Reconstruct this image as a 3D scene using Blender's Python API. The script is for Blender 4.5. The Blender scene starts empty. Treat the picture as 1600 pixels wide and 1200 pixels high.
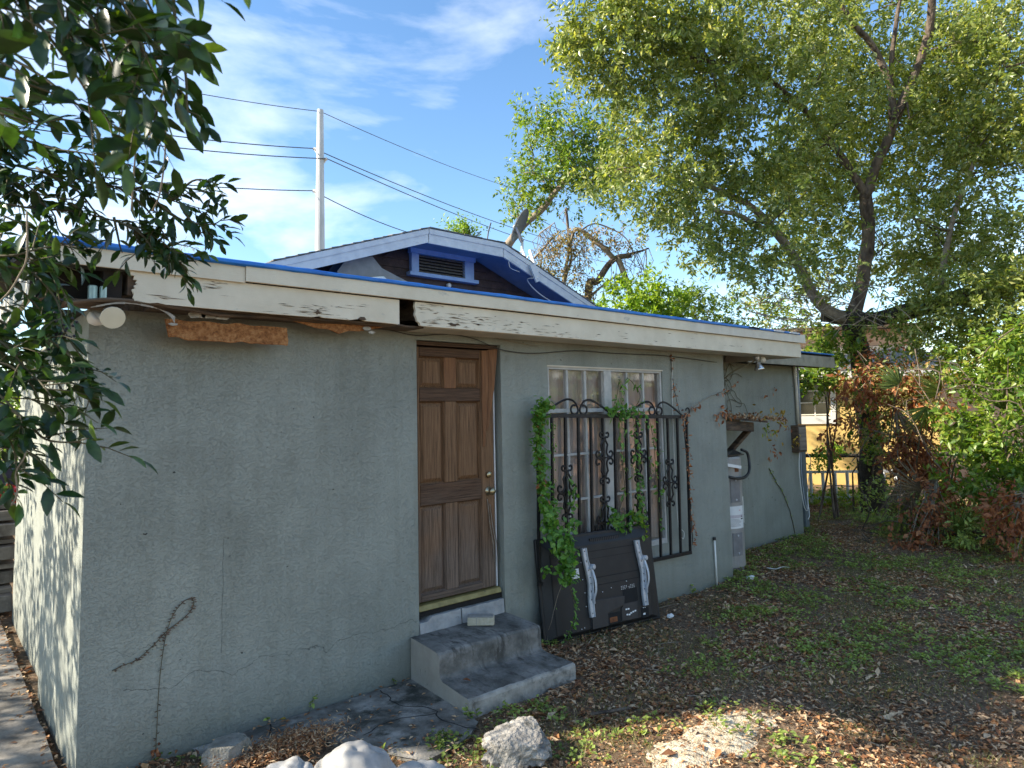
import bpy, math, random
import numpy as np
from mathutils import Vector, Matrix, noise as mnoise

rng = np.random.default_rng(7)
random.seed(7)
SC = bpy.context.scene
COL = SC.collection
rad = math.radians

# ------------------------------------------------------------------ camera
CAM = np.array([-3.177, -4.301, 1.861])
YAW, PIT, ROL, FPX, PCX, PCY = rad(40.867), rad(4.733), rad(-1.231), 1064.6, 801.2, 561.6
_f = np.array([math.sin(YAW) * math.cos(PIT), math.cos(YAW) * math.cos(PIT), math.sin(PIT)])
_r0 = np.array([math.cos(YAW), -math.sin(YAW), 0.0])
_u0 = np.cross(_r0, _f)
_r = _r0 * math.cos(ROL) + _u0 * math.sin(ROL)
_u = -_r0 * math.sin(ROL) + _u0 * math.cos(ROL)
cd = bpy.data.cameras.new('camera')
cam = bpy.data.objects.new('camera', cd)
COL.objects.link(cam)
cd.sensor_width = 36.0
cd.lens = FPX / 1600 * 36
cd.shift_x = -(PCX - 800) / 1600
cd.shift_y = (PCY - 600) / 1600
cd.dof.use_dof = True
cd.dof.focus_distance = 6.5
cd.dof.aperture_fstop = 6.0
cd.clip_start = 0.05
cd.clip_end = 1500
cam.matrix_world = Matrix([[_r[0], _u[0], -_f[0], CAM[0]], [_r[1], _u[1], -_f[1], CAM[1]], [_r[2], _u[2], -_f[2], CAM[2]], [0, 0, 0, 1]])
SC.camera = cam


def W(u, v, d):
    """survey helper: the place seen at (u, v) of the 1600x1200 photo, d metres deep"""
    return CAM + d * (_f + _r * (u - PCX) / FPX - _u * (v - PCY) / FPX)


def WG(u, v, z=0.0):
    d = _f + _r * (u - PCX) / FPX - _u * (v - PCY) / FPX
    return CAM + d * (z - CAM[2]) / d[2]


def WY(u, v, y=0.0):
    d = _f + _r * (u - PCX) / FPX - _u * (v - PCY) / FPX
    return CAM + d * (y - CAM[1]) / d[1]


# ------------------------------------------------------------------ light
SUN = np.array([-0.863, 0.505, 0.0])
ELEV = 29.0
SKY_STRENGTH = 0.11
world = bpy.data.worlds.new('World')
SC.world = world
world.use_nodes = True
nt = world.node_tree
for n in list(nt.nodes):
    nt.nodes.remove(n)
N = nt.nodes.new
L = nt.links.new
sky = N('ShaderNodeTexSky')
sky.sky_type = 'NISHITA'
sky.sun_disc = False
sky.sun_elevation = rad(ELEV)
sky.sun_rotation = math.atan2(SUN[0], SUN[1])
sky.air_density = 1.1
sky.dust_density = 0.1
sky.ozone_density = 2.5
tc = N('ShaderNodeTexCoord')
mp = N('ShaderNodeMapping')
mp.inputs['Rotation'].default_value = (0.15, 0.35, 0.35)
mp.inputs['Scale'].default_value = (0.9, 1.0, 2.6)
L(tc.outputs['Generated'], mp.inputs['Vector'])
n1 = N('ShaderNodeTexNoise')
n1.inputs['Scale'].default_value = 2.3
n1.inputs['Detail'].default_value = 9
n1.inputs['Roughness'].default_value = 0.55
n1.inputs['Distortion'].default_value = 0.35
L(mp.outputs[0], n1.inputs['Vector'])
cr = N('ShaderNodeValToRGB')
cr.color_ramp.elements[0].position = 0.48
cr.color_ramp.elements[0].color = (0, 0, 0, 1)
cr.color_ramp.elements[1].position = 0.72
cr.color_ramp.elements[1].color = (1, 1, 1, 1)
L(n1.outputs['Fac'], cr.inputs[0])
mul = N('ShaderNodeMath')
mul.operation = 'MULTIPLY'
mul.inputs[1].default_value = 0.62
L(cr.outputs[0], mul.inputs[0])
mx = N('ShaderNodeMix')
mx.data_type = 'RGBA'
mx.inputs['B'].default_value = (7.6, 7.7, 7.9, 1)
L(mul.outputs[0], mx.inputs['Factor'])
hs = N('ShaderNodeHueSaturation')
hs.inputs['Saturation'].default_value = 1.12
hs.inputs['Value'].default_value = 1.05
L(sky.outputs[0], hs.inputs['Color'])
L(hs.outputs[0], mx.inputs['A'])
bg = N('ShaderNodeBackground')
bg.inputs['Strength'].default_value = SKY_STRENGTH
wo = N('ShaderNodeOutputWorld')
L(mx.outputs['Result'], bg.inputs['Color'])
L(bg.outputs[0], wo.inputs[0])

sd = bpy.data.lights.new('sun', 'SUN')
sd.energy = 5.0
sd.angle = rad(0.5)
sd.color = (1.0, 0.9, 0.74)
sun = bpy.data.objects.new('sun', sd)
COL.objects.link(sun)
tosun = Vector((SUN[0] * math.cos(rad(ELEV)), SUN[1] * math.cos(rad(ELEV)), math.sin(rad(ELEV))))
sun.rotation_euler = tosun.to_track_quat('Z', 'Y').to_euler()
sun.location = (-20, 10, 20)
SC.view_settings.view_transform = 'Standard'
SC.view_settings.look = 'None'
SC.view_settings.gamma = 1
SC.view_settings.exposure = 1.36
SC.view_settings.use_curve_mapping = False

# ------------------------------------------------------------------ materials
MATS = {}


def ramp(nt, els):
    r = nt.nodes.new('ShaderNodeValToRGB')
    e = r.color_ramp.elements
    e[0].position, e[0].color = els[0][0], (*els[0][1], 1)
    e[1].position, e[1].color = els[-1][0], (*els[-1][1], 1)
    for p, c in els[1:-1]:
        k = e.new(p)
        k.color = (*c, 1)
    return r


def mat(name, cols, scale=5.0, rough=0.7, bump=0.0, bscale=60.0, stretch=(1, 1, 1), detail=6, metal=0.0, spec=0.5,
        distort=0.0, spots=None, bdist=0.01, positions=(0.35, 0.65), bstretch=None):
    """noise-mixed paint/stone/wood; spots = (colour, scale, threshold, stretch) adds wear with a shape of its own"""
    if name in MATS:
        return MATS[name]
    m = bpy.data.materials.new(name)
    m.use_nodes = True
    nt = m.node_tree
    N, L = nt.nodes.new, nt.links.new
    b = nt.nodes['Principled BSDF']
    tc = N('ShaderNodeTexCoord')
    mp = N('ShaderNodeMapping')
    mp.inputs['Scale'].default_value = stretch
    L(tc.outputs['Object'], mp.inputs['Vector'])
    no = N('ShaderNodeTexNoise')
    no.inputs['Scale'].default_value = scale
    no.inputs['Detail'].default_value = detail
    no.inputs['Roughness'].default_value = 0.62
    no.inputs['Distortion'].default_value = distort
    L(mp.outputs[0], no.inputs['Vector'])
    p0, p1 = positions
    k = len(cols)
    r = ramp(nt, [(p0 + (p1 - p0) * i / max(1, k - 1), c) for i, c in enumerate(cols)] if k > 1 else [(0, cols[0]), (1, cols[0])])
    L(no.outputs['Fac'], r.inputs[0])
    out = r.outputs[0]
    for sp in (spots or []):
        c, s, th, st = sp[:4]
        wd_ = sp[4] if len(sp) > 4 else 0.07
        mp2 = N('ShaderNodeMapping')
        mp2.inputs['Scale'].default_value = st
        mp2.inputs['Location'].default_value = (s * 0.37, s * 0.11, 0.7)
        L(tc.outputs['Object'], mp2.inputs['Vector'])
        n2 = N('ShaderNodeTexNoise')
        n2.inputs['Scale'].default_value = s
        n2.inputs['Detail'].default_value = 7
        n2.inputs['Roughness'].default_value = 0.7
        L(mp2.outputs[0], n2.inputs['Vector'])
        r2 = ramp(nt, [(th, (0, 0, 0)), (min(1, th + wd_), (1, 1, 1))])
        L(n2.outputs['Fac'], r2.inputs[0])
        mix = N('ShaderNodeMix')
        mix.data_type = 'RGBA'
        L(r2.outputs[0], mix.inputs['Factor'])
        L(out, mix.inputs['A'])
        mix.inputs['B'].default_value = (*c, 1)
        out = mix.outputs['Result']
    L(out, b.inputs['Base Color'])
    b.inputs['Roughness'].default_value = rough
    b.inputs['Metallic'].default_value = metal
    b.inputs['Specular IOR Level'].default_value = spec
    if bump > 0:
        mp3 = N('ShaderNodeMapping')
        mp3.inputs['Scale'].default_value = bstretch or stretch
        L(tc.outputs['Object'], mp3.inputs['Vector'])
        n3 = N('ShaderNodeTexNoise')
        n3.inputs['Scale'].default_value = bscale
        n3.inputs['Detail'].default_value = 5
        L(mp3.outputs[0], n3.inputs['Vector'])
        bp = N('ShaderNodeBump')
        bp.inputs['Strength'].default_value = bump
        bp.inputs['Distance'].default_value = bdist
        L(n3.outputs['Fac'], bp.inputs['Height'])
        L(bp.outputs[0], b.inputs['Normal'])
    MATS[name] = m
    return m


def leafmat(name, cols, rough=0.42, trans=0.35, tcol=None, spec=0.5):
    if name in MATS:
        return MATS[name]
    m = bpy.data.materials.new(name)
    m.use_nodes = True
    nt = m.node_tree
    N, L = nt.nodes.new, nt.links.new
    b = nt.nodes['Principled BSDF']
    out = nt.nodes['Material Output']
    at = N('ShaderNodeAttribute')
    at.attribute_name = 'rnd'
    k = len(cols)
    r = ramp(nt, [(i / (k - 1), c) for i, c in enumerate(cols)])
    L(at.outputs['Fac'], r.inputs[0])
    tco = N('ShaderNodeTexCoord')
    ln_ = N('ShaderNodeTexNoise')
    ln_.inputs['Scale'].default_value = 45
    ln_.inputs['Detail'].default_value = 3
    L(tco.outputs['Object'], ln_.inputs['Vector'])
    lr_ = ramp(nt, [(0.3, (0.62, 0.62, 0.62)), (0.7, (1.35, 1.35, 1.3))])
    L(ln_.outputs['Fac'], lr_.inputs[0])
    lm_ = N('ShaderNodeMix'); lm_.data_type = 'RGBA'; lm_.blend_type = 'MULTIPLY'
    lm_.inputs['Factor'].default_value = 1
    L(r.outputs[0], lm_.inputs['A']); L(lr_.outputs[0], lm_.inputs['B'])
    r = lm_
    L(r.outputs['Result'], b.inputs['Base Color'])
    b.inputs['Roughness'].default_value = rough
    b.inputs['Specular IOR Level'].default_value = spec
    t = N('ShaderNodeBsdfTranslucent')
    g = N('ShaderNodeMix')
    g.data_type = 'RGBA'
    g.blend_type = 'MULTIPLY'
    g.inputs['Factor'].default_value = 1
    L(r.outputs['Result'], g.inputs['A'])
    g.inputs['B'].default_value = (*(tcol or (2.4, 2.3, 1.0)), 1)
    L(g.outputs['Result'], t.inputs['Color'])
    ms = N('ShaderNodeMixShader')
    ms.inputs[0].default_value = trans
    L(b.outputs[0], ms.inputs[1])
    L(t.outputs[0], ms.inputs[2])
    L(ms.outputs[0], out.inputs['Surface'])
    MATS[name] = m
    return m


def stucco(name, base, dark, cracks=False):
    m = bpy.data.materials.new(name)
    m.use_nodes = True
    nt = m.node_tree
    N, L = nt.nodes.new, nt.links.new
    b = nt.nodes['Principled BSDF']
    b.inputs['Roughness'].default_value = 0.75
    b.inputs['Specular IOR Level'].default_value = 0.3
    tc = N('ShaderNodeTexCoord')
    big = N('ShaderNodeTexNoise')
    big.inputs['Scale'].default_value = 1.3
    big.inputs['Detail'].default_value = 8
    big.inputs['Roughness'].default_value = 0.6
    L(tc.outputs['Object'], big.inputs['Vector'])
    r = ramp(nt, [(0.36, dark), (0.55, base), (0.7, tuple(min(1, c * 1.1) for c in base))])
    L(big.outputs['Fac'], r.inputs[0])
    # rain streaks and a soiled splash band along the foot
    mps = N('ShaderNodeMapping')
    mps.inputs['Scale'].default_value = (7, 7, 0.45)
    L(tc.outputs['Object'], mps.inputs['Vector'])
    stn = N('ShaderNodeTexNoise')
    stn.inputs['Scale'].default_value = 1.6
    stn.inputs['Detail'].default_value = 7
    stn.inputs['Roughness'].default_value = 0.65
    L(mps.outputs[0], stn.inputs['Vector'])
    sr0 = ramp(nt, [(0.36, (0.80, 0.79, 0.75)), (0.54, (1, 1, 1)), (0.74, (1.0, 1.0, 1.0))])
    L(stn.outputs['Fac'], sr0.inputs[0])
    m1 = N('ShaderNodeMix'); m1.data_type = 'RGBA'; m1.blend_type = 'MULTIPLY'
    m1.inputs['Factor'].default_value = 0.38
    L(r.outputs[0], m1.inputs['A']); L(sr0.outputs[0], m1.inputs['B'])
    sz_ = N('ShaderNodeSeparateXYZ')
    L(tc.outputs['Object'], sz_.inputs[0])
    ba = N('ShaderNodeMath'); ba.operation = 'MULTIPLY_ADD'
    L(big.outputs['Fac'], ba.inputs[0]); ba.inputs[1].default_value = -0.75
    L(sz_.outputs['Z'], ba.inputs[2])
    br_ = N('ShaderNodeMapRange')
    br_.inputs['From Min'].default_value = -0.38; br_.inputs['From Max'].default_value = -0.12
    br_.inputs['To Min'].default_value = 0.55; br_.inputs['To Max'].default_value = 0.0
    L(ba.outputs[0], br_.inputs['Value'])
    m2 = N('ShaderNodeMix'); m2.data_type = 'RGBA'
    L(br_.outputs[0], m2.inputs['Factor']); L(m1.outputs['Result'], m2.inputs['A'])
    m2.inputs['B'].default_value = (0.14, 0.145, 0.115, 1)
    r = m2
    # small dark specks
    sp = N('ShaderNodeTexNoise')
    sp.inputs['Scale'].default_value = 22
    sp.inputs['Detail'].default_value = 2
    L(tc.outputs['Object'], sp.inputs['Vector'])
    sr = ramp(nt, [(0.745, (0, 0, 0)), (0.765, (1, 1, 1))])
    L(sp.outputs['Fac'], sr.inputs[0])
    mix = N('ShaderNodeMix')
    mix.data_type = 'RGBA'
    L(sr.outputs[0], mix.inputs['Factor'])
    L(r.outputs['Result'], mix.inputs['A'])
    mix.inputs['B'].default_value = (0.05, 0.05, 0.045, 1)
    col = mix.outputs['Result']
    # knockdown relief: flattened horizontally stretched islands
    mp = N('ShaderNodeMapping')
    mp.inputs['Scale'].default_value = (1, 1, 1.6)
    L(tc.outputs['Object'], mp.inputs['Vector'])
    kd = N('ShaderNodeTexNoise')
    kd.inputs['Scale'].default_value = 46
    kd.inputs['Detail'].default_value = 3
    kd.inputs['Distortion'].default_value = 0.9
    L(mp.outputs[0], kd.inputs['Vector'])
    kr = ramp(nt, [(0.40, (1, 1, 1)), (0.468, (.9, .9, .9)), (0.50, (0, 0, 0)), (0.535, (.8, .8, .8)), (0.6, (.85, .85, .85))])
    L(kd.outputs['Fac'], kr.inputs[0])
    fine = N('ShaderNodeTexNoise')
    fine.inputs['Scale'].default_value = 210
    fine.inputs['Detail'].default_value = 3
    L(tc.outputs['Object'], fine.inputs['Vector'])
    ad = N('ShaderNodeMath')
    ad.operation = 'MULTIPLY_ADD'
    L(fine.outputs['Fac'], ad.inputs[0])
    ad.inputs[1].default_value = 0.55
    L(kr.outputs[0], ad.inputs[2])
    hh = ad.outputs[0]
    # colour darkened along the thin crevice lines of the relief
    mixd = N('ShaderNodeMix')
    mixd.data_type = 'RGBA'
    mixd.blend_type = 'MULTIPLY'
    rr = ramp(nt, [(0.40, (1, 1, 1)), (0.478, (1, 1, 1)), (0.50, (0.78, 0.79, 0.79)), (0.522, (1, 1, 1)), (0.6, (1, 1, 1))])
    L(kd.outputs['Fac'], rr.inputs[0])
    mixd.inputs['Factor'].default_value = 0.8
    L(col, mixd.inputs['A'])
    L(rr.outputs[0], mixd.inputs['B'])
    col = mixd.outputs['Result']
    if cracks:
        sx = N('ShaderNodeSeparateXYZ')
        L(tc.outputs['Object'], sx.inputs[0])
        cn = N('ShaderNodeTexNoise')
        cn.inputs['Scale'].default_value = 5
        cn.inputs['Detail'].default_value = 6
        L(tc.outputs['Object'], cn.inputs['Vector'])

        def line(sock, at, amp, wdt, osock, lo, hi):
            a = N('ShaderNodeMath'); a.operation = 'MULTIPLY_ADD'
            L(cn.outputs['Fac'], a.inputs[0]); a.inputs[1].default_value = amp
            L(sock, a.inputs[2])
            s = N('ShaderNodeMath'); s.operation = 'SUBTRACT'
            L(a.outputs[0], s.inputs[0]); s.inputs[1].default_value = at + amp * 0.5
            ab = N('ShaderNodeMath'); ab.operation = 'ABSOLUTE'
            L(s.outputs[0], ab.inputs[0])
            lt = N('ShaderNodeMath'); lt.operation = 'LESS_THAN'
            L(ab.outputs[0], lt.inputs[0]); lt.inputs[1].default_value = wdt
            g = N('ShaderNodeMath'); g.operation = 'GREATER_THAN'
            L(osock, g.inputs[0]); g.inputs[1].default_value = lo
            h = N('ShaderNodeMath'); h.operation = 'LESS_THAN'
            L(osock, h.inputs[0]); h.inputs[1].default_value = hi
            p = N('ShaderNodeMath'); p.operation = 'MULTIPLY'
            L(lt.outputs[0], p.inputs[0]); L(g.outputs[0], p.inputs[1])
            q = N('ShaderNodeMath'); q.operation = 'MULTIPLY'
            L(p.outputs[0], q.inputs[0]); L(h.outputs[0], q.inputs[1])
            return q.outputs[0]
        tot = None
        for ln in (line(sx.outputs['X'], -1.785, 0.05, 0.0016, sx.outputs['Z'], 0.5, 1.17),
                   line(sx.outputs['Z'], 0.40, 0.22, 0.0017, sx.outputs['X'], -2.3, -0.42),
                   line(sx.outputs['Z'], 0.62, 0.5, 0.0012, sx.outputs['X'], -2.4, -2.0)):
            if tot is None:
                tot = ln
            else:
                mm = N('ShaderNodeMath'); mm.operation = 'MAXIMUM'
                L(tot, mm.inputs[0]); L(ln, mm.inputs[1]); tot = mm.outputs[0]
        cm = N('ShaderNodeMix'); cm.data_type = 'RGBA'
        fm = N('ShaderNodeMath'); fm.operation = 'MULTIPLY'; fm.inputs[1].default_value = 0.7
        L(tot, fm.inputs[0])
        L(fm.outputs[0], cm.inputs['Factor'])
        L(col, cm.inputs['A'])
        cm.inputs['B'].default_value = (0.09, 0.1, 0.09, 1)
        col = cm.outputs['Result']
        h2 = N('ShaderNodeMath'); h2.operation = 'SUBTRACT'
        L(hh, h2.inputs[0]); L(tot, h2.inputs[1])
        hh = h2.outputs[0]
    bp = N('ShaderNodeBump')
    bp.inputs['Strength'].default_value = 0.65
    bp.inputs['Distance'].default_value = 0.005
    L(hh, bp.inputs['Height'])
    L(bp.outputs[0], b.inputs['Normal'])
    L(col, b.inputs['Base Color'])
    MATS[name] = m
    return m


M = {}
M['stucco'] = stucco("green_grey_stucco", (0.305, 0.325, 0.288), (0.250, 0.266, 0.234), True)
M['yellow'] = mat('yellow_stucco', [(0.74, 0.50, 0.16), (0.80, 0.56, 0.20)], 3, 0.8, 0.3, 80)
M['peach'] = mat('peach_stucco', [(0.62, 0.36, 0.22), (0.68, 0.42, 0.27)], 3, 0.8)
M['cream'] = mat('peeling_cream_paint', [(0.64, 0.57, 0.43), (0.74, 0.67, 0.52)], 4, 0.6, 0.45, 30, stretch=(1, 1, 1),
                 spots=[((0.20, 0.15, 0.10), 9, 0.675, (0.35, 1, 5.5)), ((0.44, 0.42, 0.36), 3, 0.62, (1, 1, 2))], bdist=0.004, bstretch=(0.5, 1, 9))
M['cream_dirty'] = mat('dirty_cream_trim', [(0.58, 0.53, 0.43), (0.68, 0.63, 0.52)], 5, 0.6, 0.3, 40,
                       spots=[((0.16, 0.14, 0.11), 7, 0.69, (2.2, 1, 1.0))], bdist=0.004)
M['oldframe'] = mat('grey_old_window_paint', [(0.42, 0.42, 0.40), (0.56, 0.55, 0.52)], 10, 0.7, 0.4, 60, spots=[((0.22, 0.19, 0.16), 12, 0.64, (1, 1, 1))], bdist=0.002)
M['white'] = mat('weathered_white_paint', [(0.56, 0.57, 0.58), (0.68, 0.68, 0.67)], 8, 0.6, 0.3, 50,
                 spots=[((0.30, 0.29, 0.27), 14, 0.66, (0.4, 1, 2))], bdist=0.003)
M['whiteplastic'] = mat('white_plastic', [(0.72, 0.71, 0.66), (0.78, 0.77, 0.72)], 9, 0.45)
M['bulb'] = mat('cream_bulb_glass', [(0.70, 0.66, 0.50), (0.74, 0.70, 0.55)], 9, 0.25)
M['wood_dark'] = mat('dark_rotten_wood', [(0.035, 0.025, 0.018), (0.10, 0.065, 0.04), (0.16, 0.11, 0.07)], 6, 0.9, 0.6, 60, stretch=(0.5, 1, 4))
M['attic'] = mat('attic_wood_and_shade', [(0.010, 0.008, 0.006), (0.026, 0.019, 0.014)], 8, 0.95, 0.4, 40)  # near-black; also stands in for shade in the open eave
M['fibre'] = mat('orange_fibreboard', [(0.20, 0.075, 0.024), (0.38, 0.16, 0.052), (0.50, 0.25, 0.10)], 40, 0.95, 1.0, 160, bdist=0.012,
                 spots=[((0.10, 0.05, 0.03), 9, 0.68, (1, 1, 1))])
M['tarp'] = mat('blue_tarp', [(0.010, 0.13, 0.47), (0.02, 0.20, 0.62)], 6, 0.38, 0.6, 22, bdist=0.01, bstretch=(0.4, 2, 3))
M['slate'] = mat('grey_asphalt_shingle', [(0.10, 0.095, 0.09), (0.22, 0.21, 0.19)], 30, 0.95, 0.5, 90, spots=[((0.05, 0.06, 0.03), 5, 0.6, (1, 1, 1))])
M['siding'] = mat('dark_brown_siding', [(0.045, 0.03, 0.028), (0.085, 0.055, 0.05)], 7, 0.8, 0.5, 60, spots=[((0.22, 0.21, 0.22), 11, 0.70, (1, 1, 1.6))])
M['dishgrey'] = mat('grey_dish_paint', [(0.13, 0.14, 0.15), (0.19, 0.20, 0.21)], 6, 0.6)
M['ducttan'] = mat('dull_duct_metal', [(0.20, 0.20, 0.19), (0.30, 0.29, 0.27)], 5, 0.6)
M['grey_paint'] = mat('grey_painted_panel', [(0.34, 0.37, 0.42), (0.42, 0.45, 0.5)], 6, 0.5)
M['galv'] = mat('galvanised_metal', [(0.42, 0.44, 0.46), (0.62, 0.64, 0.66)], 12, 0.38, metal=0.7)
M['silver'] = mat('silver_bracket_metal', [(0.40, 0.43, 0.47), (0.54, 0.57, 0.62)], 30, 0.42, metal=0.35)
M['chrome'] = mat('silvered_bulb', [(0.6, 0.6, 0.58), (0.75, 0.75, 0.72)], 8, 0.18, metal=0.8)
M['brass'] = mat('tarnished_brass', [(0.30, 0.24, 0.13), (0.50, 0.44, 0.30)], 30, 0.3, metal=0.9)
M['threshold'] = mat('gold_threshold', [(0.20, 0.155, 0.05), (0.32, 0.265, 0.10)], 12, 0.5, metal=0.2, spots=[((0.12, 0.10, 0.06), 20, 0.63, (1, 1, 1))])
M['iron'] = mat('black_wrought_iron', [(0.007, 0.007, 0.008), (0.020, 0.019, 0.020)], 30, 0.5, 0.3, 120, metal=0.3)
M['tvblack'] = mat('black_tv_plastic', [(0.008, 0.008, 0.009), (0.014, 0.0135, 0.014)], 9, 0.55, 0.15, 400, spots=[((0.07, 0.065, 0.055), 7, 0.72, (1, 1, 1))])
M['tvgrey'] = mat('charcoal_tv_cover', [(0.018, 0.019, 0.022), (0.028, 0.029, 0.032)], 9, 0.5)
M['dark'] = mat('black_recess', [(0.008, 0.008, 0.008), (0.012, 0.012, 0.012)], 5, 0.9)
M['rust'] = mat('rusty_metal', [(0.10, 0.035, 0.015), (0.25, 0.09, 0.03)], 25, 0.9)
M['sticker'] = mat('white_sticker', [(0.70, 0.71, 0.70), (0.78, 0.78, 0.77)], 9, 0.6)
M['ink'] = mat('grey_print', [(0.20, 0.20, 0.21), (0.28, 0.28, 0.28)], 9, 0.7)
M['redink'] = mat('red_print', [(0.55, 0.06, 0.04), (0.6, 0.08, 0.05)], 9, 0.7)
M['concrete'] = mat('old_step_concrete', [(0.10, 0.096, 0.086), (0.18, 0.172, 0.155), (0.26, 0.248, 0.225)], 5, 0.85, 0.7, 70,
                    spots=[((0.05, 0.05, 0.042), 4, 0.46, (1, 1, 1), 0.26), ((0.36, 0.35, 0.33), 15, 0.64, (1, 1, 1)), ((0.055, 0.052, 0.045), 5, 0.52, (3.0, 1, 0.8), .12)], bdist=0.009)
M['concrete_pale'] = mat('pale_step_concrete', [(0.30, 0.28, 0.24), (0.38, 0.355, 0.31)], 6, 0.85, 0.6, 80, spots=[((0.12, 0.12, 0.10), 8, 0.66, (1, 1, 1))], bdist=0.005)
M['edge_white'] = mat('worn_white_step_edge', [(0.22, 0.205, 0.175), (0.42, 0.39, 0.34)], 8, 0.85, 0.8, 60, spots=[((0.08, 0.075, 0.062), 6, 0.48, (1, 1, 1), .16)], bdist=0.006)
M['sill'] = mat('chipped_white_sill', [(0.26, 0.265, 0.265), (0.38, 0.38, 0.37)], 9, 0.85, 0.9, 40, spots=[((0.16, 0.14, 0.13), 14, 0.66, (1, 1, 1))], bdist=0.008)
M['slab'] = mat('mossy_slab_concrete', [(0.08, 0.074, 0.062), (0.19, 0.178, 0.155), (0.34, 0.32, 0.285)], 5.0, 0.9, 0.8, 60,
                spots=[((0.04, 0.042, 0.033), 3.4, 0.50, (1, 1, 1), 0.12), ((0.42, 0.41, 0.40), 20, 0.70, (1, 1, 1))], bdist=0.008)
M['path'] = mat('worn_path_concrete', [(0.10, 0.088, 0.075), (0.21, 0.19, 0.165), (0.30, 0.275, 0.24)], 5, 0.9, 0.6, 50, spots=[((0.06, 0.055, 0.045), 3.5, 0.48, (1, 1, 1), .25)], bdist=0.006)
M['brick'] = mat('tan_concrete_brick', [(0.37, 0.34, 0.25), (0.48, 0.44, 0.34)], 30, 0.9, 0.6, 120, bdist=0.004)
M['brick_top'] = mat('grey_mortar', [(0.25, 0.24, 0.22), (0.33, 0.32, 0.29)], 40, 0.9, 0.8, 120, bdist=0.004)
M['rock'] = mat('pale_broken_concrete', [(0.22, 0.205, 0.185), (0.40, 0.38, 0.345)], 9, 0.95, 1.0, 45, spots=[((0.08, 0.075, 0.06), 11, 0.50, (1, 1, 1), .2)], bdist=0.02)
M['rock2'] = mat('grey_broken_block', [(0.16, 0.155, 0.13), (0.30, 0.29, 0.26)], 12, 0.95, 1.0, 70, spots=[((0.06, 0.07, 0.035), 8, 0.56, (1, 1, 1)), ((0.6, 0.6, 0.58), 30, 0.73, (1, 1, 1))], bdist=0.012)
M['cloth'] = mat('white_sack_cloth', [(0.28, 0.275, 0.265), (0.42, 0.415, 0.40)], 6, 0.85, 0.35, 240, spots=[((0.50, 0.46, 0.40), 5, 0.63, (1, 1, 1))], bdist=0.002)
M['bark'] = mat('grey_brown_bark', [(0.05, 0.035, 0.026), (0.115, 0.085, 0.062), (0.19, 0.15, 0.11)], 9, 0.95, 1.0, 30, stretch=(1, 1, 0.4), bdist=0.03)
M['bark_pale'] = mat('pale_bark', [(0.20, 0.155, 0.11), (0.34, 0.28, 0.21)], 12, 0.95, 0.8, 40, bdist=0.02)
M['bark_dark'] = mat('dark_bark', [(0.03, 0.025, 0.02), (0.08, 0.065, 0.05)], 9, 0.95, 1.0, 30, bdist=0.03)
M['twig'] = mat('dry_twig', [(0.18, 0.14, 0.10), (0.34, 0.28, 0.2)], 12, 0.9)
M['stem'] = mat('green_brown_stem', [(0.07, 0.06, 0.03), (0.12, 0.10, 0.05)], 12, 0.8)
M['pole'] = mat('galvanised_pole', [(0.42, 0.43, 0.44), (0.55, 0.56, 0.57)], 3, 0.6, metal=0.2, stretch=(1, 1, 0.2))
M['wire'] = mat('dark_cable', [(0.05, 0.06, 0.08), (0.07, 0.08, 0.1)], 3, 0.6)
M['heater'] = mat('grey_heater_enamel', [(0.26, 0.25, 0.235), (0.34, 0.33, 0.31)], 4, 0.42, spots=[((0.30, 0.25, 0.2), 6, 0.68, (1, 1, 1))])
M['heater_panel'] = mat('dark_heater_panel', [(0.16, 0.16, 0.165), (0.22, 0.22, 0.225)], 8, 0.5)
M['rubber'] = mat('black_rubber', [(0.015, 0.015, 0.015), (0.03, 0.03, 0.03)], 8, 0.45)
M['berry'] = mat('dark_berry', [(0.01, 0.009, 0.014), (0.02, 0.015, 0.025)], 8, 0.3)
M['sand'] = mat('pale_sand', [(0.30, 0.23, 0.15), (0.60, 0.51, 0.36), (0.74, 0.66, 0.50)], 24, 0.95, 1.0, 110, bdist=0.012, spots=[((0.16, 0.11, 0.07), 16, 0.64, (1, 1, 1))])
M['red'] = mat('red_plastic_sheet', [(0.55, 0.02, 0.02), (0.65, 0.03, 0.03)], 5, 0.45)
M['plank'] = mat('grey_weathered_plank', [(0.16, 0.14, 0.12), (0.30, 0.27, 0.23)], 5, 0.9, 0.6, 60, stretch=(0.3, 1, 6), bdist=0.01)
M['carpaint'] = mat('dark_blue_car_paint', [(0.02, 0.03, 0.07), (0.03, 0.04, 0.085)], 3, 0.2, spec=0.7)
M['carglass'] = mat('car_glass', [(0.02, 0.025, 0.03), (0.03, 0.035, 0.04)], 3, 0.08, spec=0.9)
M['greenbox'] = mat('pale_green_can', [(0.30, 0.42, 0.38), (0.40, 0.52, 0.47)], 10, 0.4, metal=0.3)
M['paper'] = mat('torn_paper', [(0.28, 0.25, 0.20), (0.46, 0.44, 0.39)], 20, 0.9, 0.6, 60)
M['litter'] = leafmat('dry_leaf_litter', [(0.14, 0.06, 0.028), (0.29, 0.13, 0.055), (0.46, 0.23, 0.095), (0.62, 0.43, 0.26), (0.50, 0.38, 0.25)], 0.75, 0.15, (1.3, 1, 0.7))
M['straw'] = leafmat('dry_straw', [(0.20, 0.14, 0.09), (0.34, 0.26, 0.17)], 0.8, 0.1, (1, 1, 1))
M['weed'] = leafmat('weed_leaf', [(0.11, 0.16, 0.036), (0.20, 0.27, 0.06), (0.32, 0.40, 0.10)], 0.5, 0.3)
M['grass'] = leafmat('grass_blade', [(0.09, 0.12, 0.03), (0.16, 0.18, 0.05), (0.32, 0.26, 0.12)], 0.6, 0.3)
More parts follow.
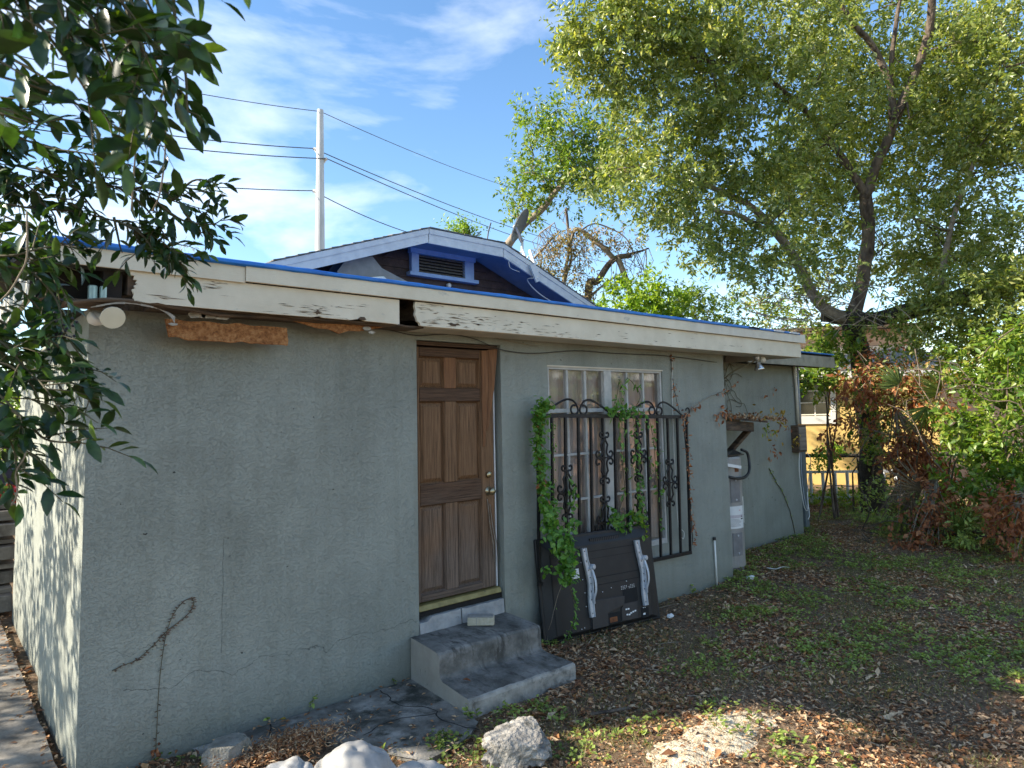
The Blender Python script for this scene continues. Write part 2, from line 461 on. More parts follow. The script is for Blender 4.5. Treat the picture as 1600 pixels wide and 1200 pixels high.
M['ivy'] = leafmat('ivy_leaf', [(0.06, 0.15, 0.018), (0.10, 0.23, 0.03), (0.16, 0.30, 0.045)], 0.45, 0.3)
M['oak'] = leafmat('oak_leaf', [(0.08, 0.13, 0.026), (0.15, 0.20, 0.045), (0.25, 0.29, 0.085), (0.42, 0.42, 0.19)], 0.33, 0.38, (2.3, 2.1, 0.8), 0.6)
M['bush'] = leafmat('bush_leaf', [(0.05, 0.11, 0.014), (0.10, 0.18, 0.022), (0.17, 0.25, 0.035), (0.26, 0.30, 0.06)], 0.4, 0.36, (2.2, 2.1, 0.7))
M['lime'] = leafmat('bright_leaf', [(0.09, 0.18, 0.015), (0.17, 0.28, 0.025), (0.28, 0.36, 0.04)], 0.45, 0.4, (2.1, 2.0, 0.7))
M['laurel'] = leafmat('laurel_leaf', [(0.012, 0.034, 0.010), (0.022, 0.055, 0.013), (0.05, 0.10, 0.017), (0.12, 0.19, 0.024)], 0.34, 0.22, (2.2, 2.2, 0.6))
M['deadleaf'] = leafmat('dead_hanging_leaf', [(0.17, 0.06, 0.025), (0.33, 0.125, 0.05), (0.48, 0.23, 0.10)], 0.65, 0.3, (1.6, 1.0, 0.6))
M['frond'] = leafmat('palmetto_frond', [(0.06, 0.10, 0.02), (0.12, 0.16, 0.04)], 0.45, 0.2)
M['deadfrond'] = leafmat('dead_frond', [(0.14, 0.10, 0.06), (0.26, 0.19, 0.11)], 0.8, 0.15, (1.2, 1, 0.7))
M['yellowleaf'] = leafmat('yellow_leaf', [(0.35, 0.22, 0.03), (0.5, 0.36, 0.05)], 0.6, 0.3, (1.3, 1.1, 0.6))


def door_wood(name, top, low):
    m = bpy.data.materials.new(name)
    m.use_nodes = True
    nt = m.node_tree
    N, L = nt.nodes.new, nt.links.new
    b = nt.nodes['Principled BSDF']
    b.inputs['Roughness'].default_value = 0.75
    b.inputs['Specular IOR Level'].default_value = 0.25
    tc = N('ShaderNodeTexCoord')
    st = (75, 30, 1.6) if name != 'door_rail_wood' else (2.0, 30, 75)
    mp = N('ShaderNodeMapping')
    mp.inputs['Scale'].default_value = st
    L(tc.outputs['Object'], mp.inputs['Vector'])
    g = N('ShaderNodeTexNoise')
    g.inputs['Scale'].default_value = 2.2
    g.inputs['Detail'].default_value = 8
    g.inputs['Roughness'].default_value = 0.7
    g.inputs['Distortion'].default_value = 0.4
    L(mp.outputs[0], g.inputs['Vector'])
    r1 = ramp(nt, [(0.33, tuple(c * 0.38 for c in top)), (0.5, top), (0.68, tuple(c * 1.7 for c in top))])
    r2 = ramp(nt, [(0.33, tuple(c * 0.38 for c in low)), (0.5, low), (0.68, tuple(c * 1.7 for c in low))])
    L(g.outputs['Fac'], r1.inputs[0])
    L(g.outputs['Fac'], r2.inputs[0])
    w = N('ShaderNodeTexNoise')
    w.inputs['Scale'].default_value = 2.4
    w.inputs['Detail'].default_value = 5
    L(tc.outputs['Object'], w.inputs['Vector'])
    sx = N('ShaderNodeSeparateXYZ')
    L(tc.outputs['Object'], sx.inputs[0])
    a = N('ShaderNodeMath'); a.operation = 'MULTIPLY_ADD'
    L(w.outputs['Fac'], a.inputs[0]); a.inputs[1].default_value = 1.3
    L(sx.outputs['Z'], a.inputs[2])
    mr = N('ShaderNodeMapRange')
    mr.inputs['From Min'].default_value = 1.35
    mr.inputs['From Max'].default_value = 2.0
    L(a.outputs[0], mr.inputs['Value'])
    mx = N('ShaderNodeMix'); mx.data_type = 'RGBA'
    L(mr.outputs[0], mx.inputs['Factor'])
    L(r2.outputs[0], mx.inputs['A'])
    L(r1.outputs[0], mx.inputs['B'])
    L(mx.outputs['Result'], b.inputs['Base Color'])
    bp = N('ShaderNodeBump')
    bp.inputs['Strength'].default_value = 0.8
    bp.inputs['Distance'].default_value = 0.004
    L(g.outputs['Fac'], bp.inputs['Height'])
    L(bp.outputs[0], b.inputs['Normal'])
    return m


M['door'] = door_wood('door_wood', (0.175, 0.097, 0.050), (0.145, 0.105, 0.080))
M['door_rail'] = door_wood('door_rail_wood', (0.092, 0.052, 0.031), (0.11, 0.08, 0.062))
M['door_orange'] = mat('raw_orange_veneer', [(0.15, 0.062, 0.024), (0.26, 0.115, 0.042)], 5, 0.7, 0.5, 50, stretch=(14, 8, 0.8))


def ground_mat():
    m = bpy.data.materials.new('littered_soil')
    m.use_nodes = True
    nt = m.node_tree
    N, L = nt.nodes.new, nt.links.new
    b = nt.nodes['Principled BSDF']
    b.inputs['Roughness'].default_value = 0.95
    b.inputs['Specular IOR Level'].default_value = 0.15
    tc = N('ShaderNodeTexCoord')

    def no(s, d, ro=0.65):
        n = N('ShaderNodeTexNoise')
        n.inputs['Scale'].default_value = s
        n.inputs['Detail'].default_value = d
        n.inputs['Roughness'].default_value = ro
        L(tc.outputs['Object'], n.inputs['Vector'])
        return n
    a = no(28, 8, 0.75)
    r = ramp(nt, [(0.3, (0.05, 0.035, 0.023)), (0.45, (0.14, 0.095, 0.06)), (0.58, (0.26, 0.185, 0.12)), (0.7, (0.42, 0.33, 0.23))])
    L(a.outputs['Fac'], r.inputs[0])
    g = no(1.1, 6)
    gr = ramp(nt, [(0.56, (0, 0, 0)), (0.68, (1, 1, 1))])
    L(g.outputs['Fac'], gr.inputs[0])
    fl = N('ShaderNodeMath'); fl.operation = 'MULTIPLY'; fl.inputs[1].default_value = 0.55
    L(gr.outputs[0], fl.inputs[0])
    gc = ramp(nt, [(0.35, (0.025, 0.045, 0.012)), (0.65, (0.075, 0.11, 0.03))])
    L(a.outputs['Fac'], gc.inputs[0])
    mx = N('ShaderNodeMix'); mx.data_type = 'RGBA'
    L(fl.outputs[0], mx.inputs['Factor'])
    L(r.outputs[0], mx.inputs['A']); L(gc.outputs[0], mx.inputs['B'])
    L(mx.outputs['Result'], b.inputs['Base Color'])
    bp = N('ShaderNodeBump')
    bp.inputs['Strength'].default_value = 1.0
    bp.inputs['Distance'].default_value = 0.03
    L(a.outputs['Fac'], bp.inputs['Height'])
    L(bp.outputs[0], b.inputs['Normal'])
    return m


M['ground'] = ground_mat()


def glass_mat(name, tint, rough, mixf, ior=1.9):
    m = bpy.data.materials.new(name)
    m.use_nodes = True
    nt = m.node_tree
    N, L = nt.nodes.new, nt.links.new
    for n in list(nt.nodes):
        nt.nodes.remove(n)
    out = N('ShaderNodeOutputMaterial')
    tr = N('ShaderNodeBsdfTransparent')
    tr.inputs['Color'].default_value = (*tint, 1)
    gl = N('ShaderNodeBsdfGlossy')
    gl.inputs['Roughness'].default_value = rough
    fr = N('ShaderNodeFresnel')
    fr.inputs['IOR'].default_value = ior
    ad = N('ShaderNodeMath'); ad.operation = 'ADD'; ad.inputs[1].default_value = mixf
    L(fr.outputs[0], ad.inputs[0])
    ms = N('ShaderNodeMixShader')
    L(ad.outputs[0], ms.inputs[0]); L(tr.outputs[0], ms.inputs[1]); L(gl.outputs[0], ms.inputs[2])
    L(ms.outputs[0], out.inputs['Surface'])
    return m


M['glass'] = glass_mat('old_window_glass', (0.96, 0.95, 0.94), 0.04, 0.07)
M['curtain'] = mat('faded_pink_curtain', [(0.60, 0.53, 0.52), (0.80, 0.74, 0.73)], 3, 0.9, 0.6, 14, stretch=(6, 1, 0.4), bdist=0.03)

# ------------------------------------------------------------------ mesh building


class MB:
    def __init__(s):
        s.v = []
        s.f = []
        s.m = []
        s.n = 0

    def add(s, vs, fs, mi=0):
        o = s.n
        s.v.extend([tuple(map(float, v)) for v in vs])
        s.f.extend([tuple(i + o for i in f) for f in fs])
        s.m.extend([mi] * len(fs))
        s.n += len(vs)
        return s

    def box(s, x0, x1, y0, y1, z0, z1, mi=0):
        return s.add([(x0, y0, z0), (x1, y0, z0), (x1, y1, z0), (x0, y1, z0), (x0, y0, z1), (x1, y0, z1), (x1, y1, z1), (x0, y1, z1)],
                     [(0, 3, 2, 1), (4, 5, 6, 7), (0, 1, 5, 4), (1, 2, 6, 5), (2, 3, 7, 6), (3, 0, 4, 7)], mi)

    def hexa(s, p, mi=0):
        """eight corners: bottom loop then top loop"""
        return s.add(p, [(0, 3, 2, 1), (4, 5, 6, 7), (0, 1, 5, 4), (1, 2, 6, 5), (2, 3, 7, 6), (3, 0, 4, 7)], mi)

    def beam(s, a, b, w, h, up=(0, 0, 1), mi=0):
        a, b, up = np.array(a, float), np.array(b, float), np.array(up, float)
        d = b - a
        d /= np.linalg.norm(d)
        sd = np.cross(d, up)
        sd /= np.linalg.norm(sd)
        u = np.cross(sd, d)
        p = []
        for q in (a, b):
            for i, j in ((-1, -1), (1, -1), (1, 1), (-1, 1)):
                p.append(q + sd * i * w / 2 + u * j * h / 2)
        return s.add(p, [(0, 1, 2, 3), (7, 6, 5, 4), (0, 4, 5, 1), (1, 5, 6, 2), (2, 6, 7, 3), (3, 7, 4, 0)], mi)

    def tube(s, pts, r, n=6, cap=True, mi=0, flat=1.0):
        P = [np.array(p, float) for p in pts]
        k = len(P)
        R = [r] * k if np.isscalar(r) else list(r)
        vs, fs = [], []
        nr = None
        for i in range(k):
            d = P[min(i + 1, k - 1)] - P[max(i - 1, 0)]
            ln = np.linalg.norm(d)
            d = d / ln if ln > 1e-9 else np.array([0, 0, 1.0])
            if nr is None:
                a = np.array([0, 0, 1.0]) if abs(d[2]) < 0.9 else np.array([1.0, 0, 0])
                nr = np.cross(d, a)
            nr = nr - d * (nr @ d)
            nn = np.linalg.norm(nr)
            nr = nr / nn if nn > 1e-9 else np.cross(d, np.array([0.3, 0.5, 0.8]))
            bn = np.cross(d, nr)
            for j in range(n):
                t = 2 * math.pi * j / n
                vs.append(P[i] + R[i] * (math.cos(t) * nr + flat * math.sin(t) * bn))
        for i in range(k - 1):
            for j in range(n):
                a, b = i * n + j, i * n + (j + 1) % n
                fs.append((a, b, b + n, a + n))
        if cap:
            fs.append(tuple(range(n - 1, -1, -1)))
            fs.append(tuple((k - 1) * n + j for j in range(n)))
        return s.add(vs, fs, mi)

    def lathe(s, prof, c, ax=(0, 0, 1), n=20, mi=0):
        """prof: (radius, height) along axis ax from c"""
        ax = np.array(ax, float)
        ax /= np.linalg.norm(ax)
        a = np.array([0, 0, 1.0]) if abs(ax[2]) < 0.9 else np.array([1.0, 0, 0])
        e1 = np.cross(ax, a)
        e1 /= np.linalg.norm(e1)
        e2 = np.cross(ax, e1)
        c = np.array(c, float)
        vs, fs = [], []
        for r, h in prof:
            for j in range(n):
                t = 2 * math.pi * j / n
                vs.append(c + ax * h + max(r, 1e-5) * (math.cos(t) * e1 + math.sin(t) * e2))
        for i in range(len(prof) - 1):
            for j in range(n):
                a, b = i * n + j, i * n + (j + 1) % n
                fs.append((a, b, b + n, a + n))
        fs.append(tuple(range(n - 1, -1, -1)))
        fs.append(tuple((len(prof) - 1) * n + j for j in range(n)))
        return s.add(vs, fs, mi)

    def prism(s, poly, a0, a1, axis='y', mi=0):
        """poly in the plane across the axis (x,z for y; x,y for z; y,z for x)"""
        k = len(poly)

        def P(p, t):
            return {'y': (p[0], t, p[1]), 'z': (p[0], p[1], t), 'x': (t, p[0], p[1])}[axis]
        vs = [P(p, a0) for p in poly] + [P(p, a1) for p in poly]
        fs = [tuple(range(k)), tuple(range(2 * k - 1, k - 1, -1))]
        for i in range(k):
            j = (i + 1) % k
            fs.append((i, j, j + k, i + k))
        return s.add(vs, fs, mi)


def root_loc(p):
    o = np.zeros(3)
    while p is not None:
        o += np.array(p.location)
        p = p.parent
    return o


def build(name, mb, m, parent=None, smooth=False, bev=0.0, local=False, kind=None, label=None, loc=None, seg=1):
    """one mesh object; vertices are given in world coordinates unless local"""
    me = bpy.data.meshes.new(name)
    off = np.zeros(3) if (local or parent is None) else root_loc(parent)
    if loc is not None:
        off = off + np.array(loc) if not local else off
    me.from_pydata([(v[0] - off[0], v[1] - off[1], v[2] - off[2]) for v in mb.v], [], mb.f)
    for mm in (m if isinstance(m, (list, tuple)) else [m]):
        me.materials.append(mm)
    if max(mb.m, default=0) > 0:
        me.polygons.foreach_set('material_index', mb.m)
    if smooth:
        me.polygons.foreach_set('use_smooth', [True] * len(me.polygons))
    me.update()
    o = bpy.data.objects.new(name, me)
    COL.objects.link(o)
    if parent is not None:
        o.parent = parent
    if loc is not None:
        o.location = loc
    if bev:
        b = o.modifiers.new('bevel', 'BEVEL')
        b.width = bev
        b.segments = seg
        b.limit_method = 'ANGLE'
    if kind:
        o['kind'] = kind
    if label:
        o['label'] = label
    return o


def tag(o, label, cat, group=None):
    o['label'] = label
    o['category'] = cat
    if group:
        o['group'] = group
    return o


def thing(name, label, cat, loc=(0, 0, 0), rz=0.0, group=None):
    o = bpy.data.objects.new(name, None)
    COL.objects.link(o)
    o.empty_display_size = 0.1
    o.location = loc
    o.rotation_euler = (0, 0, rz)
    return tag(o, label, cat, group)


def struct(name, mb, m, **k):
    return build(name, mb, m, kind='structure', **k)


def nrm(a):
    return a / np.maximum(np.linalg.norm(a, axis=-1, keepdims=True), 1e-9)


def leaves(name, P, D, Nn, Ln, Wd, m, parent=None, rnd=None, detail=0, kind=None, fold=0.25, droop=0.0):
    """n separate leaf blades, each folded along its midrib"""
    P, D, Nn = np.asarray(P, float), nrm(np.asarray(D, float)), np.asarray(Nn, float)
    n = len(P)
    Ln = np.broadcast_to(np.asarray(Ln, float), (n,))[:, None]
    Wd = np.broadcast_to(np.asarray(Wd, float), (n,))[:, None]
    S = nrm(np.cross(D, Nn))
    U = np.cross(S, D)
    if rnd is None:
        rnd = rng.random(n)
    if detail == 0:
        q = np.stack([P, P + D * Ln * .45 + S * Wd * .5 + U * Wd * fold, P + D * Ln - U * Ln * droop, P + D * Ln * .45 - S * Wd * .5 + U * Wd * fold], 1)
        tri = np.array([[0, 1, 2], [0, 2, 3]])
        k = 4
    else:
        def mid(t):
            return P + D * Ln * t - U * Ln * droop * t * t

        def side(t, w, sg):
            return mid(t) + S * sg * Wd * w + U * Wd * fold * w * 2
        q = np.stack([P, mid(.33), mid(.68), mid(1.0), side(.22, .36, 1), side(.52, .5, 1), side(.8, .3, 1), side(.22, .36, -1), side(.52, .5, -1), side(.8, .3, -1)], 1)
        tri = np.array([[0, 4, 1], [1, 4, 5], [1, 5, 2], [2, 5, 6], [2, 6, 3], [0, 1, 7], [1, 8, 7], [1, 2, 8], [2, 9, 8], [2, 3, 9]])
        k = 10
    V = q.reshape(-1, 3)
    if parent is not None:
        V = V - root_loc(parent)
    F = (tri[None] + (np.arange(n) * k)[:, None, None]).reshape(-1)
    me = bpy.data.meshes.new(name)
    me.vertices.add(len(V))
    me.vertices.foreach_set('co', V.astype(np.float32).ravel())
    nf = len(F) // 3
    me.loops.add(len(F))
    me.loops.foreach_set('vertex_index', F.astype(np.int32))
    me.polygons.add(nf)
    me.polygons.foreach_set('loop_start', np.arange(nf, dtype=np.int32) * 3)
    me.polygons.foreach_set('loop_total', np.full(nf, 3, np.int32))
    if detail:
        me.polygons.foreach_set('use_smooth', np.ones(nf, bool))
    at = me.attributes.new('rnd', 'FLOAT', 'POINT')
    at.data.foreach_set('value', np.repeat(rnd, k).astype(np.float32))
    me.materials.append(m)
    me.update(calc_edges=True)
    me.validate()
    o = bpy.data.objects.new(name, me)
    COL.objects.link(o)
    if parent is not None:
        o.parent = parent
    if kind:
        o['kind'] = kind
    return o


def rdir(n, up=0.0):
    d = rng.normal(size=(n, 3))
    d[:, 2] += up
    return nrm(d)


def smooth_path(pts, k=6):
    """Catmull-Rom through the points"""
    P = [np.array(p, float) for p in pts]
    P = [2 * P[0] - P[1]] + P + [2 * P[-1] - P[-2]]
    out = []
    for i in range(1, len(P) - 2):
        for t in np.linspace(0, 1, k, endpoint=False):
            a, b, c, d = P[i - 1], P[i], P[i + 1], P[i + 2]
            out.append(0.5 * ((2 * b) + (c - a) * t + (2 * a - 5 * b + 4 * c - d) * t * t + (3 * b - a - 3 * c + d) * t ** 3))
    out.append(P[-2])
    return out


def wob(p, amp, f=3.0, s=0.0):
    v = mnoise.noise_vector(Vector((p[0] * f + s, p[1] * f, p[2] * f)))
    return np.array([p[0] + v.x * amp, p[1] + v.y * amp, p[2] + v.z * amp])


def lump(name, c, r, m, parent=None, sub=3, amp=0.25, f=3.0, seed=0.0, flatten=None, smooth=True, squash_z=None, local=False, ridged=False):
    import bmesh
    bm = bmesh.new()
    bmesh.ops.create_icosphere(bm, subdivisions=sub, radius=1.0)
    c = np.array(c, float)
    r = np.array(r, float)
    for v in bm.verts:
        d = v.co.normalized()
        q = d * f + Vector((seed, seed * 1.7, seed * 0.3))
        k = 1 + amp * mnoise.fractal(q, 1.0, 2.0, 4)
        if ridged:
            k += amp * 0.6 * (abs(mnoise.noise(q * 1.7)) - 0.3)
        p = np.array(d) * k
        if flatten:
            for (nx, ny, nz, t) in flatten:
                e = p @ np.array([nx, ny, nz]) - t
                if e > 0:
                    p = p - np.array([nx, ny, nz]) * e * 0.92
        v.co = Vector(p * r + (0 if local else c))
    me = bpy.data.meshes.new(name)
    bm.to_mesh(me)
    bm.free()
    me.materials.append(m)
    if smooth:
        me.polygons.foreach_set('use_smooth', [True] * len(me.polygons))
    o = bpy.data.objects.new(name, me)
    COL.objects.link(o)
    if parent is not None:
        off = root_loc(parent)
        o.parent = parent
        o.location = -off
    return o

# ================================================================== SETTING
def gz(x, y):
    """height of the yard"""
    h = 0.030 * mnoise.fractal(Vector((x * 0.9, y * 0.9, 3.1)), 1, 2, 3) - 0.006
    h += 0.010 * mnoise.noise(Vector((x * 7, y * 7, 1.0)))
    dx, dy = (x - 0.12) / 1.0, (y + 2.0) / 0.42
    h += 0.05 * math.exp(-(dx * dx + dy * dy))
    return h


def axis(lo, hi, fine, far0, far1):
    a = list(np.arange(lo, hi + 1e-6, fine))
    s, x = fine, hi
    while x < far1:
        s *= 1.35
        x += s
        a.append(x)
    s, x = fine, lo
    while x > far0:
        s *= 1.35
        x -= s
        a.insert(0, x)
    return np.array(a)


xs, ys = axis(-4.5, 10.5, 0.07, -160, 260), axis(-5.5, 3.0, 0.07, -160, 300)
mb = MB()
vv = []
for y in ys:
    for x in xs:
        near = -6 < x < 13 and -7 < y < 5
        vv.append((x, y, gz(x, y) if near else -0.02))
nx = len(xs)
ff = [(j * nx + i, j * nx + i + 1, (j + 1) * nx + i + 1, (j + 1) * nx + i) for j in range(len(ys) - 1) for i in range(nx - 1)]
mb.add(vv, ff)
struct('ground', mb, M['ground'], smooth=True)


def slab_poly(name, poly, z0, z1, m, jit=0.02, sub=0.12, bev=0.01):
    pts = []
    for i in range(len(poly)):
        a, b = np.array(poly[i]), np.array(poly[(i + 1) % len(poly)])
        k = max(1, int(np.linalg.norm(b - a) / sub))
        for t in range(k):
            p = a + (b - a) * t / k
            n = mnoise.noise_vector(Vector((p[0] * 5, p[1] * 5, 0.3)))
            pts.append((p[0] + n.x * jit, p[1] + n.y * jit))
    mb = MB()
    mb.prism(pts, z0, z1, 'z')
    return struct(name, mb, m, bev=bev)


slab_poly('concrete_slab', [(-1.93, -0.03), (-1.92, -0.20), (-1.62, -0.27), (-1.36, -0.42), (-1.20, -0.75), (-1.05, -1.05), (-0.86, -1.02), (-0.70, -0.97), (-0.56, -0.88), (-0.52, -0.5), (-0.49, -0.03)], -0.1, 0.016, M['slab'])
slab_poly('side_path', [(-4.6, -1.6), (-3.0, -1.4), (-2.66, -0.6), (-2.57, 0.2), (-2.56, 4.15), (-4.6, 4.15)], -0.1, 0.028, M['path'], 0.012)

# ================================================================== THE STUCCO HOUSE
house = thing('stucco_house', 'low grey-green stucco house with peeling cream fascia boards and a brown wooden door', 'house', (0, 0, 0))
XL, XE, XR = -2.51, 3.72, 6.90
WT = 2.50


def wall(name, x0, x1, z0, z1, y, th, holes, m, parent, step=0.35):
    X = sorted({x0, x1, *[h[0] for h in holes], *[h[1] for h in holes]})
    Z = sorted({z0, z1, *[h[2] for h in holes], *[h[3] for h in holes]})
    mb = MB()
    for i in range(len(X) - 1):
        for j in range(len(Z) - 1):
            cx, cz = (X[i] + X[i + 1]) / 2, (Z[j] + Z[j + 1]) / 2
            if any(h[0] < cx < h[1] and h[2] < cz < h[3] for h in holes):
                continue
            mb.add([(X[i], y, Z[j]), (X[i + 1], y, Z[j]), (X[i + 1], y, Z[j + 1]), (X[i], y, Z[j + 1])], [(0, 1, 2, 3)])
            mb.add([(X[i], y + th, Z[j]), (X[i + 1], y + th, Z[j]), (X[i + 1], y + th, Z[j + 1]), (X[i], y + th, Z[j + 1])], [(3, 2, 1, 0)])
    loops = [(x0, x1, z0, z1)] + list(holes)
    for a, b, c, d in loops:
        q = [(a, c), (b, c), (b, d), (a, d)]
        for i in range(4):
            p0, p1 = q[i], q[(i + 1) % 4]
            mb.add([(p0[0], y, p0[1]), (p1[0], y, p1[1]), (p1[0], y + th, p1[1]), (p0[0], y + th, p0[1])], [(0, 1, 2, 3)])
    return build(name, mb, m, parent)


DOOR = (-0.405, 0.41, 0.29, 2.445)
WIN = (0.945, 2.575, 0.55, 2.29)
wall('front_wall', XL, XE, -0.15, WT, 0.0, 0.2, [DOOR, WIN], M['stucco'], house)
mb = MB()
mb.box(XL, XL + 0.2, 0.203, 1.54, -0.15, WT)
mb.box(XL + 0.05, XL + 0.2, 1.543, 3.95, -0.15, WT)
build('side_wall', mb, M['stucco'], house, bev=0.012, seg=2)
mb = MB()
mb.box(XE - 0.2, XE - 0.003, 0.203, 0.745, -0.15, WT)
build('return_wall', mb, M['stucco'], house)
mb = MB()
mb.box(XE - 0.2, XR, 0.75, 0.95, -0.15, 2.72)
mb.box(XR - 0.2, XR, 0.953, 3.9, -0.15, 2.72)
build('recessed_wall', mb, M['stucco'], house, bev=0.006)
mb = MB()
mb.box(XL + 0.2, 3.5, 3.6, 3.75, -0.1, 3.0)
build('rear_wall', mb, M['stucco'], house)
# dark room behind door and window
mb = MB()
mb.box(XL + 0.21, XE - 0.21, 0.9, 0.95, 0.0, 2.45)
build('inner_partition', mb, M['attic'], house)

# roof deck and rafters
RX0, RX1 = -2.83, 5.02


def rz_(y):
    return 2.735 + 0.105 * (y + 0.28)


mb = MB()
mb.hexa([(RX0, -0.275, rz_(-0.275) - 0.03), (RX1, -0.275, rz_(-0.275) - 0.03), (RX1, 3.75, rz_(3.75) - 0.03), (RX0, 3.75, rz_(3.75) - 0.03),
         (RX0, -0.275, rz_(-0.275)), (RX1, -0.275, rz_(-0.275)), (RX1, 3.75, rz_(3.75)), (RX0, 3.75, rz_(3.75))])
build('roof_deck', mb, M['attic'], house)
for i, x in enumerate(np.arange(-2.38, 5.0, 0.61)):
    mb = MB()
    mb.hexa([(x, -0.27, 2.545), (x + 0.045, -0.27, 2.545), (x + 0.045, 3.5, 2.95), (x, 3.5, 2.95), (x, -0.27, rz_(-0.27) - 0.035), (x + 0.045, -0.27, rz_(-0.27) - 0.035), (x + 0.045, 3.5, rz_(3.5) - 0.035), (x, 3.5, rz_(3.5) - 0.035)])
    build('rafter', mb, M['wood_dark'], house)
mb = MB()
mb.box(RX0 + 0.02, RX0 + 0.05, -0.25, 3.7, 2.50, 2.68)
build('side_fascia', mb, M['cream_dirty'], house)
mb = MB()
mb.box(RX1 - 0.035, RX1 - 0.005, -0.26, 3.7, 2.51, 2.68)
build('side_fascia', mb, M['cream_dirty'], house)

# fascia: two long upper boards, two lower boards with a rotted end and a missing piece
yF = -0.30


def board(name, poly, y0, y1, m, parent=house, bev=0.003):
    mb = MB()
    mb.prism(poly, y0, y1, 'y')
    return build(name, mb, m, parent, bev=bev)


board('upper_fascia_board', [(RX0, 2.675), (-1.785, 2.672), (-1.785, 2.758), (RX0, 2.775)], yF - 0.018, yF, M['cream'])
board('upper_fascia_board', [(-1.78, 2.680), (0.4, 2.682), (2.62, 2.678), (2.62, 2.775), (-1.78, 2.775)], yF - 0.030, yF - 0.004, M['cream'])
board('upper_fascia_board', [(2.625, 2.678), (RX1 + 0.03, 2.680), (RX1 + 0.03, 2.775), (2.625, 2.775)], yF - 0.030, yF - 0.004, M['cream_dirty'])
jag = [(-2.385, 2.668), (-2.372, 2.651), (-2.352, 2.648), (-2.356, 2.628), (-2.338, 2.626), (-2.345, 2.611), (-2.336, 2.60), (-2.352, 2.592), (-2.347, 2.574), (-2.362, 2.57), (-2.356, 2.553), (-2.352, 2.545), (-2.357, 2.53), (-2.350, 2.512)]
low = [(-2.28, 2.508), (-2.24, 2.514), (-2.2, 2.507), (-1.6, 2.505), (-1.36, 2.506), (-1.31, 2.516), (-1.29, 2.508), (-1.1, 2.507), (-1.03, 2.521), (-0.99, 2.509), (-0.735, 2.505)]
board('lower_fascia_board', jag + low + [(-0.735, 2.668)], yF + 0.002, yF + 0.022, M['cream'])
jr = [(-0.60, 2.668), (-0.607, 2.64), (-0.597, 2.61), (-0.603, 2.58), (-0.592, 2.56), (-0.585, 2.535), (-0.57, 2.53), (-0.56, 2.507)]
board('lower_fascia_board', jr + [(0.6, 2.505), (2.4, 2.503), (RX1 - 0.04, 2.505), (RX1 - 0.04, 2.671)], yF + 0.002, yF + 0.022, M['cream'])

# dark cracks and chips where paint has split (shallow slivers proud of the lower boards)
mb = MB()
cr_ = np.random.default_rng(21)
for cx, cz, nn, sx_, sz_ in ((-2.26, 2.535, 5, .06, .01), (-1.95, 2.635, 12, .05, .03), (-1.5, 2.56, 10, .12, .03), (-1.33, 2.54, 16, .06, .02), (-1.12, 2.56, 12, .1, .04),
                             (-0.55, 2.60, 26, .06, .07), (-0.25, 2.56, 46, .16, .035), (0.12, 2.56, 26, .16, .03), (0.5, 2.56, 16, .2, .04), (0.9, 2.54, 14, .2, .03), (2.1, 2.56, 14, .4, .05), (3.6, 2.54, 10, .5, .03)):
    for _ in range(nn):
        x, z = cx + cr_.normal() * sx_, cz + cr_.normal() * sz_
        if not (-2.3 < x < -0.76 or -0.57 < x < 4.9):
            continue
        z = min(max(z, 2.512), 2.66)
        l, h = abs(cr_.normal()) * 0.03 + 0.01, 0.0005 + abs(cr_.normal()) * 0.0012
        dz = cr_.normal() * 0.003
        y = yF - 0.0006
        mb.add([(x - l, y, z), (x, y, z - h + dz), (x + l, y, z + dz), (x, y, z + h + dz)], [(0, 1, 2, 3)])
ck = build('paint_crack', mb, M['wood_dark'], house, kind='stuff')
for poly in ([(-0.335, 2.535), (-0.30, 2.545), (-0.27, 2.538), (-0.24, 2.545), (-0.215, 2.531), (-0.25, 2.529), (-0.26, 2.520), (-0.30, 2.522), (-0.31, 2.531)],
             [(-1.36, 2.535), (-1.335, 2.538), (-1.33, 2.55), (-1.32, 2.552), (-1.318, 2.538), (-1.295, 2.534), (-1.32, 2.527), (-1.33, 2.520), (-1.34, 2.53)],
             [(-1.05, 2.512), (-1.03, 2.53), (-1.00, 2.531), (-0.985, 2.515), (-1.0, 2.51)]):
    mb = MB()
    mb.prism(poly, yF - 0.001, yF + 0.002, 'y')
    build('rot_hole', mb, M['wood_dark'], house)

# soffit: sound on the right, rotten and torn on the left
mb = MB()
mb.box(-0.5, RX1 - 0.04, yF + 0.025, -0.003, 2.500, 2.515)
build('soffit_board', mb, M['cream_dirty'], house)
mb = MB()
xs_ = np.linspace(-2.25, -0.5, 60)
for k in range(59):
    a, b = xs_[k], xs_[k + 1]
    f0 = yF + 0.03 + 0.10 * abs(mnoise.noise(Vector((a * 5, 1, 0))))
    f1 = yF + 0.03 + 0.10 * abs(mnoise.noise(Vector((b * 5, 1, 0))))
    za, zb = 2.495 + 0.02 * mnoise.noise(Vector((a * 6, 0, 3))), 2.495 + 0.02 * mnoise.noise(Vector((b * 6, 0, 3)))
    mb.hexa([(a, f0, za), (b, f1, zb), (b, -0.004, 2.50), (a, -0.004, 2.50), (a, f0, za + 0.012), (b, f1, zb + 0.012), (b, -0.004, 2.515), (a, -0.004, 2.515)])
build('rotten_soffit', mb, M['wood_dark'], house)
